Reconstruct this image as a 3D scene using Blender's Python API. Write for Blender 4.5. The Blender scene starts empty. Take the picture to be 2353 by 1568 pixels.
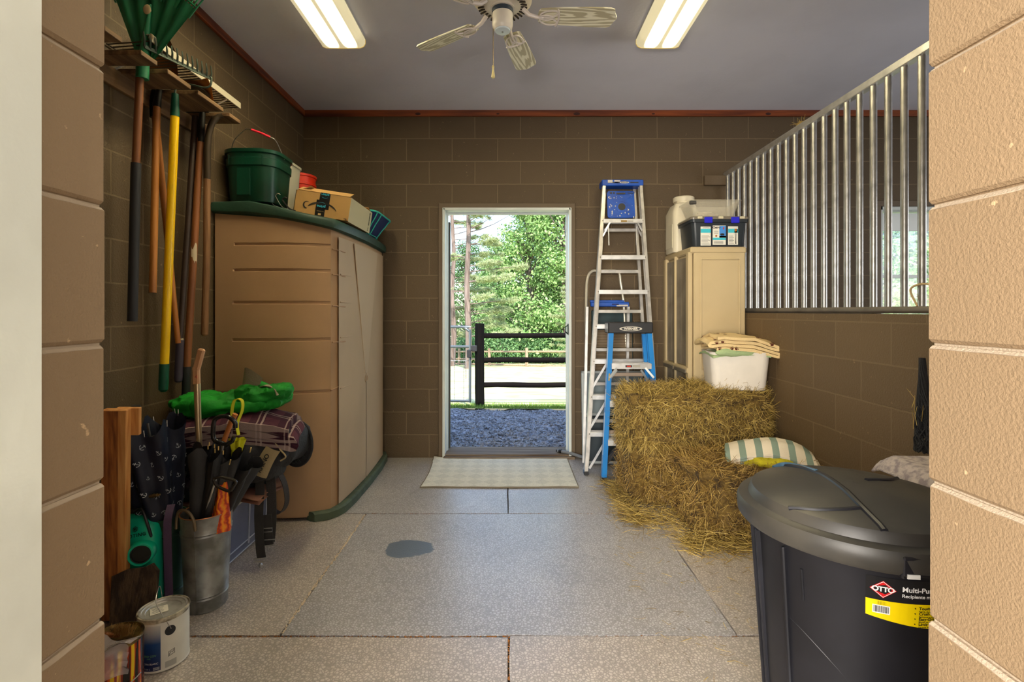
import bpy, math, random
from mathutils import Vector, Matrix, noise
R = math.radians
SC = bpy.context.scene
COL = SC.collection
rnd = random.Random(7)

# ---------------------------------------------------------------- camera, sky, sun, exposure
F, VX, HY, EYE = 1150.0, 1170.0, 716.0, 1.30      # focal length (px of a 2353 px wide frame), vanishing point, eye height
cd = bpy.data.cameras.new('camera'); cam = bpy.data.objects.new('camera', cd); COL.objects.link(cam)
cam.location = (0, 0, EYE); cam.rotation_euler = (R(90), 0, 0)
cd.sensor_width = 36; cd.lens = F/2353*36; cd.clip_start = 0.02; cd.clip_end = 500
cd.shift_x = (1176.5-VX)/2353; cd.shift_y = -(784-HY)/2353
SC.camera = cam
SC.view_settings.view_transform = 'Standard'; SC.view_settings.look = 'None'
SC.view_settings.exposure = 0.0; SC.view_settings.gamma = 1.0
try: SC.view_settings.use_curve_mapping = False
except Exception: pass
wd = bpy.data.worlds.new('sky'); SC.world = wd; wd.use_nodes = True
wn = wd.node_tree; wn.nodes.clear()
sky = wn.nodes.new('ShaderNodeTexSky'); sky.sky_type = 'NISHITA'; sky.sun_disc = False
sky.sun_elevation = R(48); sky.sun_rotation = R(190); sky.air_density = 1.0; sky.dust_density = .5; sky.ozone_density = 1.2
bg = wn.nodes.new('ShaderNodeBackground'); bg.inputs[1].default_value = 0.55
wo = wn.nodes.new('ShaderNodeOutputWorld')
wn.links.new(sky.outputs[0], bg.inputs[0]); wn.links.new(bg.outputs[0], wo.inputs[0])
sl = bpy.data.lights.new('sun', 'SUN'); sun = bpy.data.objects.new('sun', sl); COL.objects.link(sun)
sl.energy = 11.0; sl.angle = R(0.6); sl.color = (1, .95, .85)
sun.rotation_euler = Vector((-0.14, 0.68, -0.72)).to_track_quat('-Z', 'Y').to_euler()
def area(name, loc, d, sx, sy, e, col, portal=False):
    l = bpy.data.lights.new(name, 'AREA'); o = bpy.data.objects.new(name, l); COL.objects.link(o)
    l.shape = 'RECTANGLE'; l.size = sx; l.size_y = sy; l.energy = e; l.color = col
    o.location = loc; o.rotation_euler = Vector(d).to_track_quat('-Z', 'Y').to_euler()
    if portal: l.cycles.is_portal = True
    return o
area('door_portal', (-.02, 4.66, 1.12), (0, -1, 0), 1.07, 2.15, 1, (1, 1, 1), True)
area('window_portal', (3.65, 4.66, 1.6), (0, -1, 0), .7, 1.3, 1, (1, 1, 1), True)
area('aisle_fill', (-.95, -2.3, 1.5), (.40, 1, .16), 2.2, 2.0, 480, (1, .94, .86))   # area lamp added in the closed aisle to light reveals and ceiling
area('stall_lamp', (5.35, 2.2, 1.7), (-1, 0, -.1), 1.2, 1.2, 50, (.95, .97, 1))      # unseen area lamp inside the stall; its side wall has no window

# ---------------------------------------------------------------- materials
def L(r, g, b):
    f = lambda c: (c/255)/12.92 if c/255 <= .04045 else ((c/255+.055)/1.055)**2.4
    return (f(r), f(g), f(b), 1)
MC = {}
def mat(name, col, rough=.6, metal=0, bump=0, bs=60, var=0, vs=4, col2=None, emit=0, alpha=1, trans=0, spec=.5, stretch=None, coat=0, cover=(.42, .62)):
    if name in MC: return MC[name]
    m = bpy.data.materials.new(name); m.use_nodes = True; nt = m.node_tree; N = nt.nodes; K = nt.links
    b = N['Principled BSDF']; b.inputs['Roughness'].default_value = rough; b.inputs['Metallic'].default_value = metal
    b.inputs['Base Color'].default_value = col; b.inputs['Specular IOR Level'].default_value = spec
    b.inputs['Transmission Weight'].default_value = trans; b.inputs['Alpha'].default_value = alpha
    b.inputs['Coat Weight'].default_value = coat
    tc = N.new('ShaderNodeTexCoord'); mp = N.new('ShaderNodeMapping'); K.new(tc.outputs['Object'], mp.inputs[0])
    if stretch: mp.inputs['Scale'].default_value = stretch
    if emit:
        b.inputs['Emission Color'].default_value = col; b.inputs['Emission Strength'].default_value = emit
    if var or col2:
        n = N.new('ShaderNodeTexNoise'); n.inputs['Scale'].default_value = vs; n.inputs['Detail'].default_value = 6
        K.new(mp.outputs[0], n.inputs['Vector'])
        cr = N.new('ShaderNodeValToRGB'); K.new(n.outputs['Fac'], cr.inputs[0])
        c2 = col2 or tuple(min(1, c*(1-var)) for c in col[:3])+(1,)
        cr.color_ramp.elements[0].position = cover[0]; cr.color_ramp.elements[1].position = cover[1]
        cr.color_ramp.elements[0].color = col; cr.color_ramp.elements[1].color = c2
        K.new(cr.outputs[0], b.inputs['Base Color'])
    if bump:
        n2 = N.new('ShaderNodeTexNoise'); n2.inputs['Scale'].default_value = bs; n2.inputs['Detail'].default_value = 4
        K.new(mp.outputs[0], n2.inputs['Vector'])
        bp = N.new('ShaderNodeBump'); bp.inputs['Strength'].default_value = bump; bp.inputs['Distance'].default_value = .01
        K.new(n2.outputs['Fac'], bp.inputs['Height']); K.new(bp.outputs[0], b.inputs['Normal'])
    MC[name] = m; return m
def wood(name, c1, c2, axis=2, rough=.55, scale=9, bump=.15, fine=14):
    st = [fine, fine, fine]; st[axis] = 1.0
    return mat(name, c1, rough, 0, bump, scale*1.5, col2=c2, vs=scale*.35, stretch=tuple(st), cover=(.35, .65))
def node(nt, t, **kw):
    n = nt.nodes.new(t)
    for k, v in kw.items():
        if hasattr(n, k): setattr(n, k, v)
    return n
def block_mat(name, axis, zoff, hoff, col, mcol, joints=True, bst=.55, nsc=130):
    m = bpy.data.materials.new(name); m.use_nodes = True; nt = m.node_tree; N = nt.nodes; K = nt.links
    b = N['Principled BSDF']; b.inputs['Roughness'].default_value = .62; b.inputs['Specular IOR Level'].default_value = .35
    tc = N.new('ShaderNodeTexCoord'); sx = N.new('ShaderNodeSeparateXYZ'); K.new(tc.outputs['Object'], sx.inputs[0])
    cx = N.new('ShaderNodeCombineXYZ')
    h = N.new('ShaderNodeMath'); h.operation = 'ADD'; h.inputs[1].default_value = hoff+40*.4064
    K.new(sx.outputs[axis], h.inputs[0]); K.new(h.outputs[0], cx.inputs[0])
    v = N.new('ShaderNodeMath'); v.operation = 'SUBTRACT'; v.inputs[1].default_value = zoff-.4064*2
    K.new(sx.outputs[2], v.inputs[0]); K.new(v.outputs[0], cx.inputs[1])
    # a little wander so the joints are hand-laid
    nz = N.new('ShaderNodeTexNoise'); nz.inputs['Scale'].default_value = 9; K.new(tc.outputs['Object'], nz.inputs['Vector'])
    ml = N.new('ShaderNodeVectorMath'); ml.operation = 'MULTIPLY_ADD'
    K.new(nz.outputs['Color'], ml.inputs[0]); ml.inputs[1].default_value = (.006, .006, 0); K.new(cx.outputs[0], ml.inputs[2])
    br = N.new('ShaderNodeTexBrick'); br.offset = .5; br.offset_frequency = 2; br.squash = 1
    for k_, x_ in (('Scale', 1), ('Mortar Size', .0045), ('Mortar Smooth', .25), ('Bias', 0), ('Brick Width', .4064 if joints else 50), ('Row Height', .2032)):
        br.inputs[k_].default_value = x_
    c2 = tuple(x*.86 for x in col[:3])+(1,)
    br.inputs['Color1'].default_value = col; br.inputs['Color2'].default_value = c2; br.inputs['Mortar'].default_value = mcol
    K.new(ml.outputs[0], br.inputs['Vector'])
    # pale paint chips
    sp = N.new('ShaderNodeTexNoise'); sp.inputs['Scale'].default_value = 46; sp.inputs['Detail'].default_value = 5; K.new(tc.outputs['Object'], sp.inputs['Vector'])
    rp = N.new('ShaderNodeValToRGB'); rp.color_ramp.elements[0].position = .70; rp.color_ramp.elements[1].position = .74; K.new(sp.outputs[0], rp.inputs[0])
    mx = N.new('ShaderNodeMix'); mx.data_type = 'RGBA'; K.new(rp.outputs[0], mx.inputs[0])
    K.new(br.outputs['Color'], mx.inputs[6]); mx.inputs[7].default_value = tuple(min(1, c*1.9) for c in col[:3])+(1,)
    K.new(mx.outputs[2], b.inputs['Base Color'])
    n1 = N.new('ShaderNodeTexNoise'); n1.inputs['Scale'].default_value = nsc; n1.inputs['Detail'].default_value = 3; K.new(tc.outputs['Object'], n1.inputs['Vector'])
    s1 = N.new('ShaderNodeMath'); s1.operation = 'MULTIPLY_ADD'; s1.inputs[1].default_value = -2.6; K.new(br.outputs['Fac'], s1.inputs[0]); K.new(n1.outputs[0], s1.inputs[2])
    bp = N.new('ShaderNodeBump'); bp.inputs['Strength'].default_value = bst; bp.inputs['Distance'].default_value = .006
    K.new(s1.outputs[0], bp.inputs['Height']); K.new(bp.outputs[0], b.inputs['Normal'])
    return m
def stripes(name, c1, c2, axis='X', freq=10, width=.5, rough=.9, plaid=None, bump=.3, bs=300):
    m = bpy.data.materials.new(name); m.use_nodes = True; nt = m.node_tree; N = nt.nodes; K = nt.links
    b = N['Principled BSDF']; b.inputs['Roughness'].default_value = rough; b.inputs['Specular IOR Level'].default_value = .2
    tc = N.new('ShaderNodeTexCoord'); sx = N.new('ShaderNodeSeparateXYZ'); K.new(tc.outputs['Object'], sx.inputs[0])
    def band(ax, fr, w, ph=0):
        a = N.new('ShaderNodeMath'); a.operation = 'MULTIPLY_ADD'; a.inputs[1].default_value = fr; a.inputs[2].default_value = ph; K.new(sx.outputs[ax], a.inputs[0])
        f = N.new('ShaderNodeMath'); f.operation = 'FRACT'; K.new(a.outputs[0], f.inputs[0])
        l = N.new('ShaderNodeMath'); l.operation = 'LESS_THAN'; l.inputs[1].default_value = w; K.new(f.outputs[0], l.inputs[0]); return l
    def mix(fac, A, B, k=1):
        x = N.new('ShaderNodeMix'); x.data_type = 'RGBA'
        if k != 1:
            q = N.new('ShaderNodeMath'); q.operation = 'MULTIPLY'; q.inputs[1].default_value = k; K.new(fac.outputs[0], q.inputs[0]); fac = q
        K.new(fac.outputs[0], x.inputs[0])
        if isinstance(A, tuple): x.inputs[6].default_value = A
        else: K.new(A, x.inputs[6])
        x.inputs[7].default_value = B; return x.outputs[2]
    if plaid:
        o = mix(band('X', freq, width), c1, c2, .6); o = mix(band('Y', freq, width), o, c2, .55); o = mix(band('Z', freq*1.3, width), o, c2, .4)
        o = mix(band('X', freq, .07, .6), o, plaid, .6); o = mix(band('Y', freq, .07, .6), o, plaid, .55)
        o = mix(band('X', freq, .05, .75), o, plaid, .5); o = mix(band('Y', freq, .05, .75), o, plaid, .5)
    else: o = mix(band(axis, freq, width), c1, c2)
    K.new(o, b.inputs['Base Color'])
    n2 = N.new('ShaderNodeTexNoise'); n2.inputs['Scale'].default_value = bs; K.new(tc.outputs['Object'], n2.inputs['Vector'])
    bp = N.new('ShaderNodeBump'); bp.inputs['Strength'].default_value = bump; bp.inputs['Distance'].default_value = .004
    K.new(n2.outputs[0], bp.inputs['Height']); K.new(bp.outputs[0], b.inputs['Normal'])
    return m

# ---------------------------------------------------------------- mesh builder
def at(px, py, D): return Vector(((px-VX)*D/F, D, EYE+(HY-py)*D/F))
class MB:
    def __init__(s): s.V = []; s.Fc = []; s.I = []; s.mi = 0
    def add(s, vs, fs, M=None):
        o = len(s.V)
        for v in vs: s.V.append(tuple(M @ Vector(v)) if M is not None else tuple(v))
        for f in fs: s.Fc.append(tuple(i+o for i in f)); s.I.append(s.mi)
        return s
    def box(s, c, d, M=None, b=0.0):
        hx, hy, hz = d[0]/2, d[1]/2, d[2]/2
        if b <= 0:
            vs = [(c[0]+x*hx, c[1]+y*hy, c[2]+z*hz) for x in (-1, 1) for y in (-1, 1) for z in (-1, 1)]
            return s.add(vs, [(0, 1, 3, 2), (4, 6, 7, 5), (0, 4, 5, 1), (2, 3, 7, 6), (0, 2, 6, 4), (1, 5, 7, 3)], M)
        b = min(b, hx*.9, hy*.9, hz*.9); vs = []; ix = {}
        for x in (-1, 1):
            for y in (-1, 1):
                for z in (-1, 1):
                    for k in range(3):
                        q = [hx-b, hy-b, hz-b]; q[k] += b
                        ix[(x, y, z, k)] = len(vs); vs.append((c[0]+x*q[0], c[1]+y*q[1], c[2]+z*q[2]))
        fs = []
        cyc = [(-1, -1), (1, -1), (1, 1), (-1, 1)]
        for k in range(3):
            for sg in (-1, 1):
                f = []
                for (a, e) in (cyc if sg > 0 else cyc[::-1]):
                    p = [0, 0, 0]; p[k] = sg; p[(k+1) % 3] = a; p[(k+2) % 3] = e; f.append(ix[tuple(p)+(k,)])
                fs.append(tuple(f))
        for k in range(3):
            k1, k2 = (k+1) % 3, (k+2) % 3
            for a in (-1, 1):
                for e in (-1, 1):
                    P = [0, 0, 0]; Q = [0, 0, 0]; P[k] = -1; Q[k] = 1; P[k1] = Q[k1] = a; P[k2] = Q[k2] = e
                    P, Q = tuple(P), tuple(Q); f = (ix[P+(k1,)], ix[Q+(k1,)], ix[Q+(k2,)], ix[P+(k2,)])
                    fs.append(f if a*e > 0 else f[::-1])
        for x in (-1, 1):
            for y in (-1, 1):
                for z in (-1, 1):
                    f = tuple(ix[(x, y, z, k)] for k in range(3)); fs.append(f if x*y*z > 0 else f[::-1])
        return s.add(vs, fs, M)
    def bar(s, p0, p1, w, h, up=(0, 0, 1), b=0.0):
        "box between two points, w across, h along up"
        p0, p1 = Vector(p0), Vector(p1); z = (p1-p0); ln = z.length; z.normalize(); u = Vector(up); x = u.cross(z).normalized(); y = z.cross(x)
        M = Matrix.Translation((p0+p1)/2) @ Matrix((x, y, z)).transposed().to_4x4()
        return s.box((0, 0, 0), (w, h, ln), M, b)
    def profile(s, p0, p1, poly, up=(0, 0, 1)):
        p0, p1 = Vector(p0), Vector(p1); z = (p1-p0).normalized(); x = Vector(up).cross(z).normalized(); y = z.cross(x)
        n = len(poly); vs = [p+x*a+y*c for p in (p0, p1) for a, c in poly]
        return s.add(vs, [tuple(range(n))[::-1], tuple(range(n, 2*n))]+[(i, (i+1) % n, n+(i+1) % n, n+i) for i in range(n)])
    def tube(s, pts, r, n=8, closed=False, cap=True, flat=1.0):
        pts = [Vector(p) for p in pts]; m = len(pts); rs = r if isinstance(r, (list, tuple)) else [r]*m
        T = []
        for i in range(m):
            a = pts[(i-1) % m] if closed or i else pts[0]; c = pts[(i+1) % m] if closed or i < m-1 else pts[-1]
            t = (c-a); T.append(t.normalized() if t.length > 1e-9 else Vector((0, 0, 1)))
        u = T[0].orthogonal().normalized(); vs = []
        for i in range(m):
            u = (u-T[i]*u.dot(T[i])); u = u.normalized() if u.length > 1e-6 else T[i].orthogonal().normalized(); w = T[i].cross(u)
            for k in range(n):
                a = 2*math.pi*k/n; vs.append(pts[i]+(u*math.cos(a)+w*math.sin(a)*flat)*rs[i])
        fs = []
        for i in range(m if closed else m-1):
            j = (i+1) % m
            for k in range(n): fs.append((i*n+k, i*n+(k+1) % n, j*n+(k+1) % n, j*n+k))
        if cap and not closed: fs += [tuple(range(n))[::-1], tuple(range((m-1)*n, m*n))]
        return s.add(vs, fs)
    def strap(s, pts, w, t=.0025, side=(0, 1, 0)):
        "flat webbing along a path; side = width direction"
        pts = [Vector(p) for p in pts]; m = len(pts); vs = []
        sd0 = side if isinstance(side, list) else [side]*m
        for i in range(m):
            tg = (pts[min(i+1, m-1)]-pts[max(i-1, 0)]).normalized(); sd = Vector(sd0[i]); sd = (sd-tg*sd.dot(tg)).normalized(); nn = tg.cross(sd)
            vs += [pts[i]+sd*w/2+nn*t/2, pts[i]-sd*w/2+nn*t/2, pts[i]-sd*w/2-nn*t/2, pts[i]+sd*w/2-nn*t/2]
        fs = [(0, 1, 2, 3)[::-1], tuple(range(4*m-4, 4*m))]
        for i in range(m-1):
            for k in range(4): fs.append((4*i+k, 4*i+(k+1) % 4, 4*i+4+(k+1) % 4, 4*i+4+k))
        return s.add(vs, fs)
    def loft(s, rings, c0=True, c1=True, closed=False, M=None):
        n = len(rings[0]); vs = [v for r_ in rings for v in r_]; fs = []
        for i in range(len(rings) if closed else len(rings)-1):
            j = (i+1) % len(rings)
            for k in range(n): fs.append((i*n+k, i*n+(k+1) % n, j*n+(k+1) % n, j*n+k))
        if not closed:
            if c0: fs.append(tuple(range(n))[::-1])
            if c1: fs.append(tuple(range((len(rings)-1)*n, len(rings)*n)))
        return s.add(vs, fs, M)
    def lathe(s, prof, c=(0, 0, 0), n=32, M=None, c0=True, c1=True, sx=1, sy=1):
        return s.loft([[(c[0]+r*sx*math.cos(2*math.pi*k/n), c[1]+r*sy*math.sin(2*math.pi*k/n), c[2]+z) for k in range(n)] for r, z in prof], c0, c1, False, M)
    def disc(s, c, r, h, ax=(0, 0, 1), n=16):
        M = Matrix.Translation(Vector(c)) @ Vector(ax).to_track_quat('Z', 'Y').to_matrix().to_4x4()
        return s.lathe([(r, -h/2), (r, h/2)], n=n, M=M)
    def grid(s, fn, nu, nv, M=None, flip=False):
        vs = [fn(i/nu, j/nv) for i in range(nu+1) for j in range(nv+1)]
        fs = [(i*(nv+1)+j, (i+1)*(nv+1)+j, (i+1)*(nv+1)+j+1, i*(nv+1)+j+1) for i in range(nu) for j in range(nv)]
        if flip: fs = [f[::-1] for f in fs]
        return s.add(vs, fs, M)
    def blob(s, c, rad, e=.6, amp=.01, fr=6, n=24, seed=0, M=None):
        "soft superellipsoid with folds"
        vs = []; f_ = lambda x, p: math.copysign(abs(x)**p, x); nv = n//2
        for i in range(nv+1):
            ph = -math.pi/2+math.pi*i/nv
            for k in range(n):
                th = 2*math.pi*k/n
                d = Vector((f_(math.cos(ph), e)*f_(math.cos(th), e), f_(math.cos(ph), e)*f_(math.sin(th), e), f_(math.sin(ph), e)))
                p = Vector((d.x*rad[0], d.y*rad[1], d.z*rad[2])); q = p*fr+Vector((seed*3.1, seed*1.7, seed))
                p += d.normalized()*amp*(noise.noise(q)*1.4+.6*(1-abs(noise.noise(q*2.1))*2)); vs.append(p+Vector(c))
        fs = [(i*n+k, i*n+(k+1) % n, (i+1)*n+(k+1) % n, (i+1)*n+k) for i in range(nv) for k in range(n)]
        return s.add(vs, fs, M)
    def poly(s, pts, t, M):
        "extruded 2d outline (x,y)->local plane, thickness t along +z of M"
        n = len(pts); vs = [(x, y, 0) for x, y in pts]+[(x, y, t) for x, y in pts]
        return s.add(vs, [tuple(range(n))[::-1], tuple(range(n, 2*n))]+[(i, (i+1) % n, n+(i+1) % n, n+i) for i in range(n)], M)
    def build(s, name, mats, parent=None, local=False, smooth=35, kind=None, label=None):
        me = bpy.data.meshes.new(name)
        V = s.V
        root = parent
        while root is not None and root.parent is not None: root = root.parent
        if root is not None and not local:
            iv = (Matrix.Translation(root.location) @ root.rotation_euler.to_matrix().to_4x4()).inverted(); V = [tuple(iv @ Vector(v)) for v in V]
        me.from_pydata(V, [], s.Fc); me.update()
        for m in (mats if isinstance(mats, (list, tuple)) else [mats]): me.materials.append(m)
        me.polygons.foreach_set('material_index', s.I)
        if smooth:
            me.polygons.foreach_set('use_smooth', [True]*len(me.polygons)); me.set_sharp_from_angle(angle=R(smooth))
        o = bpy.data.objects.new(name, me); COL.objects.link(o); o.parent = parent
        if kind: o['kind'] = kind
        if label: o['label'] = label
        return o
def thing(name, label, cat, loc=(0, 0, 0), rz=0, group=None, rot=None):
    o = bpy.data.objects.new(name, None); COL.objects.link(o); o.location = loc; o.rotation_euler = rot or (0, 0, rz); o.empty_display_size = .05
    o['label'] = label; o['category'] = cat
    if group: o['group'] = group
    return o
def tag(o, label, cat, group=None):
    o['label'] = label; o['category'] = cat
    if group: o['group'] = group
    return o
def struct(name, mb, m, smooth=35): return mb.build(name, m, None, smooth=smooth, kind='structure')
def copyof(o, parent, name=None):
    c = o.copy(); COL.objects.link(c); c.parent = parent; return c
def copy_thing(root):
    r = root.copy(); COL.objects.link(r)
    for ch in list(root.children):
        c = ch.copy(); COL.objects.link(c); c.parent = r
        for g in list(ch.children):
            d = g.copy(); COL.objects.link(d); d.parent = c
    return r
def rrect(cx, cy, w, d, r, n=5, z=0):
    out = []
    for (sx, sy, a0) in ((1, 1, 0), (-1, 1, 90), (-1, -1, 180), (1, -1, 270)):
        for k in range(n+1):
            a = R(a0+90*k/n); out.append((cx+sx*(w/2-r)+r*math.cos(a), cy+sy*(d/2-r)+r*math.sin(a), z))
    return out
def ell(cx, cy, z, rx, ry, n=28, p=1.0):
    f_ = lambda x: math.copysign(abs(x)**p, x)
    return [(cx+rx*f_(math.cos(2*math.pi*k/n)), cy+ry*f_(math.sin(2*math.pi*k/n)), z) for k in range(n)]
def text_geo(body, size=1.0, bold=0.0, align='CENTER', space=1.0):
    cu = bpy.data.curves.new('lettering', 'FONT'); cu.body = body; cu.size = size; cu.align_x = align; cu.align_y = 'CENTER'; cu.offset = bold; cu.space_character = space
    o = bpy.data.objects.new('lettering', cu); COL.objects.link(o)
    dg = bpy.context.evaluated_depsgraph_get(); me = bpy.data.meshes.new_from_object(o.evaluated_get(dg))
    vs = [tuple(v.co) for v in me.vertices]; fs = [tuple(p.vertices) for p in me.polygons]
    bpy.data.objects.remove(o); bpy.data.curves.remove(cu); bpy.data.meshes.remove(me)
    return vs, fs
def text(mb, body, size, fn, bold=0.0, align='CENTER', space=1.0):
    "fn maps (u, v) in metres to a world point"
    vs, fs = text_geo(body, size, bold, align, space); mb.add([fn(v[0], v[1]) for v in vs], fs)
def plane_fn(o, ux, uy):
    o, ux, uy = Vector(o), Vector(ux).normalized(), Vector(uy).normalized(); return lambda u, v: o+ux*u+uy*v
def spath(pts, n=8):
    "Catmull-Rom through points"
    P = [Vector(p) for p in pts]; P = [P[0]*2-P[1]]+P+[P[-1]*2-P[-2]]; out = []
    for i in range(1, len(P)-2):
        for k in range(n):
            t = k/n; a, b, c, d = P[i-1:i+3]
            out.append(.5*((2*b)+(c-a)*t+(2*a-5*b+4*c-d)*t*t+(3*b-a-3*c+d)*t**3))
    out.append(P[-2]); return out
def fold(mb, M, length, width, layers, t, gap=.004, amp=.008, fr=7, seed=0, nv=18, droop=0.0, uneven=.03):
    "a cloth folded back and forth on itself"
    path = []; h = t+gap; rr = random.Random(seed)
    for k in range(layers):
        a, b = (-length/2, length/2) if k % 2 == 0 else (length/2, -length/2)
        a += rr.uniform(-1, 1)*uneven; b += rr.uniform(-1, 1)*uneven
        if k: a = path[-1][0]
        for i in range(9): path.append((a+(b-a)*i/8, k*h))
        if k < layers-1:
            s_ = 1 if b > a else -1
            for j in range(1, 4):
                an = -math.pi/2+math.pi*j/4; path.append((b+s_*math.cos(an)*h*.6, k*h+h/2+math.sin(an)*h/2))
            path.append((b, (k+1)*h)) if False else None
    m = len(path); nrm = []
    for i in range(m):
        a, b = path[max(i-1, 0)], path[min(i+1, m-1)]; dx, dz = b[0]-a[0], b[1]-a[1]; l = math.hypot(dx, dz) or 1; nrm.append((-dz/l, dx/l))
    ring = [(p[0]+n_[0]*t/2, p[1]+n_[1]*t/2) for p, n_ in zip(path, nrm)]+[(p[0]-n_[0]*t/2, p[1]-n_[1]*t/2) for p, n_ in list(zip(path, nrm))[::-1]]
    rings = []
    for j in range(nv+1):
        v = (j/nv-.5)*width; rg = []
        for (u, z) in ring:
            q = Vector((u*fr, v*fr, seed*7.3)); dz = noise.noise(q)*amp+noise.noise(q*2.7)*amp*.5
            zz = z+t/2+dz*(.4+z/(layers*h))-droop*((u/(length/2))**2+(v/(width/2))**2)
            rg.append((u+noise.noise(q+Vector((9, 0, 0)))*amp, v+noise.noise(q+Vector((u, z*20, 5)))*amp*1.2, zz))
        rings.append(rg)
    mb.loft(rings, M=M)
def TM(loc, rz=0, rx=0, ry=0): return Matrix.Translation(loc) @ Matrix.Rotation(R(rz), 4, 'Z') @ Matrix.Rotation(R(rx), 4, 'X') @ Matrix.Rotation(R(ry), 4, 'Y')

# shared materials
white_m = mat('white_paint', L(225, 225, 215), .5, var=.12, vs=5)
steel = mat('steel', (.55, .54, .52, 1), .35, 1, var=.3, vs=20)
alu = mat('aluminium', (.72, .71, .68, 1), .42, .85, bump=.05, bs=200, var=.18, vs=14)
blackp = mat('black_plastic', (.018, .018, .02, 1), .45)
black_cloth = mat('black_cloth', (.016, .016, .018, 1), .85, bump=.5, bs=160)
PAINT = L(150, 118, 84)
# ================================================================= the room
CZ = 3.09; XL, XR, YB, YF = -1.835, 1.82, 4.464, .743
WP = (.115, .078, .040, 1); WM = (.185, .130, .070, 1)  # joints share the wall paint; their lighter tone is a painted highlight
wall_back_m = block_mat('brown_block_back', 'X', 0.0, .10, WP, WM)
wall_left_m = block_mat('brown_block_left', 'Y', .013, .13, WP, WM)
wall_right_m = block_mat('brown_block_right_lit', 'Y', .03, .05, (.150, .098, .048, 1), (.185, .125, .064, 1))  # same paint as the other walls; stronger light is put into this colour
reveal_m = block_mat('brown_block_reveal_lit', 'Y', .033, .0, (.29, .20, .115, 1), (.46, .37, .27, 1), joints=False, bst=.28, nsc=240)  # wall paint again, its base raised to carry the brighter light here
DX0, DX1, DZ = -.586, .547, 2.215
WX0, WX1, WZ0, WZ1 = 3.30, 3.96, .95, 2.235
T = .20
m = MB()
def wallseg(x0, x1, z0, z1): m.box(((x0+x1)/2, YB+T/2, (z0+z1)/2), (x1-x0, T, z1-z0))
wallseg(XL-T, DX0, -.2, CZ); wallseg(DX0, DX1, DZ, CZ); wallseg(DX1, WX0, -.2, CZ)
wallseg(WX0, WX1, -.2, WZ0); wallseg(WX0, WX1, WZ1, CZ); wallseg(WX1, 5.7, -.2, CZ)
struct('wall_back', m, wall_back_m)
m = MB(); m.box((XL-T/2, (YB+YF)/2, CZ/2-.1), (T, YB-YF, CZ+.2)); struct('wall_left', m, wall_left_m)
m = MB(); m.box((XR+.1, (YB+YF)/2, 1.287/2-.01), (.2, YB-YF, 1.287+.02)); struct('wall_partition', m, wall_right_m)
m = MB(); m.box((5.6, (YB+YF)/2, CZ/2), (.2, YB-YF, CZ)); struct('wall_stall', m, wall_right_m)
m = MB(); m.box((1.8, 2.0, CZ+.1), (7.8, 9.8-4.5+.0, .2)); struct('ceiling', m, mat('ceiling_paint', (.80, .80, .88, 1), .75, bump=.12, bs=45, var=.08, vs=1.3))  # bluish doorway light is tinted into the ceiling's base colour
m = MB(); m.box((1.8, .6, 3.9), (8.2, 8.4, 1.2)); m.V = [(x, y, z if z < 3.5 else z) for x, y, z in m.V]
m = MB(); m.add([(-2.4, -4.5, 3.3), (6, -4.5, 3.3), (6, 4.72, 3.3), (-2.4, 4.72, 3.3), (-2.4, -4.5, 3.42), (6, -4.5, 3.42), (6, 4.72, 3.42), (-2.4, 4.72, 3.42), (-2.4, 0, 5.0), (6, 0, 5.0)],
    [(0, 3, 2, 1), (0, 1, 5, 4), (2, 3, 7, 6), (4, 5, 9, 8), (6, 7, 8, 9), (0, 4, 8, 7, 3), (1, 2, 6, 9, 5)])
struct('ceiling_roof', m, mat('roof_metal', L(120, 122, 125), .5))
m = MB(); m.box((1.8, .2, -.11), (7.8, 8.9, .18)); struct('floor', m, mat('concrete_dirt', L(96, 80, 60), .95, bump=.5, bs=60, var=.4, vs=8))
# front wall with the opening the camera looks through: real courses with recessed joints
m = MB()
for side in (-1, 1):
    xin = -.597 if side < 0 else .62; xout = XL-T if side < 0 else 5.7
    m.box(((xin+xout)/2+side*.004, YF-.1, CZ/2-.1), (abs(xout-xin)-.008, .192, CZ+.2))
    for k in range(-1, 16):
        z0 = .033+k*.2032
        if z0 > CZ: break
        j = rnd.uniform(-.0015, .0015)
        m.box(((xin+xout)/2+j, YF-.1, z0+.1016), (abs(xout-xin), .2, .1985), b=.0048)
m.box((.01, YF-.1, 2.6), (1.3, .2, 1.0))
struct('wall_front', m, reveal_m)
m = MB(); m.box((-.5905, .50, 1.1), (.015, .254, 2.5), b=.003); m.box((-.6, .37, 1.1), (.06, .04, 2.5))
struct('trim_1', m, mat('jamb_white', L(236, 240, 228), .45, var=.16, vs=3, bump=.1, bs=30))
# aisle behind the camera
aisle = mat('aisle_paint', (.5, .47, .42, 1), .8)
m = MB(); m.box((-2.1, -1.2, 1.5), (.2, 3.6, 3.4)); struct('wall_aisle_left', m, aisle)
m = MB(); m.box((2.6, -1.2, 1.5), (.2, 3.6, 3.4)); struct('wall_aisle_right', m, aisle)
m = MB(); m.box((.2, -3.1, 1.5), (5, .2, 3.4)); struct('wall_aisle_back', m, aisle)
m = MB(); m.box((.25, -1.4, CZ+.1), (4.9, 3.4+.4, .2)); struct('ceiling_aisle', m, MC['ceiling_paint'])
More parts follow.
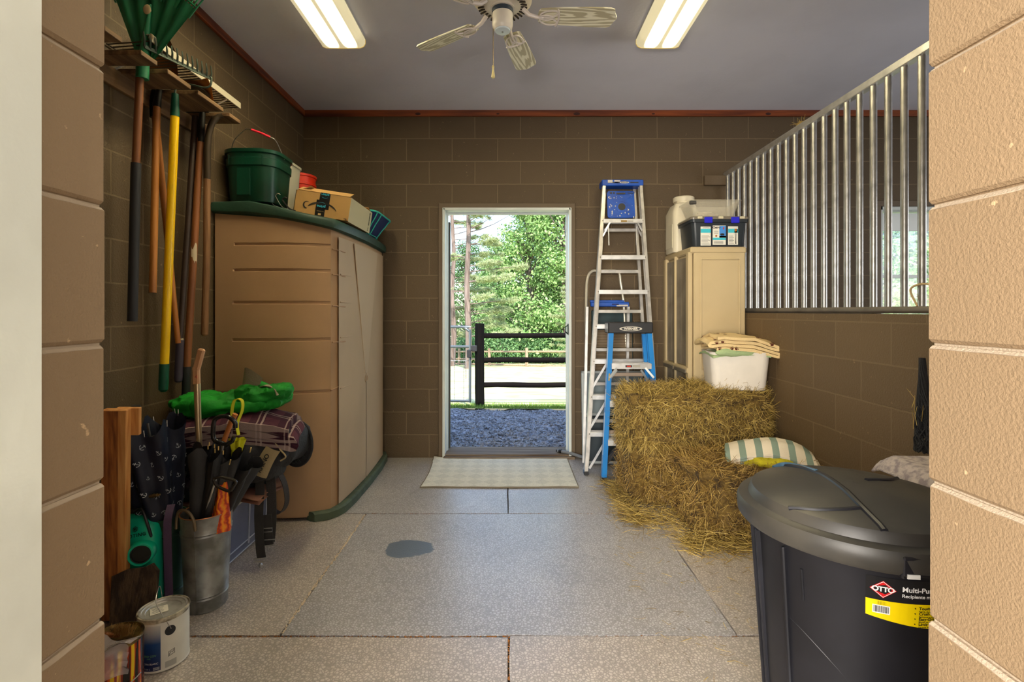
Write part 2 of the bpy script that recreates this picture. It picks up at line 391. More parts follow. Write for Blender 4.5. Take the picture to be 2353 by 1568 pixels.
# wooden trim under the ceiling
redwood = wood('stained_pine_x', L(150, 74, 28), L(92, 40, 14), 0, .5, 5)
redwood_y = wood('stained_pine_y', L(150, 74, 28), L(92, 40, 14), 1, .5, 5)
knot = mat('pine_knot', L(60, 22, 8), .6)
m = MB(); m.box(((XL+5.5)/2, YB-.011, CZ-.027), (5.5-XL, .022, .054), b=.003); m.mi = 1
for x, w in ((-.81, .05), (-.10, .03), (.60, .06), (1.28, .03), (2.3, .05)):
    m.lathe([(w*.5, 0), (w*.45, .0015)], M=Matrix.Translation((x, YB-.022, CZ-.035)) @ Matrix.Rotation(R(90), 4, 'X') @ Matrix.Diagonal((1, .45, 1, 1)), n=14)
struct('trim_2', m, [redwood, knot])
m = MB(); m.box((XL+.011, (YB+YF)/2, CZ-.027), (.022, YB-YF-.03, .054), b=.003); struct('trim_3', m, redwood_y)
# door frame: brown casing, white metal frame, threshold
casing = mat('brown_trim', (.125, .085, .045, 1), .6, bump=.15, bs=60)
m = MB(); z1 = 2.262
m.box((-.603, YB-.012, z1/2), (.05, .026, z1), b=.004); m.box((.563, YB-.012, z1/2), (.05, .026, z1), b=.004); m.box((-.02, YB-.012, z1-.024), (1.216, .028, .05), b=.004)
struct('trim_4', m, casing)
frame_m = mat('frame_white', L(214, 220, 214), .35, var=.08, vs=6)
m = MB()
for x, s_ in ((-.578, 1), (.539, -1)):
    m.box((x, YB+.09, 1.11), (.018, .24, 2.22), b=.003); m.box((x+s_*.012, YB+.12, 1.11), (.014, .05, 2.19), b=.002); m.box((x-s_*.002, YB-.028, 1.11), (.024, .012, 2.22), b=.003)
m.box((-.02, YB+.09, 2.209), (1.12, .24, .018), b=.003); m.box((-.02, YB-.028, 2.209), (1.13, .012, .024), b=.003)
m.box((-.02, YB+.13, 2.196), (1.1, .04, .014), b=.002)
fr = struct('door_1', m, frame_m)
m = MB(); m.box((-.557, YB+.205, 1.08), (.016, .045, 2.1)); m.build('door_edge', mat('door_dark', L(62, 60, 52), .6), fr)
m = MB(); m.box((.526, YB+.03, 1.14), (.006, .06, .10), b=.002); m.tube([(.524, YB+.02, 1.10), (.50, YB+.0, 1.12), (.50, YB+.0, 1.16), (.524, YB+.02, 1.175)], .005, 6); m.build('latch', mat('green_bronze', L(58, 74, 66), .4, .7), fr)
m = MB(); m.box((-.02, YB+.10, .010), (1.12, .26, .042), b=.005); m.box((-.0, YB-.045, .004), (1.16, .05, .028), b=.004)
struct('trim_5', m, wood('sill_wood', L(128, 112, 92), L(84, 66, 48), 0, .75, 6))
# stall window
m = MB()
for x in (WX0+.012, WX1-.012): m.box((x, YB+.09, (WZ0+WZ1)/2), (.03, .2, WZ1-WZ0), b=.003)
m.box(((WX0+WX1)/2, YB+.09, WZ1-.016), (WX1-WX0, .2, .032), b=.003); m.box(((WX0+WX1)/2, YB+.06, WZ0+.016), (WX1-WX0, .26, .032), b=.003)
for x in (WX0+.045, WX1-.045): m.box((x, YB+.12, (WZ0+WZ1)/2), (.035, .035, WZ1-WZ0-.06))
m.box(((WX0+WX1)/2, YB+.12, WZ0+.05), (WX1-WX0, .035, .04)); m.box(((WX0+WX1)/2, YB+.12, 1.62), (WX1-WX0, .03, .03))
w1 = struct('window_1', m, frame_m)
m = MB(); m.box(((WX0+WX1)/2, YB+.11, WZ1-.12), (WX1-WX0-.06, .02, .16), b=.004); m.build('sash_rail', mat('sash_white', L(236, 240, 236), .4), w1)
glassm = mat('window_glass', (1, 1, 1, 1), .02, trans=1.0, alpha=.12)
m = MB(); m.box(((WX0+WX1)/2, YB+.125, 1.55), (WX1-WX0-.08, .004, 1.15)); m.build('pane', glassm, w1)
m = MB(); z1 = WZ1+.045
m.box((WX0-.02, YB-.010, (WZ0+z1)/2), (.05, .022, z1-WZ0), b=.003); m.box((WX1+.02, YB-.010, (WZ0+z1)/2), (.05, .022, z1-WZ0), b=.003); m.box(((WX0+WX1)/2, YB-.010, z1-.02), (WX1-WX0+.09, .024, .05), b=.003)
struct('trim_6', m, casing)

# ---------------------------------------------------------------- rubber mats on the floor
def mat_rubber(name, col, col2, seed, stain=None, gloss=.36):
    m = bpy.data.materials.new(name); m.use_nodes = True; nt = m.node_tree; N = nt.nodes; K = nt.links
    b = N['Principled BSDF']; b.inputs['Specular IOR Level'].default_value = 1.0; b.inputs['Specular Tint'].default_value = (.62, .80, 1, 1); b.inputs['Coat Weight'].default_value = .7; b.inputs['Coat Roughness'].default_value = .34; b.inputs['Coat IOR'].default_value = 1.7; b.inputs['Coat Tint'].default_value = (.96, .98, 1, 1)  # blue specular tint puts the doorway's cool sheen into the rubber
    tc = N.new('ShaderNodeTexCoord')
    vo = N.new('ShaderNodeTexVoronoi'); vo.feature = 'DISTANCE_TO_EDGE'; vo.inputs['Scale'].default_value = 80; vo.inputs['Randomness'].default_value = .75; K.new(tc.outputs['Object'], vo.inputs['Vector'])
    n1 = N.new('ShaderNodeTexNoise'); n1.inputs['Scale'].default_value = 2.3; n1.inputs['Detail'].default_value = 7; n1.inputs['Roughness'].default_value = .65; K.new(tc.outputs['Object'], n1.inputs['Vector'])
    r1 = N.new('ShaderNodeValToRGB'); r1.color_ramp.elements[0].position = .36; r1.color_ramp.elements[1].position = .66; r1.color_ramp.elements[0].color = col; r1.color_ramp.elements[1].color = col2; K.new(n1.outputs[0], r1.inputs[0])
    # darker grooves between the pebbles
    r2 = N.new('ShaderNodeValToRGB'); r2.color_ramp.elements[0].position = .04; r2.color_ramp.elements[1].position = .22; r2.color_ramp.elements[0].color = (1, 1, 1, 1); r2.color_ramp.elements[1].color = (0, 0, 0, 1); K.new(vo.outputs['Distance'], r2.inputs[0])
    mx = N.new('ShaderNodeMix'); mx.data_type = 'RGBA'; mx.blend_type = 'MULTIPLY'; K.new(r2.outputs[0], mx.inputs[0]); K.new(r1.outputs[0], mx.inputs[6]); mx.inputs[7].default_value = (.55, .52, .50, 1)
    out = mx.outputs[2]; rough = None
    if stain:
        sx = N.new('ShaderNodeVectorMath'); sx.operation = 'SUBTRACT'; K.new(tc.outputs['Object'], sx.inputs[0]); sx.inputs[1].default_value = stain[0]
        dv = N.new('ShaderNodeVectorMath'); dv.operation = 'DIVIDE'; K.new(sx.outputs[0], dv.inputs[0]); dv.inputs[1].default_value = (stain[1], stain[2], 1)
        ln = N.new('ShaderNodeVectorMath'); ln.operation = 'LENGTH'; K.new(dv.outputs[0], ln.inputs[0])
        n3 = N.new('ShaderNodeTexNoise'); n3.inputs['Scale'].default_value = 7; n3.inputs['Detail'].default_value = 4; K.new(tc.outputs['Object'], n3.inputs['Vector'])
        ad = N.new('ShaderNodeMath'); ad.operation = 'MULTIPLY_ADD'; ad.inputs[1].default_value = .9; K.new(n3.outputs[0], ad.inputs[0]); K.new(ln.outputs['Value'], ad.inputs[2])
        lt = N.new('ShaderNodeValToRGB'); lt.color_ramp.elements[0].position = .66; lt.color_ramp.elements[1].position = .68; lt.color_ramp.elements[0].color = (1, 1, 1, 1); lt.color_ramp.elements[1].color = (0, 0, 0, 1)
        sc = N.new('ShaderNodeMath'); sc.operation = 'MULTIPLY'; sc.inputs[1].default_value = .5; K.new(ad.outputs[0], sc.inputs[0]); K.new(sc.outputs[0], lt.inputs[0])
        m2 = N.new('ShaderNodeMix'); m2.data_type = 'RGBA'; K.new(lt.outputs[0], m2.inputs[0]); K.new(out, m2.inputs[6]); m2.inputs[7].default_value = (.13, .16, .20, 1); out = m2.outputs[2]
    K.new(out, b.inputs['Base Color'])
    rr = N.new('ShaderNodeMapRange'); rr.inputs[3].default_value = gloss-.06; rr.inputs[4].default_value = gloss+.20; K.new(n1.outputs[0], rr.inputs[0]); K.new(rr.outputs[0], b.inputs['Roughness'])
    iv = N.new('ShaderNodeMath'); iv.operation = 'MULTIPLY'; iv.inputs[1].default_value = 1.5; K.new(vo.outputs['Distance'], iv.inputs[0])
    bp = N.new('ShaderNodeBump'); bp.inputs['Strength'].default_value = .55; bp.inputs['Distance'].default_value = .0022; K.new(iv.outputs[0], bp.inputs['Height']); K.new(bp.outputs[0], b.inputs['Normal'])
    return m
rub = mat_rubber('rubber_pebbled', (.70, .61, .52, 1), (.57, .51, .45, 1), 1)
rub_b = mat_rubber('rubber_pebbled_sheen', (.62, .58, .54, 1), (.51, .48, .46, 1), 4)  # same rubber, base cooled to hold the sheen from the door
rub_c = mat_rubber('rubber_pebbled_stained_sheen', (.60, .575, .56, 1), (.50, .485, .49, 1), 2, stain=((-.552, 2.745, 0), .15, .112))  # real stain; the cooler base colour stands in for door sheen
mats = [  # x0,x1,y0,y1,material,label
    (-1.83, -.006, .76, 1.998, rub, 'grey pebbled rubber stall mat in the foreground, left of the centre seam'),
    (.004, 1.815, .76, 2.004, rub, 'grey pebbled rubber stall mat in the foreground, right of the centre seam'),
    (-1.83, -.922, 2.010, 3.216, rub, 'tan rubber mat strip between the galvanised bucket and the stained centre mat'),
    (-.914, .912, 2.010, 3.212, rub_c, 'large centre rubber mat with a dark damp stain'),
    (.918, 1.815, 2.014, 3.216, rub, 'rubber mat strip beside the front hay bale, right of the centre mat'),
    (-1.83, -.012, 3.224, 4.45, rub_b, 'rubber mat by the doorway, left of its seam, beside the tan shed'),
    (-.004, 1.815, 3.224, 4.45, rub_b, 'rubber mat by the doorway, right of its seam, under the ladders'),
    (-1.83, 0, -.46, .75, rub, 'rubber mat under the camera position at left'), (.01, 1.815, -.46, .75, rub, 'rubber mat under the camera position at right')]
for i, (x0, x1, y0, y1, mt, lb) in enumerate(mats):
    m = MB(); nu, nv = 28, 20; rg = []
    def edge(x, y, s_): return noise.noise(Vector((x*1.7, y*1.7, s_*5)))*.006
    top = lambda u, v: (x0+(x1-x0)*u+(edge(u, v*3, i) if u in (0, 1) and 0 < i < 7 else 0), y0+(y1-y0)*v+(edge(u*4, v, i) if v in (0, 1) else 0), noise.noise(Vector((u*3, v*3, i)))*.0007-.0008)
    m.grid(top, nu, nv)
    ring = [top(k/nu, 0) for k in range(nu)]+[top(1, k/nv) for k in range(nv)]+[top(1-k/nu, 1) for k in range(nu)]+[top(0, 1-k/nv) for k in range(nv)]
    m.loft([[(x, y, -.019) for x, y, z in ring], ring], True, False)
    if i >= 7: continue
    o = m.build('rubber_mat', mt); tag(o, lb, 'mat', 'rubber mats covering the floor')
# pale dust packed into the left long seam and dirt in the others
m = MB(); rr = random.Random(3)
for k in range(420):
    y = rr.uniform(2.02, 3.2); x = -.918+rr.gauss(0, .0035)+noise.noise(Vector((0, y*2, 0)))*.004; s_ = rr.uniform(.002, .005)
    m.blob((x, y, .000), (s_*.8, s_*1.8, .0014), 1, 0, 1, 6)
o = m.build('seam_dust', mat('pale_dust', L(214, 196, 168), .95), kind='stuff'); tag(o, 'pale dust and sand packed along the left seam of the centre mat', 'dust')
m = MB()
for k in range(900):
    y = rr.choice([2.003, 3.219, 2.003])+rr.gauss(0, .004); x = rr.uniform(-1.6, 1.6)
    if rr.random() < .15: x, y = rr.gauss(0, .003), rr.uniform(1.2, 2)
    s_ = rr.uniform(.0015, .004); m.blob((x, y, -.004), (s_*1.6, s_, .003), 1, 0, 1, 5)
o = m.build('seam_dirt', mat('orange_dirt', L(150, 98, 48), .95), kind='stuff'); tag(o, 'orange-brown dirt and chaff lying in the mat seams', 'dirt')

# ================================================================= outdoors
def gz(x, y):
    if y < 8: z = -.03-.22*max(0, (y-4.66))/3.34
    elif y < 42: z = -.25-.082*(y-8)
    else: z = -.25-.082*34
    return z
def groundgrid(x0, x1, y0, y1, nx, ny, amp, fr, dz=0):
    m = MB(); m.grid(lambda u, v: (x0+(x1-x0)*u, y0+(y1-y0)*v, gz(0, y0+(y1-y0)*v)+dz+noise.noise(Vector(((x0+(x1-x0)*u)*fr, (y0+(y1-y0)*v)*fr, 0)))*amp), nx, ny); return m
gm = bpy.data.materials.new('gravel'); gm.use_nodes = True; nt = gm.node_tree; b = nt.nodes['Principled BSDF']; b.inputs['Roughness'].default_value = .8
tc = nt.nodes.new('ShaderNodeTexCoord'); vo = nt.nodes.new('ShaderNodeTexVoronoi'); vo.inputs['Scale'].default_value = 26; nt.links.new(tc.outputs['Object'], vo.inputs['Vector'])
cr = nt.nodes.new('ShaderNodeValToRGB'); cr.color_ramp.elements[0].color = (.06, .06, .07, 1); cr.color_ramp.elements[1].color = (.55, .55, .60, 1)
nt.links.new(vo.outputs['Color'], cr.inputs[0]); nt.links.new(cr.outputs[0], b.inputs['Base Color'])
bp = nt.nodes.new('ShaderNodeBump'); bp.invert = True; bp.inputs['Distance'].default_value = .05; bp.inputs['Strength'].default_value = 1; nt.links.new(vo.outputs['Distance'], bp.inputs['Height']); nt.links.new(bp.outputs[0], b.inputs['Normal'])
o = groundgrid(-6, 10, 4.66, 8.05, 200, 60, .05, 3, -.02).build('gravel_ground', gm, kind='structure')
m = MB(); rr = random.Random(11)
for k in range(9000):
    y = 4.72+3.2*rr.random()**1.1; x = rr.uniform(-.30, .30)*y*.62
    s_ = rr.uniform(.010, .022); z = gz(0, y)-.02+noise.noise(Vector((x*3, y*3, 0)))*.05+.004
    a = [Vector((rr.gauss(0, 1), rr.gauss(0, 1), rr.gauss(0, .7))).normalized()*s_ for q in range(4)]
    c = Vector((x, y, z)); m.add([c+q for q in a], [(0, 1, 2), (0, 2, 3), (0, 3, 1), (1, 3, 2)])
o = m.build('gravel_stones', mat('crushed_stone', (.34, .34, .36, 1), .7, var=.75, vs=15), kind='stuff', smooth=0); tag(o, 'loose blue-grey crushed stone outside the doorway', 'gravel')
lawn_m = mat('lawn', L(186, 190, 120), .95, bump=.6, bs=12, col2=L(222, 214, 160), vs=1.6)
groundgrid(-60, 60, 7.95, 120, 90, 90, .10, .25, 0).build('lawn_ground', lawn_m, kind='structure')
m = MB()
for k in range(5200):
    y = 7.95+abs(rr.gauss(0, .28)); x = rr.uniform(-1.2, 1.3); h = rr.uniform(.03, .075); z = gz(0, y)+noise.noise(Vector((x*.25, y*.25, 0)))*.1
    a = rr.uniform(0, 6.28); w = .004; dx, dy = math.cos(a)*w, math.sin(a)*w; lx, ly = rr.gauss(0, .02), rr.gauss(0, .02)
    m.add([(x-dx, y-dy, z), (x+dx, y+dy, z), (x+lx, y+ly, z+h)], [(0, 1, 2)])
o = m.build('grass_edge', mat('grass_blade', L(110, 140, 50), .8), kind='stuff', smooth=0); tag(o, 'green grass tufts along the far edge of the gravel', 'grass')
# near fence: dark creosoted post with three round rails
creo = wood('creosoted_wood', (.008, .006, .005, 1), (.004, .003, .003, 1), 0, .95, 6); creo.node_tree.nodes['Principled BSDF'].inputs['Specular IOR Level'].default_value = .1  # both creosote tones are taken darker to hold the building's shade
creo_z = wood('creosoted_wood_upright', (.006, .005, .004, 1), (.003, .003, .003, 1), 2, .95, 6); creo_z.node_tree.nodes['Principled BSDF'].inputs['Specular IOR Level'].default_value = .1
t = thing('rail_fence', 'dark creosoted three-rail fence just beyond the gravel', 'fence', (-.48, 8.2, -.3))
def post(x, y, r, z0, z1, mt, parent, seed):
    m = MB(); m.tube([(x+noise.noise(Vector((seed, k*.7, 0)))*.008, y, z0+(z1-z0)*k/8) for k in range(9)], [r*(1+.05*noise.noise(Vector((seed, k, 3)))) for k in range(9)], 14); return m.build('post', mt, parent)
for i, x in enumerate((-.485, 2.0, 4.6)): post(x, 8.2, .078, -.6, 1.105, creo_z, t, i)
for z in (.905, .505, .093):
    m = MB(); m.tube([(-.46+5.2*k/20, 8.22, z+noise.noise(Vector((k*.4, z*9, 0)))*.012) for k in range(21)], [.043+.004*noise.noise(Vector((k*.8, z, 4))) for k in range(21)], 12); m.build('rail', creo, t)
# gate
t = thing('farm_gate', 'grey tubular farm gate with wire mesh left of the dark post', 'gate', (-.62, 8.1, -.2))
gp = mat('gate_steel', L(112, 120, 124), .35, .7)
pts = [(-2.8, 8.1, 1.05), (-.80, 8.1, 1.05), (-.72, 8.1, 1.035), (-.655, 8.1, .98), (-.635, 8.1, .90), (-.635, 8.1, -.17)]
m = MB(); m.tube(spath(pts, 5), .022, 10); m.tube([(-2.8, 8.1, -.15), (-.635, 8.1, -.15)], .02, 10); m.tube([(-2.8, 8.1, 1.05), (-2.8, 8.1, -.15)], .022, 10); m.build('gate_frame', gp, t)
m = MB(); m.tube([(-2.8, 8.1, .73), (-.635, 8.1, .73)], .020, 10); m.build('rail', gp, t)
m = MB()
for z in (.50, .34, .21, .11, .03, -.03, -.08, -.12): m.tube([(-2.8, 8.1, z), (-.64, 8.1, z)], .0035, 5)
for k in range(14): m.tube([(-.735-k*.155, 8.1, .73), (-.735-k*.155, 8.1, -.15)], .0035, 5)
m.build('wire_mesh', gp, t)
m = MB(); m.box((-.645, 8.06, .62), (.07, .06, .13), b=.01); m.box((-.565, 8.1, .70), (.09, .04, .10), b=.01); m.build('latch', blackp, t)
m = MB()
for k in range(16): m.tube([(-.70+.006*math.cos(a)*(1 if k % 2 else .3), 8.085+.006*math.cos(a)*(.3 if k % 2 else 1), .56-.022*k+.014*math.sin(a)) for a in [q*math.pi/4 for q in range(8)]], .0028, 4, True)
m.build('chain', steel, t)
# far fence
fw = wood('split_rail_wood', L(176, 150, 124), L(130, 104, 84), 0, .8, 6)
t = thing('paddock_fence', 'distant pale wooden rail fence at the far edge of the lawn', 'fence', (0, 31, -2.3))
fp = [(-9.0, 38.5), (-6.2, 37.5), (-3.6, 36), (-1.35, 34.0), (1.1, 31.5), (3.5, 30.0), (6, 29), (10, 28)]
fz = lambda y: gz(0, y)
for i, (x, y) in enumerate(fp): post(x, y, .10, fz(y)-.3, fz(y)+1.18, wood('split_rail_upright', L(176, 150, 124), L(120, 96, 76), 2, .8, 6) if i == 0 else MC['split_rail_upright'], t, i+20)
for i in range(len(fp)-1):
    for h in (.95, .42, -.02 if False else .08):
        (xa, ya), (xb, yb) = fp[i], fp[i+1]; m = MB(); m.tube([(xa+(xb-xa)*k/4, ya+(yb-ya)*k/4, fz(ya)+(fz(yb)-fz(ya))*k/4+h+.02*noise.noise(Vector((i, k, h)))) for k in range(5)], .06, 8); m.build('rail', fw, t)
# ---- trees
def leaf_mat(name, col, col2):
    m = bpy.data.materials.new(name); m.use_nodes = True; nt = m.node_tree; N = nt.nodes; K = nt.links
    b = N['Principled BSDF']; b.inputs['Roughness'].default_value = .55
    ge = N.new('ShaderNodeNewGeometry'); cr = N.new('ShaderNodeValToRGB'); cr.color_ramp.elements[0].color = col; cr.color_ramp.elements[1].color = col2
    K.new(ge.outputs['Random Per Island'], cr.inputs[0]); K.new(cr.outputs[0], b.inputs['Base Color'])
    tr = N.new('ShaderNodeBsdfTranslucent'); K.new(cr.outputs[0], tr.inputs[0]); mx = N.new('ShaderNodeMixShader'); mx.inputs[0].default_value = .35
    K.new(b.outputs[0], mx.inputs[1]); K.new(tr.outputs[0], mx.inputs[2]); K.new(mx.outputs[0], N['Material Output'].inputs[0]); return m
lf1 = leaf_mat('leaf_bright', L(96, 138, 66), L(180, 206, 136)); lf2 = leaf_mat('leaf_mid', L(80, 124, 64), L(156, 188, 120)); lf3 = leaf_mat('leaf_deep', L(58, 98, 56), L(128, 164, 104))
pn = leaf_mat('pine_needles', L(124, 142, 92), L(190, 196, 150))
bark = wood('pine_bark', L(128, 112, 106), L(84, 68, 62), 2, .95, 3, .6)
def leaves(m, c, rad, n, size, rr, shell=.55):
    for k in range(n):
        d = Vector((rr.gauss(0, 1), rr.gauss(0, 1), rr.gauss(0, 1))).normalized(); q = (shell+(1-shell)*rr.random())
        p = Vector(c)+Vector((d.x*rad[0], d.y*rad[1], d.z*rad[2]))*q
        a = Vector((rr.gauss(0, 1), rr.gauss(0, 1), rr.gauss(0, .5))).normalized(); nn = (d+Vector((0, 0, .6))+Vector((rr.gauss(0, .6), rr.gauss(0, .6), rr.gauss(0, .6)))).normalized()
        u = nn.cross(a).normalized(); v = nn.cross(u); s_ = size*rr.uniform(.6, 1.3)
        m.add([p-u*s_*.5, p+v*s_*.28+nn*s_*.08, p+u*s_*.5, p-v*s_*.28+nn*s_*.08], [(0, 1, 2, 3)])
def make_decid(seed, H, W, n, size, lm, nb=26, base=.12):
    rr = random.Random(seed); fol = MB(); tr = MB()
    tr.tube([(rr.gauss(0, .1), rr.gauss(0, .1), H*.8*k/6) for k in range(7)], [W*.045*(1-k/8) for k in range(7)], 8)
    for k in range(nb):
        h = base+(.97-base)*((k+.5)/nb); r_ = W*.5*math.sin(math.pi*min(.95, .25+.72*h))*rr.uniform(.5, 1.0); a = rr.uniform(0, 6.28)
        c = (math.cos(a)*r_*.75, math.sin(a)*r_*.75, H*h); s_ = W*rr.uniform(.13, .24)
        tr.tube([(0, 0, H*h*.8), (c[0]*.6, c[1]*.6, H*h*.93), c], [W*.012, W*.008, W*.004], 5)
        leaves(fol, c, (s_, s_, s_*.75), n//nb, size, rr)
    return fol, tr
TREE_OBJS = []
protos = []
for i, (seed, H, W, n, size, lm, nb, base) in enumerate([(1, 15, 8, 15000, .26, lf1, 60, .05), (2, 13, 7, 13000, .24, lf2, 54, .04), (3, 17, 9, 15000, .28, lf3, 60, .08)]):
    f_, t_ = make_decid(seed, H, W, n, size, lm, nb, base); me = []
    r0 = thing('deciduous_tree', '', 'tree', (0, 0, 0), group='deciduous trees at the edge of the woods'); f_.build('crown', lm, r0, smooth=0); t_.build('trunk', bark, r0); protos.append(r0)
spots = [(-7.6, 50, 1, .66, 'low mid-green leafy tree at the far left edge of the woods behind the tall pines'), (-4.2, 49, 2, .66, 'low dark leafy tree behind the two pine trunks'), (-.9, 46, 1, .84, 'mid-green leafy tree directly behind the dark fence post'),
         (1.8, 44, 0, 1.0, 'bright green leafy tree filling the middle of the doorway view'), (4.8, 43, 0, 1.15, 'tall bright green leafy tree at the right of the doorway view'), (8.6, 46, 2, 1.0, 'deep green tree standing out past the right doorframe'),
         (3.2, 54, 2, .95, 'tall deep green tree rising behind the bright middle tree'), (-2.2, 56, 0, .72, 'pale green tree rising behind the pines'), (-11, 52, 2, .6, 'deep green tree left of the pines, past the doorframe'), (12.5, 48, 1, .95, 'mid-green tree far right past the doorframe')]
used = [0]*3
for (x, y, k, s_, lb) in spots:
    r = protos[k] if not used[k] else copy_thing(protos[k]); used[k] += 1
    r.location = (x, y, gz(0, y)-.1); r.scale = (s_*1.1, s_*1.1, s_); r.rotation_euler = (0, 0, x*1.7); r['label'] = lb
# shrub layer under the trees
def make_bush(seed, W, H, n, size, lm):
    rr = random.Random(seed); m = MB()
    for k in range(14): leaves(m, (rr.gauss(0, W*.28), rr.gauss(0, W*.2), H*rr.uniform(.2, .75)), (W*.25, W*.25, H*.28), n//14, size, rr, .3)
    tr = MB()
    for k in range(5): tr.tube([(0, 0, 0), (rr.gauss(0, W*.15), rr.gauss(0, W*.15), H*.6)], [.05, .015], 5)
    return m, tr
b0 = thing('understory_bush', '', 'bush', group='bushes under the trees behind the far fence'); mm, tt = make_bush(5, 4.2, 3.2, 4200, .2, lf3); mm.build('foliage', lf3, b0, smooth=0); tt.build('stem', bark, b0)
for i, (x, lb) in enumerate(((-6.6, 'dark bush behind the far fence at the left doorframe'), (-3.6, 'dark bush behind the far fence between gate and post'), (-.6, 'dark bush behind the far fence just right of the dark post'), (2.4, 'dark bush behind the far fence in the middle of the view'), (5.2, 'dark bush behind the far fence at the right doorframe'), (8.4, 'dark bush behind the far fence out past the right doorframe'))):
    r = b0 if i == 0 else copy_thing(b0); r.location = (x, 41, gz(0, 41)-.2); r.rotation_euler = (0, 0, i*1.3); r['label'] = lb
# pines
def make_pine(seed, H, side, spread, first):
    rr = random.Random(seed); tr = MB(); fo = MB(); br = MB()
    tr.tube([(.05*math.sin(k), .05*math.cos(k*1.3), H*k/14) for k in range(15)], [.19*(1-.6*k/14) for k in range(15)], 10)
    for k in range(34):
        z = first+(H-first)*k/34+rr.uniform(-.2, .2); a = rr.uniform(-1.1, 1.1) if side and rr.random() < .75 else rr.uniform(0, 6.28)
        ln = spread*rr.uniform(.55, 1.0)*(1-.35*k/34); bare = z > first+(H-first)*.45 and rr.random() < .45
        pts = [Vector((math.cos(a)*ln*q, math.sin(a)*ln*q, z+ln*(.12*q+(.30 if bare else -.02)*q*q))) for q in (0, .25, .5, .75, 1)]
        br.tube(pts, [.035, .028, .02, .014, .007], 5)
        for w in range(2 if bare else 9):
            q = rr.uniform(.35, 1) if not bare else .95; p = pts[0]*(1-q)+pts[-1]*q; sw = Vector((-math.sin(a), math.cos(a), rr.uniform(-.2, .25)))*rr.choice([-1, 1])*rr.uniform(.1, .55)*ln*.4; e = p+sw
            br.tube([p, e], [.010, .004], 4)
            for g in range(22):
                c = p+sw*rr.uniform(.3, 1.05)+Vector((rr.gauss(0, .10), rr.gauss(0, .10), rr.gauss(0, .06)))
                for h in range(8):
                    d = Vector((rr.gauss(0, 1), rr.gauss(0, 1), rr.gauss(.1, .7))).normalized(); u = d.orthogonal().normalized()*.015
                    fo.add([c-u, c+u, c+d*rr.uniform(.13, .22)], [(0, 1, 2)])
    return tr, br, fo
tr, br, fo = make_pine(21, 13.5, True, 3.9, 1.9)
p0 = thing('pine_tree', 'pine with a bare lower trunk standing just left of the dark fence post', 'tree', (0, 0, 0), group='pines in front of the leafy trees'); tr.build('trunk', bark, p0); br.build('branch_whorl', bark, p0); fo.build('needles', pn, p0, smooth=0)
p1 = copy_thing(p0); p0.location = (-2.28, 27.6, gz(0, 27.6)); p1.location = (-3.60, 32, gz(0, 32)); p1.rotation_euler = (0, 0, 1.1); p1['label'] = 'pine trunk half hidden by the left doorframe, behind the gate'
p2 = copy_thing(p0); p2.location = (4.9, 33.5, gz(0, 33.5)-2.6); p2.rotation_euler = (0, 0, 2.6); p2.scale = (.8, .8, .62); p2['label'] = 'small pale pine at the right doorframe in front of the leafy trees'
# the tree and hedge seen through the stall window
for (x, y, k, s_, lb) in ((9.6, 13.0, 0, .42, 'sunlit leafy tree filling the stall window'), (12.2, 14.6, 1, .45, 'leafy tree to the right in the stall window'), (7.6, 15.5, 1, .42, 'leafy tree behind the left edge of the stall window')):
    r = copy_thing(protos[k]); r.location = (x, y, gz(0, y)-.6); r.scale = (s_*1.3, s_*1.3, s_); r['label'] = lb; r['group'] = 'sunlit trees outside the stall window'; r.rotation_euler = (0, 0, x)
# ================================================================= fixtures
# stall grille: aluminium top rail and round bars on the half wall
t = thing('stall_grille', 'aluminium stall grille of upright round bars on the half-height block wall', 'grille', (1.93, 2.5, 1.29))
m = MB(); m.bar((1.93, 1.0, 2.515), (1.93, YB-.002, 2.515), .044, .040, b=.003); m.build('top_rail', alu, t)
m = MB(); m.tube(spath([(1.93, YB-.02, 1.42), (1.925, YB-.03, 1.345), (1.90, YB-.12, 1.315), (1.90, YB-.4, 1.309), (1.90, 2.5, 1.307), (1.90, 1.0, 1.307)], 6), .017, 10); m.build('bottom_rail', mat('dull_rail', L(120, 112, 100), .6, .3, var=.3, vs=9), t)
galv = mat('galvanised_bar', (.50, .49, .46, 1), .38, .85, bump=.08, bs=40, var=.3, vs=10)
bar0 = None
for k in range(33):
    y = 4.418-k*.1039
    if y < 1.1: break
    if bar0 is None:
        m = MB(); m.tube([(1.93, y, 1.292), (1.93, y, 1.8), (1.93, y, 2.498)], .0168, 14); bar0 = m.build('bar', galv, t); y0 = y
    else:
        c = copyof(bar0, t); c.location = (0, y-y0, 0)
m = MB(); m.box((1.83, YB-.02, 2.463), (.20, .04, .088), b=.004)
o = m.build('bracket_block', casing); tag(o, 'brown painted block on the back wall at the end of the grille rail', 'bracket')
rr = random.Random(4); m = MB()
for k in range(26):
    p = Vector((1.925+rr.gauss(0, .01), 3.30+rr.gauss(0, .025), 2.545+abs(rr.gauss(0, .006)))); m.tube([p, p+Vector((rr.gauss(0, .02), rr.gauss(0, .03), rr.uniform(-.01, .02)))], .0012, 3)
o = m.build('straw_tuft', mat('straw', L(190, 160, 84), .8)); tag(o, 'little tuft of straw caught on top of the grille rail', 'straw')
m = MB(); m.tube(spath([(1.90, 2.33, 1.325), (1.90, 2.37, 1.40), (1.90, 2.32, 1.425), (1.89, 2.22, 1.42), (1.88, 2.1, 1.41), (1.86, 2.0, 1.33)], 6), .005, 6)
o = m.build('rope', mat('tan_rope', L(196, 170, 128), .9)); tag(o, 'short loop of tan cord lying on the half wall at the right', 'cord')

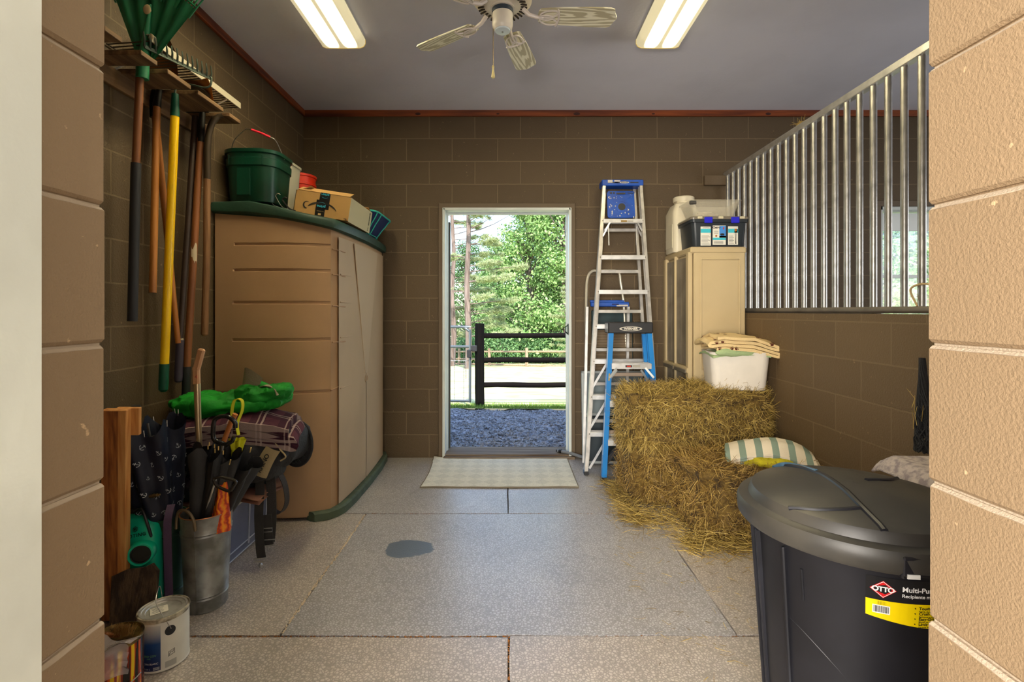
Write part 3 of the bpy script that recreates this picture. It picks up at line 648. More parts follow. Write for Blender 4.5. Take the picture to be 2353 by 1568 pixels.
# ceiling lights
lens_edge = L(226, 208, 142)
def lens_material():
    m = bpy.data.materials.new('light_diffuser'); m.use_nodes = True; nt = m.node_tree; N = nt.nodes; K = nt.links; b = N['Principled BSDF']
    b.inputs['Base Color'].default_value = L(225, 215, 170); b.inputs['Roughness'].default_value = .4
    tc = N.new('ShaderNodeTexCoord'); sx = N.new('ShaderNodeSeparateXYZ'); K.new(tc.outputs['Object'], sx.inputs[0])
    ab = N.new('ShaderNodeMath'); ab.operation = 'ABSOLUTE'; K.new(sx.outputs['X'], ab.inputs[0])
    d = N.new('ShaderNodeMath'); d.operation = 'SUBTRACT'; d.inputs[1].default_value = .058; K.new(ab.outputs[0], d.inputs[0])
    d2 = N.new('ShaderNodeMath'); d2.operation = 'ABSOLUTE'; K.new(d.outputs[0], d2.inputs[0])
    mr = N.new('ShaderNodeMapRange'); mr.interpolation_type = 'SMOOTHSTEP'; mr.inputs[1].default_value = .012; mr.inputs[2].default_value = .050; mr.inputs[3].default_value = LAMP; mr.inputs[4].default_value = .62; K.new(d2.outputs[0], mr.inputs[0])
    ay = N.new('ShaderNodeMath'); ay.operation = 'ABSOLUTE'; K.new(sx.outputs['Y'], ay.inputs[0])
    er = N.new('ShaderNodeMapRange'); er.interpolation_type = 'SMOOTHSTEP'; er.inputs[1].default_value = .50; er.inputs[2].default_value = .605; er.inputs[3].default_value = 1; er.inputs[4].default_value = .05; K.new(ay.outputs[0], er.inputs[0])
    mu = N.new('ShaderNodeMath'); mu.operation = 'MULTIPLY'; K.new(mr.outputs[0], mu.inputs[0]); K.new(er.outputs[0], mu.inputs[1])
    mx = N.new('ShaderNodeMath'); mx.operation = 'MAXIMUM'; mx.inputs[1].default_value = .5; K.new(mu.outputs[0], mx.inputs[0])
    b.inputs['Emission Color'].default_value = (1, .86, .52, 1); K.new(mx.outputs[0], b.inputs['Emission Strength'])
    return m
LAMP = 48.0
lensm = lens_material(); dirt = mat('rust_specks', L(150, 110, 40), .8)
def light(x, lb):
    t = thing('ceiling_light', lb, 'light', (x, 2.64, CZ), 0, 'fluorescent lights on the ceiling')
    m = MB(); m.box((0, 0, -.012), (.285, 1.225, .022), b=.003); m.build('housing', white_m, t, local=True)
    m = MB(); prof = [(-.143, -.022), (-.143, -.05), (-.132, -.068), (-.11, -.078), (0, -.080), (.11, -.078), (.132, -.068), (.143, -.05), (.143, -.022)]
    m.loft([[(a, -.61, b) for a, b in prof], [(a, .61, b) for a, b in prof]]); m.build('diffuser', lensm, t, local=True)
    m = MB()
    for s_ in (-1, 1): m.poly([(a*1.012, b*1.02) for a, b in prof], .006, Matrix.Translation((0, s_*.612+(.003 if s_ > 0 else .003), 0)) @ Matrix.Rotation(R(90), 4, 'X')); 
    rr = random.Random(int(x*100))
    for k in range(26): m.blob((rr.uniform(-.13, .13), .600+rr.uniform(-.012, .004), -.081), (.0016, .0016, .0008), 1, 0, 1, 6)
    m.build('end_cap', mat('yellowed_edge', L(226, 196, 110), .5, emit=.35), t, local=True)
light(-1.078, 'warm fluorescent ceiling light left of the fan'); light(.968, 'warm fluorescent ceiling light right of the fan')

# ceiling fan
FXx, FY, BZ = -.032, 2.43, 2.74
fanw = mat('fan_white', L(238, 230, 216), .35, var=.1, vs=8); bladem = None
def blade_material():
    m = bpy.data.materials.new('fan_blade_grain'); m.use_nodes = True; nt = m.node_tree; N = nt.nodes; K = nt.links; b = N['Principled BSDF']; b.inputs['Roughness'].default_value = .42
    tc = N.new('ShaderNodeTexCoord'); mp = N.new('ShaderNodeMapping'); mp.inputs['Scale'].default_value = (1.0, 7.5, 1); mp.inputs['Location'].default_value = (-.42, 0, 0); K.new(tc.outputs['Object'], mp.inputs[0])
    nz = N.new('ShaderNodeTexNoise'); nz.inputs['Scale'].default_value = 5; K.new(mp.outputs[0], nz.inputs['Vector'])
    ma = N.new('ShaderNodeVectorMath'); ma.operation = 'MULTIPLY_ADD'; ma.inputs[1].default_value = (.30, .16, 0); K.new(nz.outputs['Color'], ma.inputs[0]); K.new(mp.outputs[0], ma.inputs[2])
    wv = N.new('ShaderNodeTexWave'); wv.wave_type = 'RINGS'; wv.rings_direction = 'Z'; wv.inputs['Scale'].default_value = 2.4; wv.inputs['Distortion'].default_value = 1.2; wv.inputs['Detail Scale'].default_value = 2; K.new(ma.outputs[0], wv.inputs['Vector'])
    cr = N.new('ShaderNodeValToRGB'); cr.color_ramp.elements[0].color = L(196, 188, 156); cr.color_ramp.elements[1].color = L(250, 246, 222); cr.color_ramp.elements[0].position = .35; cr.color_ramp.elements[1].position = .75; K.new(wv.outputs['Fac'], cr.inputs[0]); K.new(cr.outputs[0], b.inputs['Base Color']); return m
bladem = blade_material()
t = thing('ceiling_fan', 'white five-blade ceiling fan between the two fluorescent lights', 'fan', (FXx, FY, CZ))
m = MB(); m.lathe([(.075, 0), (.075, -.03), (.05, -.06), (.05, -.13), (.10, -.15), (.135, -.19), (.142, -.25), (.142, -.285), (.120, -.305), (.06, -.315)], n=36, c0=True); m.build('motor_housing', fanw, t, local=True)
m = MB()
for k in range(30):
    a = 2*math.pi*k/30; M = Matrix.Rotation(a, 4, 'Z') @ Matrix.Translation((.104, 0, -.3125)) @ Matrix.Rotation(R(14), 4, 'Y'); m.box((0, 0, 0), (.032, .0085, .006), M, .001)
m.build('vent_slots', mat('vent_dark', L(58, 50, 40), .8), t, local=True)
m = MB(); m.lathe([(.060, -.312), (.060, -.325)], n=28); m.mi = 1; m.lathe([(.052, -.325), (.052, -.345)], n=28); m.mi = 0; m.lathe([(.050, -.345), (.0505, -.40), (.047, -.415), (.040, -.424)], n=28); m.build('switch_housing', [fanw, mat('blue_dark_ring', L(60, 72, 84), .5)], t, local=True)
m = MB(); m.lathe([(.038, -.424), (.036, -.430), (.010, -.432)], n=24); m.mi = 1; m.lathe([(.005, -.431), (.004, -.436)], n=10); m.build('bottom_cap', [mat('cap_pale_blue', L(214, 226, 232), .3), steel], t, local=True)
rr = random.Random(1)
def ring2(m, cx, cy, rx, ry, z, r, rot=0, M=None):
    o = len(m.V); m.tube([(cx+rx*math.cos(a)*math.cos(rot)-ry*math.sin(a)*math.sin(rot), cy+rx*math.cos(a)*math.sin(rot)+ry*math.sin(a)*math.cos(rot), z) for a in [2*math.pi*k/22 for k in range(22)]], r, 7, True)
    if M is not None:
        for i in range(o, len(m.V)): m.V[i] = tuple(M @ Vector(m.V[i]))
for ang in (3, 75.5, 144, 218, 291):
    A = Matrix.Rotation(R(ang), 4, 'Z'); P = A @ Matrix.Translation((0, 0, BZ-CZ)) @ Matrix.Rotation(R(-11), 4, 'X')
    m = MB(); o = 0; m.tube([tuple(A @ Vector(p)) for p in ((.10, 0, -.318), (.13, 0, -.345), (.17, 0, -.356), (.20, 0, -.357))], [.012, .010, .009, .008], 8)
    ring2(m, .225, .022, .044, .021, -.008, .0042, .25, P); ring2(m, .225, -.022, .044, .021, -.008, .0042, -.25, P); ring2(m, .212, 0, .038, .014, -.008, .0042, 0, P)
    m.tube([tuple(P @ Vector((.262+.012*math.cos(a), .052*math.sin(a), -.008))) for a in [R(q) for q in range(-90, 91, 15)]], .0045, 7)
    m.build('blade_iron', mat('iron_white', L(232, 222, 214), .35), t, local=True)
    m = MB(); top = []
    outl = [(.185, -.045), (.30, -.055), (.42, -.061), (.520, -.062), (.540, -.054), (.548, -.030), (.560, -.006), (.562, 0), (.560, .006), (.548, .030), (.540, .054), (.520, .062), (.42, .061), (.30, .055), (.185, .045), (.175, .03), (.172, 0), (.175, -.03)]
    m.poly(outl, .006, Matrix.Identity(4)); b_ = m.build('fan_blade', bladem, t, local=True); b_.matrix_local = P
m = MB(); m.tube([(-.046, 0, -.35), (-.046, 0, -.36), (-.046, 0, -.60)], .0016, 5); m.mi = 1
m.lathe([(.003, -.595), (.007, -.602), (.004, -.612), (.007, -.632), (.0095, -.652), (.006, -.657)], c=(-.046, 0, 0), n=12); m.build('pull_chain', [mat('brass_chain', L(150, 128, 80), .4, .8), mat('ivory_fob', L(206, 190, 128), .35)], t, local=True)

# ================================================================= left wall: tool rack
plankw = wood('rack_board', L(136, 104, 68), L(84, 60, 36), 1, .8, 5, .3)
t = thing('tool_rack', 'rough wooden board rack high on the left wall holding long-handled tools', 'rack', (XL, 2.5, 2.42))
for (ya, yb, xo) in ((1.98, 2.07, -1.60), (2.165, 2.266, -1.592), (2.335, 2.505, -1.592), (2.557, 2.785, -1.590), (2.850, 2.965, -1.592)):
    m = MB(); m.box(((XL+xo)/2, (ya+yb)/2, 2.422), (xo-XL, yb-ya, .022), b=.002); m.build('board', plankw, t)
m = MB(); m.box((XL+.012, 2.5, 2.375), (.024, 1.0, .085), b=.002); m.build('wall_cleat', plankw, t)
# white wire shelf above it
t = thing('wire_shelf', 'white metal wire shelf on the left wall above the tool rack', 'shelf', (XL, 2.6, 2.55))
m = MB(); m.box((-1.622, 2.645, 2.540), (.006, .75, .034), b=.001); m.box((-1.634, 2.645, 2.557), (.026, .75, .004)); m.build('front_lip', mat('shelf_cream', L(176, 168, 146), .5), t)
m = MB()
for k in range(29): m.tube([(-1.63, 2.275+k*.0262, 2.530), (XL+.005, 2.275+k*.0262, 2.515)], .0032, 5)
m.tube([(XL+.01, 2.27, 2.515), (XL+.01, 3.02, 2.515)], .004, 6); m.build('wire', mat('dark_wire', L(72, 60, 44), .6, .3), t)
for y in (2.33, 2.90):
    m = MB(); m.bar((-1.625, y, 2.535), (XL+.004, y, 2.43), .012, .004); m.build('brace', white_m, t)

# long handled tools -------------------------------------------------
h_brown = wood('handle_brown', L(150, 92, 48), L(104, 60, 30), 2, .5, 4); h_honey = wood('handle_honey', L(190, 124, 52), L(140, 84, 34), 2, .45, 4); h_old = wood('handle_weathered', L(146, 106, 68), L(92, 60, 36), 2, .7, 5, .4)
h_dark = mat('handle_dark', L(56, 40, 32), .5, var=.3, vs=8)
rubb = mat('black_rubber_grip', L(34, 34, 38), .6)
def handle(m, a, b, ra, rb=None, n=12, k=8, bow=0): 
    a, b = Vector(a), Vector(b); rb = rb or ra; m.tube([a+(b-a)*i/k+Vector((0, bow*math.sin(math.pi*i/k), 0)) for i in range(k+1)], [ra+(rb-ra)*i/k for i in range(k+1)], n)
# green leaf rake
t = thing('leaf_rake', 'green plastic leaf rake with a brown handle hanging nearest in the tool rack', 'rake', (-1.69, 2.30, 2.42))
gpl = mat('rake_green', L(38, 124, 84), .42, var=.25, vs=6)
m = MB(); handle(m, (-1.694, 2.30, 2.44), (-1.712, 2.295, 1.97), .0165); m.build('handle', h_brown, t)
m = MB(); handle(m, (-1.711, 2.295, 1.98), (-1.724, 2.29, 1.255), .0205, .0205); m.build('grip', rubb, t)
nk = Vector((-1.69, 2.30, 2.40)); m = MB()
ax = R(12)
def fan_pt(a, r, off=0): return nk+Vector((math.sin(a+ax)*r, off-.10*r, math.cos(a+ax)*r))
def fansurf(u, v):
    a = R(-30+60*u); r = .02+.36*v; return fan_pt(a, r, .010*math.cos(u*math.pi*10)*v+.02*math.cos(a*2))
m.grid(fansurf, 40, 8); n0 = len(m.Fc); m.grid(lambda u, v: fansurf(u, v)+Vector((0, .005, 0)), 40, 8, flip=True)
m.tube([nk+Vector((.004, 0, -.03)), nk+Vector((.006, 0, .02)), fan_pt(0, .12), fan_pt(0, .30)], [.026, .026, .017, .006], 12)
m.build('rake_head', gpl, t)
m = MB()
for k in range(25):
    a = R(-31+62*k/24); m.tube([fan_pt(a, .33, .02), fan_pt(a, .5, .02), fan_pt(a*1.02, .66, .02)], [.0042, .0036, .003], 5)
for r in (.39, .47): m.tube([fan_pt(R(-31+62*k/24), r, .018) for k in range(25)], .0045, 5)
m.build('tines', gpl, t)
for (a, r, s_) in ((0, .27, .018), (12, .16, .011)): m = MB(); p = fan_pt(R(a), r, -.014); m.blob(p, (s_, .0025, s_*1.2), 1, .003, 60, 10, a); m.build('paint_spot', mat('spot_cream', L(200, 180, 140), .8), t)
# yellow bow rake
t = thing('bow_rake', 'steel bow rake with a bright yellow fibreglass handle and green ends', 'rake', (-1.70, 2.53, 2.40))
ygl = mat('yellow_fibreglass', L(246, 198, 6), .3, var=.06, vs=9); dgr = mat('dark_green_grip', L(0, 78, 56), .45)
m = MB(); handle(m, (-1.690, 2.53, 2.29), (-1.743, 2.53, 1.03), .020, .020, 16); m.build('handle', ygl, t)
m = MB(); handle(m, (-1.689, 2.53, 2.40), (-1.690, 2.53, 2.285), .0155, .0215, 16); m.build('ferrule', dgr, t)
m = MB(); m.tube([(-1.743, 2.53, 1.035), (-1.7465, 2.53, .95), (-1.748, 2.53, .905), (-1.748, 2.53, .893)], [.0225, .0225, .0215, .012], 16); m.build('grip', dgr, t)
rsteel = mat('rake_steel', L(84, 96, 84), .5, .6, var=.4, vs=20)
m = MB(); m.tube(spath([(-1.689, 2.53, 2.40), (-1.685, 2.53, 2.425), (-1.66, 2.53, 2.448), (-1.60, 2.53, 2.445), (-1.55, 2.54, 2.437), (-1.524, 2.55, 2.45), (-1.520, 2.555, 2.49), (-1.530, 2.55, 2.50)], 5), .005, 8); m.build('bow', rsteel, t)
m = MB(); A, B = Vector((-1.525, 2.56, 2.492)), Vector((-1.64, 2.25, 2.492)); m.bar(A, B, .007, .016)
for k in range(14):
    p = A+(B-A)*k/13; m.tube([p, p+Vector((.010, -.012, .022)), p+Vector((.008, -.016, .058))], [.005, .0045, .0025], 6)
m.build('tine_bar', rsteel, t)
# honey handled tools in the second gap
def tool(lb, cat, kind, parts, loc):
    t = thing(kind, lb, cat, loc); 
    for nm, fn, mt in parts:
        m = MB(); fn(m); m.build(nm, mt, t)
    return t
dk = mat('blackened_steel', L(30, 28, 26), .5, .5)
tool('honey-coloured wooden handled shovel just left of the yellow bow rake', 'shovel', 'garden_shovel', [
    ('handle', lambda m: handle(m, (-1.760, 2.50, 2.33), (-1.752, 2.46, 1.392), .0165, .0165), h_honey),
    ('socket', lambda m: m.tube([(-1.760, 2.50, 2.32), (-1.761, 2.505, 2.36), (-1.757, 2.515, 2.42), (-1.752, 2.52, 2.47)], [.0185, .018, .013, .011], 12), dk),
    ('blade', lambda m: m.grid(lambda u, v: (-1.75+(u-.5)*.17*(1-.5*max(0, v-.6)*2), 2.52+.02*math.cos((u-.5)*3)-.03*v, 2.455+.22*v), 10, 8), mat('rusted_steel', L(120, 70, 30), .8, .3, var=.4, vs=10))], (-1.755, 2.5, 2.42))
tool('dark brown handled tool mostly hidden behind the honey-coloured handle', 'tool', 'garden_hoe', [
    ('handle', lambda m: handle(m, (-1.795, 2.53, 2.35), (-1.72, 2.60, 1.135), .0165, .013), h_honey),
    ('socket', lambda m: m.tube([(-1.795, 2.53, 2.28), (-1.797, 2.53, 2.36), (-1.79, 2.53, 2.45)], [.019, .018, .010], 12), dk),
    ('blade', lambda m: m.box((-1.76, 2.53, 2.455), (.12, .006, .05), b=.002), dk)], (-1.79, 2.53, 2.4))
tool('dark handled tool with a pale collar and violet-grey grip in the third gap', 'tool', 'edging_tool', [
    ('handle', lambda m: handle(m, (-1.768, 2.82, 2.40), (-1.775, 2.70, 1.15), .017, .015), h_dark),
    ('collar', lambda m: m.tube([(-1.775, 2.702, 1.165), (-1.7752, 2.70, 1.145)], [.013, .0175], 12), mat('collar_pale', L(176, 164, 140), .6)),
    ('grip', lambda m: m.tube([(-1.7755, 2.70, 1.145), (-1.777, 2.69, .95), (-1.777, 2.688, .925), (-1.777, 2.687, .918)], [.020, .020, .018, .010], 12), mat('violet_grip', L(62, 54, 70), .6)),
    ('blade', lambda m: m.box((-1.76, 2.82, 2.47), (.14, .006, .10), b=.002), dk)], (-1.77, 2.8, 2.4))
tool('brown handled shovel with a black socket and an orange rusty blade standing above the rack', 'shovel', 'rusty_shovel', [
    ('handle', lambda m: handle(m, (-1.732, 2.81, 2.27), (-1.752, 2.72, .99), .019, .0185), h_brown),
    ('socket', lambda m: m.tube([(-1.731, 2.81, 2.25), (-1.73, 2.815, 2.36), (-1.728, 2.82, 2.42)], [.0205, .018, .015], 12), dk),
    ('grip', lambda m: m.tube([(-1.752, 2.72, 1.0), (-1.754, 2.715, .82), (-1.754, 2.714, .80)], [.021, .021, .012], 12), rubb),
    ('paper_scrap', lambda m: m.grid(lambda u, v: (-1.741+.0205*math.sin(u*1.5-.2)+.0, 2.765-.0205*math.cos(u*1.5-.2), 1.56+.10*v-.02*math.sin(u*6)), 6, 4), mat('paper_scrap', L(206, 190, 160), .9)),
    ('blade', lambda m: m.loft([[(-1.715+(u-.5)*w+.05*q, 2.80+.018*math.cos((u-.5)*4)*(1 if w > .05 else 0)+d-.17*q, 2.425+.10*q) for u in (0, .2, .4, .6, .8, 1)]+[(-1.715+(u-.5)*w+.05*q, 2.803+.018*math.cos((u-.5)*4)*(1 if w > .05 else 0)+d-.17*q, 2.424+.10*q) for u in (1, .8, .6, .4, .2, 0)] for q, w, d in ((0, .04, 0), (.12, .15, 0), (.7, .18, 0), (1, .17, 0))]), mat('orange_rust', L(196, 120, 40), .85, .1, var=.5, vs=9, bump=.3))], (-1.73, 2.8, 2.4))
tool('short weathered wooden handled spade with a curved dark socket, rightmost in the rack', 'spade', 'weathered_spade', [
    ('handle', lambda m: m.tube([(-1.690, 2.80, 2.05), (-1.692, 2.80, 1.6), (-1.704, 2.80, 1.172), (-1.704, 2.80, 1.163)], [.0185, .0185, .0185, .011], 12), h_old),
    ('socket', lambda m: m.tube(spath([(-1.690, 2.80, 2.04), (-1.688, 2.80, 2.22), (-1.672, 2.805, 2.34), (-1.645, 2.82, 2.395), (-1.62, 2.83, 2.41)], 4), [.019]*6+[.0175]*6+[.013]*5, 12), mat('worn_socket', L(66, 54, 40), .5, .5)),
    ('blade', lambda m: m.blob((-1.70, 2.66, 2.47), (.09, .11, .012), .9, .002, 8, 16), dk)], (-1.69, 2.8, 2.4))

# ================================================================= storage shed
shedm = mat('shed_tan_plastic', L(182, 146, 108), .62, bump=.12, bs=420, var=.08, vs=2); shed_door = mat('shed_door_plastic', L(192, 166, 134), .6, bump=.12, bs=420, var=.10, vs=2); sgreen = mat('shed_green_plastic', L(34, 66, 52), .5, bump=.15, bs=60, var=.3, vs=6)
t = thing('storage_shed', 'tall tan plastic storage shed with a dark green lid against the left wall', 'shed', (-1.45, 3.75, 0))
def shed_ring(z, e=0, inset=0):
    b = .018*math.sin(math.pi*min(1, z/1.8)); X0, X1 = -1.822, -1.115
    pts = [(X0, 3.10)]+[(x_, 3.094-b+(.071+b)*max(0, (x_+1.5)/.372)**3.2) for x_ in (-1.6, -1.45, -1.38, -1.31, -1.26, -1.22, -1.185, -1.155, -1.128)]+[(-1.108, 3.22+0*b), (-1.092, 3.40), (-1.082-.0*b, 3.75), (-1.092, 4.10), (-1.105, 4.30), (-1.12, 4.40), (-1.16, 4.425), (X0, 4.425)]
    c = Vector((-1.45, 3.75)); return [(c.x+(x-c.x)*(1-inset), c.y+(y-c.y)*(1-inset), z) for x, y in pts]
ztop = lambda x: 1.92-.10*max(0, min(1, (x+1.70)/.62))**1.4
def tilt(r): return [(x, y, ztop(x)) for x, y, z in r]
m = MB(); zs = [.02, .3, .6, .9, 1.2, 1.5, 1.75]
m.loft([shed_ring(z) for z in zs]+[tilt(shed_ring(1.8))]); m.build('body', shedm, t)
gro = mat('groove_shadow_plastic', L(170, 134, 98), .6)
def side_y(x, z):
    P = [(p[0], p[1]) for p in shed_ring(z)[:10]]
    for (a, ya), (b_, yb) in zip(P, P[1:]):
        if x <= b_+1e-6: return ya+(yb-ya)*(x-a)/(b_-a)
    return P[-1][1]
GZ = [(1.715, -1.700), (1.555, -1.702), (1.355, -1.704), (1.125, -1.706), (.80, -1.9)]
zs_ = sorted(set([.03+.10*k for k in range(18) if all(abs(.03+.10*k-g) > .015 for g, _ in GZ)]+[g+d for g, _ in GZ for d in (-.011, -.0065, -.003, .003, .0065, .011)]+[1.80]))
xs_ = [-1.818, -1.76]+[-1.725+.005*k for k in range(9)]+[-1.66+.04*k for k in range(11)]+[-1.22, -1.19, -1.165, -1.15, -1.135, -1.128]
def side_pt(x, z):
    d = 0
    for g, x0 in GZ:
        q = abs(z-g); w = max(0, min(1, (x-x0)/.006)); d = max(d, w*(.012 if q < .0031 else .009 if q < .0066 else 0))
    d = max(d, .0)
    zt = min(z, ztop(x)-.002); return (x, side_y(x, z)-.007+d, zt)
m = MB(); m.add([side_pt(x, z) for x in xs_ for z in zs_], [(i*len(zs_)+j, (i+1)*len(zs_)+j, (i+1)*len(zs_)+j+1, i*len(zs_)+j+1) for i in range(len(xs_)-1) for j in range(len(zs_)-1)]); m.build('side_panel', shedm, t, smooth=20)
m = MB()
for z in (1.715, 1.555, 1.355, 1.125): m.tube([(-1.120, 3.168, z-.02), (-1.100, 3.22, z-.022), (-1.088, 3.32, z-.024)], .0042, 6)
m.tube([(-1.126, 3.16, .80), (-1.106, 3.22, .81), (-1.090, 3.4, .82), (-1.080, 3.74, .83), (-1.090, 4.1, .83), (-1.112, 4.38, .83)], .0045, 6)
m.build('moulded_groove', gro, t)
m = MB()   # door leaf pair with the V shaped relief
for (a, b, lab) in (((3.22, -1.106), (3.745, -1.080), 0), ((3.755, -1.080), (4.33, -1.103), 1)):
    fn = lambda u, v, a=a, b=b: (a[1]+(b[1]-a[1])*u+.010+.004*math.sin(math.pi*u), a[0]+(b[0]-a[0])*u, .06+(1.72 if True else 0)*v)
    d = MB(); d.grid(fn, 6, 10, flip=True); d.grid(lambda u, v: (fn(u, v)[0]-.012, fn(u, v)[1], fn(u, v)[2]), 6, 10)
    for z in (1.54, 1.36, 1.13, .80):
        q = (z-.8)/1.0; w = .42-.30*(1-q) if lab == 0 else 0
        ya, yb = (3.24, 3.66-.30*q) if lab == 0 else (3.84+.34*q, 4.31)
        d.tube([(-1.078-.018*abs((y-3.75)/.6)**1.5, y, z) for y in [ya+(yb-ya)*k/6 for k in range(7)]], .0042, 6)
    d.build('door', shed_door, t)
m = MB(); m.poly([(3.46, 1.77), (4.06, 1.77), (3.78, .84), (3.72, .84)], .006, Matrix(((0, 0, 1, -1.074), (1, 0, 0, 0), (0, 1, 0, 0), (0, 0, 0, 1)))); m.build('relief_panel', mat('shed_relief', L(196, 172, 142), .6, bump=.12, bs=420), t)
m = MB(); m.lathe([(.030, 0), (.030, .010), (.022, .010), (.018, .003)], M=Matrix.Translation((-1.074, 3.745, .80)) @ Matrix.Rotation(R(90), 4, 'Y'), n=20); m.build('latch_boss', shed_door, t)
m = MB()
def lidring(z, g): return [(max(x+(g if x > -1.5 else 0), XL+.004) if x > -1.82 else -1.829, y+(-g if y < 3.3 else (min(g, .02) if y > 4.3 else 0)), 0) for i, (x, y, _) in enumerate(shed_ring(1.8))]
rings = []
for dz, g in ((-.012, .012), (.0, .030), (.035, .034), (.052, .028), (.060, .010), (.060, -.02)): rings.append([(x, y, ztop(x)+dz+(.010*math.sin((x+1.8)*9) if dz > .01 else 0)) for x, y, z in lidring(0, g)])
m.loft(rings); m.build('lid', sgreen, t)
m = MB()
prof = [(-1.20, 3.085), (-1.125, 3.115), (-1.08, 3.17), (-1.055, 3.24), (-1.040, 3.4), (-1.034, 3.75), (-1.040, 4.1), (-1.06, 4.36), (-1.09, 4.44)]
inn = [(x-.06, min(y+.03, 4.44)) for x, y in prof]
m.loft([[(x, y, .001) for x, y in prof+inn[::-1]], [(x, y, .045) for x, y in prof+inn[::-1]], [(x-.012, y+.008, .055) for x, y in prof+inn[::-1]]]); m.build('base_plate', mat('shed_base_green', L(78, 92, 72), .7, bump=.2, bs=50, var=.35, vs=12), t)

# things on the shed lid
zl = lambda x: ztop(x)+.062+.010*math.sin((x+1.8)*9)
t = thing('feed_bucket', 'dark green flat-backed bucket with a wire handle on the shed lid', 'bucket', (-1.645, 3.30, 1.98))
dg = mat('bucket_green', L(10, 62, 46), .35, var=.35, vs=5, bump=.05, bs=20)
m = MB(); cx, cy = -1.645, 3.30; zb = zl(-1.66)+.006
rr_ = lambda z, w, d, r: rrect(cx, cy, w, d, r, 6, z)
m.loft([rr_(zb, .29, .28, .08), rr_(zb+.02, .305, .29, .09), rr_(zb+.22, .328, .325, .10), rr_(zb+.225, .345, .340, .11), rr_(zb+.27, .348, .345, .11), rr_(zb+.275, .335, .335, .11), rr_(zb+.30, .338, .338, .11), rr_(zb+.305, .358, .355, .115), rr_(zb+.325, .360, .358, .115), rr_(zb+.325, .340, .338, .11), rr_(zb+.05, .30, .29, .09)], True, True)
m.build('body', dg, t)
m = MB()
for x in (-.11, -.02, .10): m.box((cx+x, cy-.168, zb+.255), (.006, .006, .06), b=.001)
m.box((cx-.02, cy-.165, zb+.12), (.085, .004, .17), b=.001); m.build('rib', dg, t)
m = MB(); m.tube(spath([(cx-.165, cy-.05, zb+.325), (cx-.12, cy-.09, zb+.40), (cx-.03, cy-.13, zb+.455), (cx+.0, cy-.14, zb+.455)], 5)+spath([(cx+.02, cy-.14, zb+.452), (cx+.12, cy-.12, zb+.415), (cx+.15, cy-.10, zb+.40), (cx+.16, cy-.06, zb+.36), (cx+.172, cy-.02, zb+.30)], 5), .0026, 6); m.build('wire_handle', steel, t)
m = MB(); m.tube([(cx+.018, cy-.14, zb+.453), (cx+.07, cy-.132, zb+.436), (cx+.125, cy-.118, zb+.414)], .0075, 10); m.build('red_grip', mat('pink_red_grip', L(226, 34, 62), .5), t)
t = thing('white_pail', 'white rectangular plastic pail with a small label, between the green and orange-red buckets', 'pail', (-1.68, 3.66, 1.97))
m = MB(); cx, cy = -1.675, 3.66; zb = zl(-1.66)+.004; wp = mat('pail_white', L(206, 202, 180), .4)
rr_ = lambda z, w, d, r: rrect(cx, cy, w, d, r, 5, z)
m.loft([rr_(zb, .18, .20, .04), rr_(zb+.01, .185, .205, .045), rr_(zb+.36, .225, .245, .05), rr_(zb+.362, .240, .26, .055), rr_(zb+.378, .242, .262, .055), rr_(zb+.378, .220, .24, .05), rr_(zb+.1, .19, .21, .04)]); m.build('body', wp, t)
m = MB(); m.box((cx+.065, cy-.112, zb+.18), (.012, .016, .33), b=.004); m.build('rib', wp, t)
m = MB(); fx = cx+.04
m.box((fx+.01, cy-.124, zb+.27), (.032, .003, .15)); m.mi = 1; m.box((fx+.01, cy-.1265, zb+.325), (.030, .002, .03)); m.mi = 2
for k in range(6): m.box((fx+.010, cy-.1265, zb+.215+k*.015), (.022, .0015, .004))
m.build('label', [mat('label_cream', L(220, 214, 196), .6), mat('label_red', L(176, 24, 34), .5), mat('label_ink', L(60, 60, 60), .7)], t)
t = thing('orange_red_bucket', 'bright orange-red round bucket behind the cardboard box on the shed lid', 'bucket', (-1.69, 4.0, 1.97))
m = MB(); zb = zl(-1.69)+.004; m.lathe([(.100, 0), (.104, .01), (.120, .25), (.128, .255), (.128, .27), (.122, .275), (.123, .30), (.131, .303), (.131, .318), (.124, .322), (.126, .365), (.134, .368), (.134, .385), (.120, .385), (.105, .05)], c=(-1.68, 4.0, zb), n=36); m.build('body', mat('bucket_orange_red', L(226, 50, 12), .38), t)
m = MB(); m.tube(spath([(-1.56, 3.93, zb+.26), (-1.53, 3.88, zb+.20), (-1.56, 3.86, zb+.12), (-1.64, 3.86, zb+.10)], 5), .0024, 6); m.build('wire_handle', steel, t)
# hooks lying at the lid edge
for i, (px, py, mt, lb) in enumerate(((628, 468, steel, 'thin steel wire hook against the white pail, leftmost'), (648, 470, steel, 'steel wire hook between the white pail and the box'), (664, 470, dk, 'thick black hook beside the cardboard box'))):
    c = at(px, py+14, 3.22); z = zl(c.x)+.003; r = .0022 if i < 2 else .0055; h = .085 if i < 2 else .07
    m = MB(); m.tube(spath([(c.x+.03, c.y+.03, z+.002), (c.x+.0, c.y, z+.015), (c.x-.03, c.y-.01, z+h*.8), (c.x-.035, c.y-.01, z+h), (c.x-.022, c.y-.01, z+h+.012), (c.x-.006, c.y-.01, z+h+.004)], 5), r, 7); o = m.build('wire_hook', mt); tag(o, lb, 'hook')
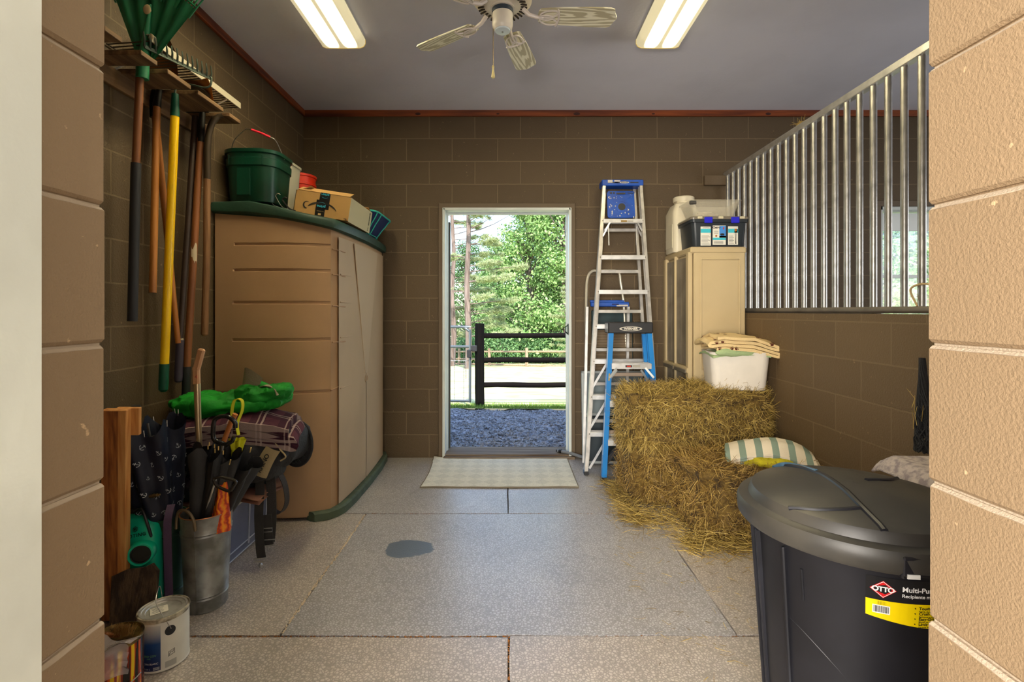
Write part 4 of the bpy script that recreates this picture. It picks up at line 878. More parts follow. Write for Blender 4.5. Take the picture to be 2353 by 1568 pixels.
# cardboard box
bx, by = -1.238, 3.53; tl = 8.5
t = thing('cardboard_box', 'open cardboard parcel box with a black tape strip tilted on the shed lid', 'box', (bx, by, (zl(-1.42)+zl(-1.06))/2+.0), rot=(0, R(tl), 0))
card = mat('cardboard', L(178, 138, 82), .8, bump=.08, bs=80, var=.08, vs=5); cardp = mat('cardboard_pale', L(206, 196, 160), .8)
W_, D_, H_ = .365, .50, .158
m = MB(); th = .004
for sgn in (-1, 1): m.box((0, sgn*(D_/2-th/2), H_/2), (W_, th, H_))
m.box((-(W_/2-th/2), 0, H_/2), (th, D_, H_)); m.box((0, 0, th/2), (W_, D_, th)); m.mi = 1; m.box((W_/2-th/2, 0, H_/2), (th+.001, D_-.002, H_)); m.build('body', [card, cardp], t, local=True)
for (c, d, rx, ry) in (((0, -D_/2+.035, H_+.020), (W_-.02, .08, .003), 25, 0), ((-W_/2+.045, .0, H_+.02), (.09, D_-.04, .003), 0, -28), ((.0, D_/2-.04, H_+.012), (W_-.02, .08, .003), -12, 0)):
    m = MB(); m.box((0, 0, 0), d, Matrix.Translation(c) @ Matrix.Rotation(R(rx), 4, 'X') @ Matrix.Rotation(R(ry), 4, 'Y')); m.build('flap', card, t, local=True)
inkm = mat('tape_black', L(20, 22, 26), .35); blu = mat('tape_blue', L(50, 170, 206), .5); arrow = mat('print_black', L(36, 30, 24), .6)
m = MB(); yf = -D_/2-.0012
m.mi = 0; m.box((-.008, yf, .057), (.062, .0016, .114)); m.box((.012, yf-.0006, .105), (.068, .0014, .10)); m.box((.012, yf+.002, H_+.000), (.062, .006, .010))
m.mi = 1; fn = lambda ox, oz: (lambda u, v: (ox-u, yf-.0020, oz-v)); text(m, 'prime', .024, fn(-.004, .072), .0006); text(m, 'prime', .022, fn(.012, H_-.006), .0006)
def arc(cx, cz, r, a0, a1, w0, w1, n=16, sq=.45):
    o = len(m.V); vs = []
    for k in range(n+1):
        a = R(a0+(a1-a0)*k/n); w = w0+(w1-w0)*k/n; w *= math.sin(math.pi*min(1, (k+1.2)/(n+2)))**.5
        for s_ in (-1, 1): vs.append((cx+(r+s_*w/2)*math.cos(a), yf-.0018, cz+(r+s_*w/2)*math.sin(a)*sq))
    m.add(vs, [(2*k, 2*k+1, 2*k+3, 2*k+2) for k in range(n)])
arc(.000, .088, .022, 20, 160, .004, .004); arc(.012, .138, .020, 200, 340, .004, .004)
m.build('tape', [inkm, blu, arrow], t, local=True)
m = MB(); m.mi = 2; arc(.0, .030, .105, 20, 82, .006, .022, sq=.62); arc(.0, .030, .105, 98, 150, .022, .008, sq=.62)
arc(-.098, .070, .022, 60, 275, .004, .014, sq=1)
m.mi = 3; text(m, 'love delivery', .009, fn(-.006, .040)); m.box((-.008, yf-.0018, .020), (.018, .001, .012)); m.mi = 2; m.box((.162, yf-.001, .015), (.018, .001, .003)); m.box((.168, yf-.001, .009), (.010, .001, .003)); m.build('printing', [inkm, blu, arrow, mat('print_tan', L(190, 160, 110), .6)], t, local=True)
m = MB(); xf = W_/2+.0012; rr = random.Random(9)
for k in range(16): m.box((xf, D_/2-.05, .055+k*.0058), (.0012, .022+.0*k, rr.choice([.0018, .003, .0042])))
m.box((xf, D_/2-.055, .030), (.0012, .006, .014)); m.box((xf, D_/2-.06, .015), (.0012, .012, .008)); m.build('barcode', arrow, t, local=True)
# tote bag
t = thing('tote_bag', 'navy and turquoise striped tote bag behind the cardboard box on the shed lid', 'bag', (-1.22, 4.05, 1.9))
navy = mat('navy_canvas', L(14, 34, 84), .8, bump=.2, bs=200); teal = mat('turquoise_trim', L(60, 190, 172), .7)
def bag(u, v, off=0):   # u round the rim, v up
    a = 2*math.pi*u; w = .10+.06*v; d = .20+.075*v; p = .35; f_ = lambda x: math.copysign(abs(x)**p, x)
    return (-1.225+(w+off)*f_(math.cos(a))+.05*v, 4.08+(d+off)*f_(math.sin(a)), 1.905+.165*v+.008*noise.noise(Vector((u*9, v*3, 0))))
m = MB(); m.grid(lambda u, v: bag(u, v), 40, 8); m.grid(lambda u, v: bag(u, v, -.005), 40, 8, flip=True); m.lathe([(.10, 0), (.0, 0)], c=(-1.225, 4.08, 1.905), n=20, sy=2); m.build('body', navy, t)
m = MB(); m.tube([bag(k/40, 1, .001) for k in range(40)], .007, 6, True)
for u in (.93, .99, .05, .44, .56):
    m.strap([Vector(bag(u, q/8, .003)) for q in range(9)], .020, .003, side=(0, 1, 0))
m.tube([bag(u/40, .08, .002) for u in range(40)], .004, 5, True); m.build('turquoise_straps', teal, t)
# a few spare hangers/black straps behind the box
m = MB(); m.tube(spath([(-1.44, 3.82, 2.06), (-1.36, 3.86, 2.13), (-1.26, 3.9, 2.12), (-1.18, 3.92, 2.08), (-1.2, 3.9, 1.98)], 5), .004, 6); m.tube(spath([(-1.40, 3.83, 1.98), (-1.30, 3.84, 2.115), (-1.22, 3.86, 2.10)], 5), .004, 6)
tag(m.build('dark_cord', blackp), 'dark cord looped between the box and the tote bag', 'cord')
# ================================================================= right side
# hay bales
hay_core = mat('hay_core', L(112, 88, 38), .95, bump=.8, bs=70, col2=L(60, 44, 18), vs=22)
def straw_mat(name, cols):
    m = bpy.data.materials.new(name); m.use_nodes = True; nt = m.node_tree; N = nt.nodes; K = nt.links; b = N['Principled BSDF']; b.inputs['Roughness'].default_value = .6
    ge = N.new('ShaderNodeNewGeometry'); cr = N.new('ShaderNodeValToRGB'); K.new(ge.outputs['Random Per Island'], cr.inputs[0]); K.new(cr.outputs[0], b.inputs['Base Color'])
    for k, c in enumerate(cols):
        e = cr.color_ramp.elements[k] if k < 2 else cr.color_ramp.elements.new(.5)
        e.position = k/(len(cols)-1); e.color = c
    return m
strawm = straw_mat('hay_straw', [L(92, 72, 30), L(158, 130, 60), L(216, 188, 104)])
hay_d = straw_mat('hay_straw_brown', [L(84, 58, 24), L(144, 112, 50), L(200, 168, 90)])
def strand(m, p, d, ln, r, rr, bend=.35):
    d = d.normalized(); sd = d.orthogonal().normalized(); sd = Matrix.Rotation(rr.uniform(0, 6.28), 3, d) @ sd
    p1 = p+d*ln*.5+sd*ln*bend*rr.uniform(-.5, .5); p2 = p+d*ln+sd*ln*bend*rr.uniform(-.6, .6)
    u = sd.cross(d).normalized()*r; w = sd*r*.7
    vs = []
    for q, k in ((p, 1), (p1, 1), (p2, .5)): vs += [q+u*k, q-u*k*.5+w*k, q-u*k*.5-w*k]
    m.add(vs, [(0, 1, 4, 3), (1, 2, 5, 4), (2, 0, 3, 5), (3, 4, 7, 6), (4, 5, 8, 7), (5, 3, 6, 8)])
def bale(name, lb, c, d, rz, n, seed, flop=0.0, faces=('L', 'N', 'T', 'R'), mt=None):
    rr = random.Random(seed); t = thing('hay_bale', lb, 'hay bale', (c[0], c[1], c[2]), R(rz), 'hay bales by the half wall')
    core = MB(); hx, hy, hz = d[0]/2, d[1]/2, d[2]
    def surf(u, v, face):
        if face == 'T': p = Vector((-hx+2*hx*u, -hy+2*hy*v, hz)); nn = Vector((0, 0, 1))
        elif face == 'N': p = Vector((-hx+2*hx*u, -hy, hz*v)); nn = Vector((0, -1, 0))
        elif face == 'F': p = Vector((-hx+2*hx*u, hy, hz*v)); nn = Vector((0, 1, 0))
        elif face == 'L': p = Vector((-hx, -hy+2*hy*u, hz*v)); nn = Vector((-1, 0, 0))
        else: p = Vector((hx, -hy+2*hy*u, hz*v)); nn = Vector((1, 0, 0))
        k = noise.noise(p*7+Vector((seed, 0, 0)))*.022+noise.noise(p*22)*.008
        e = max(0, abs(p.x)/hx-.80)+max(0, abs(p.y)/hy-.76)+max(0, p.z/hz-.84)*1.2   # worn round edges
        cc = Vector((0, 0, hz*.5)); q = p+nn*k-(p-cc)*e*e*.9
        return q, nn
    core.blob((0, 0, hz/2), (hx*.985, hy*.985, hz*.5), .22, .012, 9, 40, seed); core.build('compressed_core', hay_core, t, local=True)
    st = MB(); ar = {'T': 4*hx*hy, 'N': 2*hx*hz, 'F': 2*hx*hz, 'L': 2*hy*hz, 'R': 2*hy*hz}; tot = sum(ar[f] for f in faces)
    for f in faces:
        for k in range(int(n*ar[f]/tot)):
            p, nn = surf(rr.random(), rr.random(), f)
            tan = Vector((rr.gauss(0, 1), rr.gauss(0, 1), rr.gauss(0, 1))); tan = (tan-nn*tan.dot(nn)).normalized()
            if f != 'T': tan = (tan+Vector((0, 0, -rr.uniform(0, .9)))).normalized()
            dr = tan+nn*rr.choice([.05, .12, .25, .6]); strand(st, p-nn*.006, dr, rr.uniform(.04, .13), rr.uniform(.0010, .0021), rr)
    st.V = [(min(v[0], 1.812-c[0]), v[1], v[2]) for v in st.V]
    st.build('straw', mt or strawm, t, local=True, smooth=0, kind='stuff'); return t
bale('a', 'lower bale of the two-high stack beside the ladders', (1.30, 3.575, 0), (.98, .44, .385), 1, 15000, 1, mt=hay_d)
bale('b', 'upper bale of the two-high stack, with the white foam cooler on it', (1.29, 3.575, .385), (.99, .445, .365), 2, 19000, 2)
bale('c', 'loose front hay bale on the floor behind the black bin, under the striped towel', (1.43, 3.08, 0), (.71, .50, .395), 2, 15000, 3, mt=hay_d)
m = MB(); rr = random.Random(8)
for k in range(4200):
    q = rr.random()
    if q < .55: x = rr.uniform(.98, 1.75); y = 2.86-abs(rr.gauss(0, .09)); z = max(.002, .10*rr.random()**3-(2.86-y)*.3)
    elif q < .85: x = .82-abs(rr.gauss(0, .06)); y = rr.uniform(3.05, 3.75); z = max(.002, .06*rr.random()**3)
    else: x = .95+rr.gauss(0, .14); y = 3.12+rr.gauss(0, .12); z = rr.uniform(.002, .03)
    d = Vector((rr.gauss(0, 1), rr.gauss(0, 1), rr.uniform(0, .25))); strand(m, Vector((x, y, z)), d, rr.uniform(.03, .12), .0013, rr, .3)
for k in range(260):
    x = rr.uniform(.55, 1.6); y = rr.uniform(2.0, 3.3)-.5*rr.random(); strand(m, Vector((x, y, .002)), Vector((rr.gauss(0, 1), rr.gauss(0, 1), .01)), rr.uniform(.01, .06), .0011, rr, .3)
m.V = [(min(v[0], 1.815), v[1], max(v[2], .0005)) for v in m.V]
o = m.build('loose_straw', strawm, kind='stuff', smooth=0); tag(o, 'loose straw scattered on the floor around the bales', 'straw')

# cooler, blankets
t = thing('foam_cooler', 'white foam cooler box standing on the upper hay bale', 'cooler', (1.60, 3.56, .752))
foam = mat('white_foam', L(228, 220, 206), .75, bump=.08, bs=220, var=.05, vs=10)
cm = TM((1.60, 3.56, .758), -9) @ Matrix.Diagonal((1.1, 1.0, 1.0, 1))
m = MB(); m.loft([rrect(0, 0, .30, .29, .05, 5, 0), rrect(0, 0, .315, .305, .05, 5, .006), rrect(0, 0, .35, .335, .05, 5, .235), rrect(0, 0, .352, .337, .05, 5, .262), rrect(0, 0, .30, .285, .03, 5, .262), rrect(0, 0, .27, .25, .03, 5, .06)], M=cm); m.build('body', foam, t)
m = MB(); rr = random.Random(5)
for k in range(7): p = cm @ Vector((rr.uniform(-.14, .14), -.158-.0, rr.uniform(.02, .08))); strand(m, p, Vector((rr.gauss(0, 1), -.2, rr.gauss(0, 1))), .03, .001, rr)
m.build('clinging_straw', strawm, t, kind='stuff')
sage = mat('sage_cloth', L(160, 180, 130), .9, bump=.4, bs=140)
m = MB(); fold(m, cm @ TM((.015, -.0, .262), 3), .36, .345, 1, .011, .006, .016, 9, 4, 24, .018)
m.blob(cm @ Vector((-.02, -.16, .262)), (.15, .022, .022), .8, .008, 12, 24, 2); o = m.build('sage_cloth', sage); tag(o, 'folded sage green cloth between the foam cooler and the paw-print blanket', 'cloth')
paw = mat('paw_blanket', L(224, 196, 142), .92, bump=.4, bs=160)
brn = mat('paw_print_brown', L(84, 34, 14), .9)
m = MB(); PM = cm @ TM((.002, .0, .292), 4, 0, 6); fold(m, PM, .36, .34, 4, .019, .004, .015, 8, 6, 26, .020)
rr = random.Random(12); m.mi = 1
def paw_at(p, nn, up, s_):
    nn = nn.normalized(); u = up.cross(nn).normalized(); v = nn.cross(u); M = Matrix((u, v, nn)).transposed().to_4x4(); M.translation = p
    m.lathe([(s_, 0), (s_*.9, .0015)], n=12, M=M @ Matrix.Diagonal((1.25, .85, 1, 1)))
    for q in (-1.1, -.4, .4, 1.1): m.lathe([(s_*.34, 0), (s_*.3, .0015)], c=(s_*q*1.15, s_*(1.45-.35*abs(q)), 0), n=8, M=M)
def project(mb, M, dirs, pts):
    "nearest surface hit for decals: brute force over the part's own faces"
    from mathutils.bvhtree import BVHTree
    bv = BVHTree.FromPolygons([Vector(v) for v in mb.V], [f for f in mb.Fc if len(f) <= 4 or True]); out = []
    for a, d in pts:
        h = bv.ray_cast(a, d)
        if h[0] is not None: out.append((h[0], h[1] if h[1].dot(d) < 0 else -h[1]))
    return out
pts = []
for k in range(9): pts.append((PM @ Vector((rr.uniform(-.17, .17), rr.uniform(-.15, .15), .5)), Vector((0, 0, -1))))
for k in range(12): pts.append((PM @ Vector((rr.uniform(-.19, .17), -.6, rr.uniform(-.01, .09))), (PM.to_3x3() @ Vector((0, 1, -.1))).normalized()))
for k in range(4): pts.append((PM @ Vector((-.6, rr.uniform(-.15, .15), rr.uniform(.0, .09))), (PM.to_3x3() @ Vector((1, 0, 0))).normalized()))
for p, nn in project(m, PM, None, pts): paw_at(p+nn*.0012, nn, Vector((rr.gauss(0, .3), rr.gauss(0, .3), 1)), rr.uniform(.007, .010))
o = m.build('folded_blanket', [paw, brn]); tag(o, 'folded cream fleece blanket with brown paw prints on top of the foam cooler', 'blanket')
# towel + yellow blanket on the front bale
ym = mat('yellow_fleece', L(196, 184, 30), .95, bump=.8, bs=110, var=.18, vs=14)
m = MB(); fold(m, TM((1.57, 3.02, .402), -14), .34, .26, 2, .022, .004, .018, 9, 3, 22, .014); m.blob((1.55, 2.90, .428), (.13, .035, .026), .8, .012, 14, 26, 6)
o = m.build('yellow_blanket', ym); tag(o, 'bunched yellow-green fleece under the striped towel on the front bale', 'blanket')
tw = stripes('towel_stripes', L(224, 212, 190), L(132, 150, 136), 'X', 11.5, .42, plaid=None, bs=220)
tt = thing('striped_towel', 'cream and grey-green striped towel folded on the front hay bale', 'towel', (1.575, 3.03, .47), R(-20))
m = MB(); fold(m, Matrix.Rotation(R(0), 4, 'Z'), .46, .31, 4, .010, .004, .020, 6.5, 8, 28, .055, .02); m.build('towel_body', tw, tt, local=True)

# trash can
tc_ = thing('trash_can', 'big black plastic trash can with a domed lid in the right foreground', 'trash can', (.97, 1.41, 0))
tbm = mat('can_black', (.013, .013, .017, 1), .42, spec=.4, var=.35, vs=6, bump=.03, bs=30); tlm = mat('can_lid_black', (.035, .033, .030, 1), .45, col2=(.065, .058, .046, 1), vs=3.5, bump=.02, bs=200)
m = MB(); C0 = (.97, 1.41, 0)
m.lathe([(.205, .0), (.212, .01), (.235, .30), (.252, .60), (.258, .685), (.262, .70), (.272, .705), (.276, .725), (.270, .735), (.24, .735), (.20, .03)], c=C0, n=64); m.build('body', tbm, tc_)
def can_r(z): return .212+(.258-.212)*(z-.01)/.675
m = MB()   # vertical ribs at the left and the pressed curve on the front
for a in (168, 176, 200): 
    A = R(a); m.bar((C0[0]+(can_r(.04)+.001)*math.cos(A), C0[1]+(can_r(.04)+.001)*math.sin(A), .03), (C0[0]+(can_r(.67)+.003)*math.cos(A), C0[1]+(can_r(.67)+.003)*math.sin(A), .68), .010, .018, up=(math.cos(A), math.sin(A), 0), b=.003)
m.tube([(C0[0]+(can_r(z)+.0005)*math.cos(R(a)), C0[1]+(can_r(z)+.0005)*math.sin(R(a)), z) for a, z in ()] or [(C0[0]+(can_r(z)+.0008)*math.cos(R(a)), C0[1]+(can_r(z)+.0008)*math.sin(R(a)), z) for a, z in [(x.x, x.y) for x in spath([(196, .50, 0), (210, .475, 0), (225, .43, 0), (236, .38, 0), (243, .30, 0), (248, .20, 0), (252, .08, 0), (253, .03, 0)], 6)]], .0014, 6)
m.tube([(C0[0]+(can_r(z)+.0008)*math.cos(R(a)), C0[1]+(can_r(z)+.0008)*math.sin(R(a)), z) for a, z in ((210, .64), (210.5, .56))], .003, 6)
m.build('moulded_rib', tbm, tc_)
m = MB()   # lid
m.lathe([(.268, .700), (.290, .702), (.298, .712), (.300, .742), (.294, .756), (.270, .760), (.268, .761), (.264, .776), (.258, .786), (.246, .791), (.17, .806), (.09, .816), (0.001, .820), (.001, .810), (.25, .745), (.285, .735)], c=C0, n=96, c0=False, c1=False, sx=1); m.build('lid', tlm, tc_)
def lidz(x, y):
    r = math.hypot(x, y); P = [(0, .820), (.09, .816), (.17, .806), (.246, .791), (.258, .786), (.264, .776)]
    for (a, za), (b, zb) in zip(P, P[1:]):
        if r <= b: return za+(zb-za)*(r-a)/(b-a)
    return .77
m = MB()
def lidtube(pts, r): 
    q = spath([(x, y, 0) for x, y in pts], 6); m.tube([(C0[0]+p.x, C0[1]+p.y, lidz(p.x, p.y)-.001) for p in q], r, 8, flat=1)
lidtube([(-.055, .245), (-.045, .17), (-.042, .08), (-.052, 0), (-.066, -.08), (-.080, -.15), (-.092, -.24)], .0085)
lidtube([(-.238, -.10), (-.19, -.132), (-.13, -.148), (-.08, -.150)], .0065)
lidtube([(.05, .02), (.13, .04), (.20, .10)], .007)
m.build('lid_ridge', tbm, tc_)
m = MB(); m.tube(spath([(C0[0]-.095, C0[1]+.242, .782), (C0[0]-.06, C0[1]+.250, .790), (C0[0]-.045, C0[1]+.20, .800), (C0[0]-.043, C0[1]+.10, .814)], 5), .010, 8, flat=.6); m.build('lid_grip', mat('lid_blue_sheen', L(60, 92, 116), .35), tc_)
A = R(264); hc = Vector((C0[0]+.285*math.cos(A), C0[1]+.285*math.sin(A), .722)); tn = Vector((-math.sin(A), math.cos(A), 0)); nr = Vector((math.cos(A), math.sin(A), 0))
m = MB(); M = Matrix((tn, nr, Vector((0, 0, 1)))).transposed().to_4x4(); M.translation = hc
m.box((.02, -.010, .022), (.15, .045, .010), M, .003); m.box((.02, .006, .003), (.15, .010, .044), M, .003); m.box((-.052, -.012, .0), (.008, .04, .05), M, .003); m.box((.09, -.012, .0), (.008, .04, .05), M, .003); m.build('side_handle', tbm, tc_)
m = MB(); m.box((-.035, .012, -.016), (.026, .003, .010), M); m.build('sticker', mat('white_sticker', L(220, 220, 216), .5), tc_)
# printed label wrapped on the can
def canf(u, v, off=.0): # u metres along circumference from az 241deg, v = z
    a = R(241)+u/.25; r = can_r(v)+.0012+off; return Vector((C0[0]+r*math.cos(a), C0[1]+r*math.sin(a), v))
lab = [mat('label_black', L(30, 30, 32), .3), mat('label_yellow', L(244, 214, 0), .4), mat('label_white', L(232, 232, 230), .4), mat('label_red2', L(206, 24, 28), .4), mat('label_ink2', L(20, 20, 20), .5)]
m = MB(); zt = .678; u0, u1 = -.001, .26
def patch(u0, v0, u1, v1, mi, off, n=14, f0=None):
    m.mi = mi; m.grid(lambda a, b: canf(u0+(u1-u0)*a, v0+(v1-v0)*b, off), n, 2, flip=False)
patch(u0, .620, u1, zt, 0, 0); 
m.mi = 1; m.grid(lambda a, b: canf(u0+(u1-u0)*a, (.582-.022*math.sin(min(1, a*1.2)*math.pi/2))*(1-b)+.622*b, .0003), 16, 3)
patch(.012, .590, .046, .610, 2, .0006, 4)
rr = random.Random(3)
m.mi = 4; uu = .014
while uu < .044:
    w = rr.choice([.0006, .001, .0016]); patch(uu, .5925, uu+w, .608, 4, .0009, 1); uu += w+rr.choice([.0007, .0011])
m.mi = 3; c = (.032, .649); m.add([canf(c[0]-.026, c[1], .0006), canf(c[0], c[1]-.021, .0006), canf(c[0]+.026, c[1], .0006), canf(c[0], c[1]+.021, .0006)], [(0, 1, 2, 3)])
m.mi = 2; 
for q in range(4):
    P = [(-1, 0), (0, -1), (1, 0), (0, 1)]; a, b = P[q], P[(q+1) % 4]; s1, s2 = .93, .86
    m.add([canf(c[0]+a[0]*.026*s1, c[1]+a[1]*.021*s1, .0009), canf(c[0]+b[0]*.026*s1, c[1]+b[1]*.021*s1, .0009), canf(c[0]+b[0]*.026*s2, c[1]+b[1]*.021*s2, .0009), canf(c[0]+a[0]*.026*s2, c[1]+a[1]*.021*s2, .0009)], [(0, 1, 2, 3)])
tf = lambda cu, cv, k=1.0: (lambda u, v: canf(cu+u*k, cv+v, .0010))
text(m, 'OTTO', .016, tf(c[0], c[1]), .0006, space=.9)
text(m, 'Multi-Purpose', .0165, tf(.068, .655), .0003, 'LEFT'); text(m, 'Recipiente multiuso', .0112, tf(.068, .640), .0002, 'LEFT')
m.mi = 4
for k, s_ in enumerate(('Tough, Durable', 'Crush And Crack Proof', 'Easy-Grip Pull', 'Limited Lifetime')):
    z = .6125-k*.0125; text(m, s_, .0095, tf(.104, z), .0003, 'LEFT'); m.lathe([(.0013, 0), (.0012, .001)], M=Matrix.Translation(canf(.096, z, .0008)) @ (canf(.096, z, 1)-canf(.096, z, 0)).to_track_quat('Z', 'Y').to_matrix().to_4x4(), n=8)
    text(m, ('Fuerte, durable', 'Resistente a golpes', 'Manijas de agarre', 'Garantia limitada')[k], .0050, tf(.104, z-.0068), .0001, 'LEFT')
for k in range(3): text(m, 'lorem 32 gal 121 L'.replace('lorem ', ''), .0035, tf(.030, .6185-k*.0028), .0, 'CENTER')
m.build('label', lab, tc_, smooth=0)

# small table with towel and the hay net at right
t = thing('small_stand', 'dark red-brown wooden stand against the half wall behind the trash can', 'table', (1.62, 1.66, 0))
rw = mat('mahogany', L(84, 30, 18), .4, var=.3, vs=6)
m = MB(); m.box((1.62, 1.66, .725), (.36, .42, .03), b=.004); m.build('table_top', rw, t)
m = MB(); m.box((1.49, 1.66, .66), (.018, .34, .09)); m.box((1.62, 1.835, .66), (.28, .018, .09)); m.box((1.62, 1.485, .66), (.28, .018, .09)); m.build('apron', rw, t)
for (x, y) in ((1.475, 1.49), (1.475, 1.83), (1.775, 1.49), (1.775, 1.83)): m = MB(); m.box((x, y, .355), (.045, .045, .71), b=.003); m.build('leg', rw, t)
tm_ = mat('speckled_towel', L(196, 184, 178), .95, bump=.6, bs=160, col2=L(150, 138, 140), vs=45)
def tcl(u, v, off=0):
    x = 1.395+.40*u; y = 1.42+.50*v; z = .752+off
    dx = max(0, 1.44-x)/.045; z -= .045*dx**1.6; z -= max(0, 1.45-y)*1.0+max(0, y-1.88)*.9*(.6+.4*math.sin(u*5)); z += .004*noise.noise(Vector((u*5, v*5, 0)))
    return (x-.012*math.sin(v*3.1)*(1-u), y, z)
m = MB(); m.grid(lambda u, v: tcl(u, v, .006), 24, 24); m.grid(lambda u, v: tcl(u, v, 0), 24, 24, flip=True); m.tube([tcl(0, k/24, .003) for k in range(25)]+[tcl(k/24, 1, .003) for k in range(1, 25)], .0045, 6)
o = m.build('speckled_towel', tm_); tag(o, 'grey speckled towel draped over the red-brown stand', 'towel')
m = MB(); rr = random.Random(6)
for k in range(60):
    y0 = 2.14+rr.gauss(0, .022); w = rr.uniform(.3, 1); pts = []
    for q in range(9):
        z = 1.10-.40*q/8; s_ = .012+.050*(q/8)**1.2; a = k*2.4+q*rr.uniform(.2, .6); pts.append((1.775+min(.03, s_*.6*math.cos(a))*w, y0*.0+2.15-.02*q/8+s_*1.0*math.sin(a)*w, z))
    m.tube(spath(pts, 2), rr.uniform(.0022, .0042), 4)
t2 = m.build('hay_net', black_cloth, kind=None); tag(t2, 'black knotted hay net hanging on the half wall behind the towel-covered stand', 'net')
m = MB()
for k in range(5): strand(m, Vector((1.735, 2.13+rr.gauss(0, .02), rr.uniform(.74, .9))), Vector((rr.gauss(0, .3), rr.gauss(0, .3), 1)), .08, .0015, rr)
tag(m.build('straw_wisps', strawm), 'wisps of straw caught in the black hay net', 'straw')

# tall beige drawer cabinet
cab = thing('storage_cabinet', 'tall beige plastic cabinet with smoky panels on its left face, behind the hay', 'cabinet', (1.60, 4.12, 0))
cb = mat('cabinet_beige', L(190, 170, 130), .5, var=.05, vs=4, bump=.03, bs=100); smoke = mat('smoky_panel', L(128, 118, 102), .25, var=.25, vs=5)
cx0, cx1, cy0, cy1, ch = 1.39, 1.805, 3.82, 4.44, 1.765
m = MB(); m.box(((cx0+cx1)/2+.01, (cy0+cy1)/2, ch/2), (cx1-cx0-.02, cy1-cy0, ch), b=.008)
for z0, z1 in ((.06, .82), (.86, 1.70)):
    xa, xb, z0_, z1_ = cx0+.075, cx1-.045, z0, z1
    for (c, d) in ((((xa+xb)/2, cy0-.0, z1_), (xb-xa, .012, .014)), (((xa+xb)/2, cy0, z0_), (xb-xa, .012, .014)), ((xa, cy0, (z0_+z1_)/2), (.014, .012, z1_-z0_)), ((xb, cy0, (z0_+z1_)/2), (.014, .012, z1_-z0_))): m.box(c, d, b=.004)
m.build('carcass', cb, cab)
m = MB(); m.box(((cx0+cx1)/2, (cy0+cy1)/2, ch+.004), (cx1-cx0+.012, cy1-cy0+.012, .05), b=.01); m.build('top', cb, cab)
m = MB()
for y in (cy0+.035, (cy0+cy1)/2+.02, cy1-.03): m.box((cx0-.004, y, ch/2), (.034, .055 if y != (cy0+cy1)/2+.02 else .018, ch-.02), b=.004)
m.box((cx0-.006, (cy0+cy1)/2, .845), (.045, cy1-cy0-.02, .05), b=.01); m.build('front_frame', cb, cab)
for i, (ya, yb) in enumerate(((cy0+.065, (cy0+cy1)/2+.008), ((cy0+cy1)/2+.032, cy1-.06))):
    for (za, zb) in ((.03, .815), (.875, 1.725)):
        m = MB(); m.grid(lambda u, v: (cx0-.002+.022*math.sin(math.pi*u)*1.0-.004, ya+(yb-ya)*u, za+(zb-za)*v), 8, 6); m.box((cx0+.012, (ya+yb)/2, (za+zb)/2), (.006, yb-ya, zb-za)); m.build('smoky_panel', smoke, cab)
m = MB()
for y0 in (cy0+.04, cy0+.33): m.bar((cx0-.028, y0, .835), (cx0-.028, y0+.26, .835), .012, .03, b=.004)
m.build('handle_strip', mat('grey_handle_strip', L(110, 102, 88), .5), cab)
# things on the cabinet
ctop = ch+.030
t = thing('grooming_tote', 'black storage tote with blue latches and three product labels on the cabinet', 'tote box', (1.615, 3.99, ctop))
tb = mat('tote_black', (.022, .028, .034, 1), .4)
m = MB(); cx, cy = 1.620, 4.00
m.loft([rrect(cx, cy, .385, .27, .03, 5, ctop), rrect(cx, cy, .395, .28, .03, 5, ctop+.01), rrect(cx, cy, .42, .30, .03, 5, ctop+.19), rrect(cx, cy, .445, .325, .03, 5, ctop+.192), rrect(cx, cy, .447, .327, .03, 5, ctop+.212)]); m.build('body', tb, t)
m = MB(); m.loft([rrect(cx, cy, .452, .332, .03, 5, ctop+.213), rrect(cx, cy, .455, .335, .03, 5, ctop+.225), rrect(cx, cy, .44, .32, .03, 5, ctop+.236)]); m.build('lid', mat('tote_lid_smoke', L(120, 112, 98), .3), t)
for x in (-.095, .110): m = MB(); m.box((cx+x, cy-.170, ctop+.205), (.062, .014, .048), b=.004); m.box((cx+x, cy-.178, ctop+.186), (.05, .006, .008), b=.002); m.build('latch', mat('latch_blue', L(36, 36, 196), .4), t)
for x in (-.160, -.0, .165): m = MB(); m.box((cx+x, cy-.170, ctop+.224), (.036, .010, .018), b=.002); m.build('clip', mat('clip_cream', L(206, 196, 164), .5), t)
pm = [mat('sticker_white', L(226, 222, 208), .5), mat('sticker_cyan', L(60, 184, 200), .5), mat('sticker_sky', L(70, 140, 214), .5), mat('sticker_ink', L(34, 30, 30), .6), mat('sticker_gold', L(170, 96, 34), .5), mat('sticker_green', L(120, 140, 60), .6), mat('sticker_red', L(200, 50, 30), .6)]
yl = cy-.1535; fnp = lambda ox, oz: plane_fn((ox, yl-.0028, oz), (1, 0, 0), (0, -.09, 1))
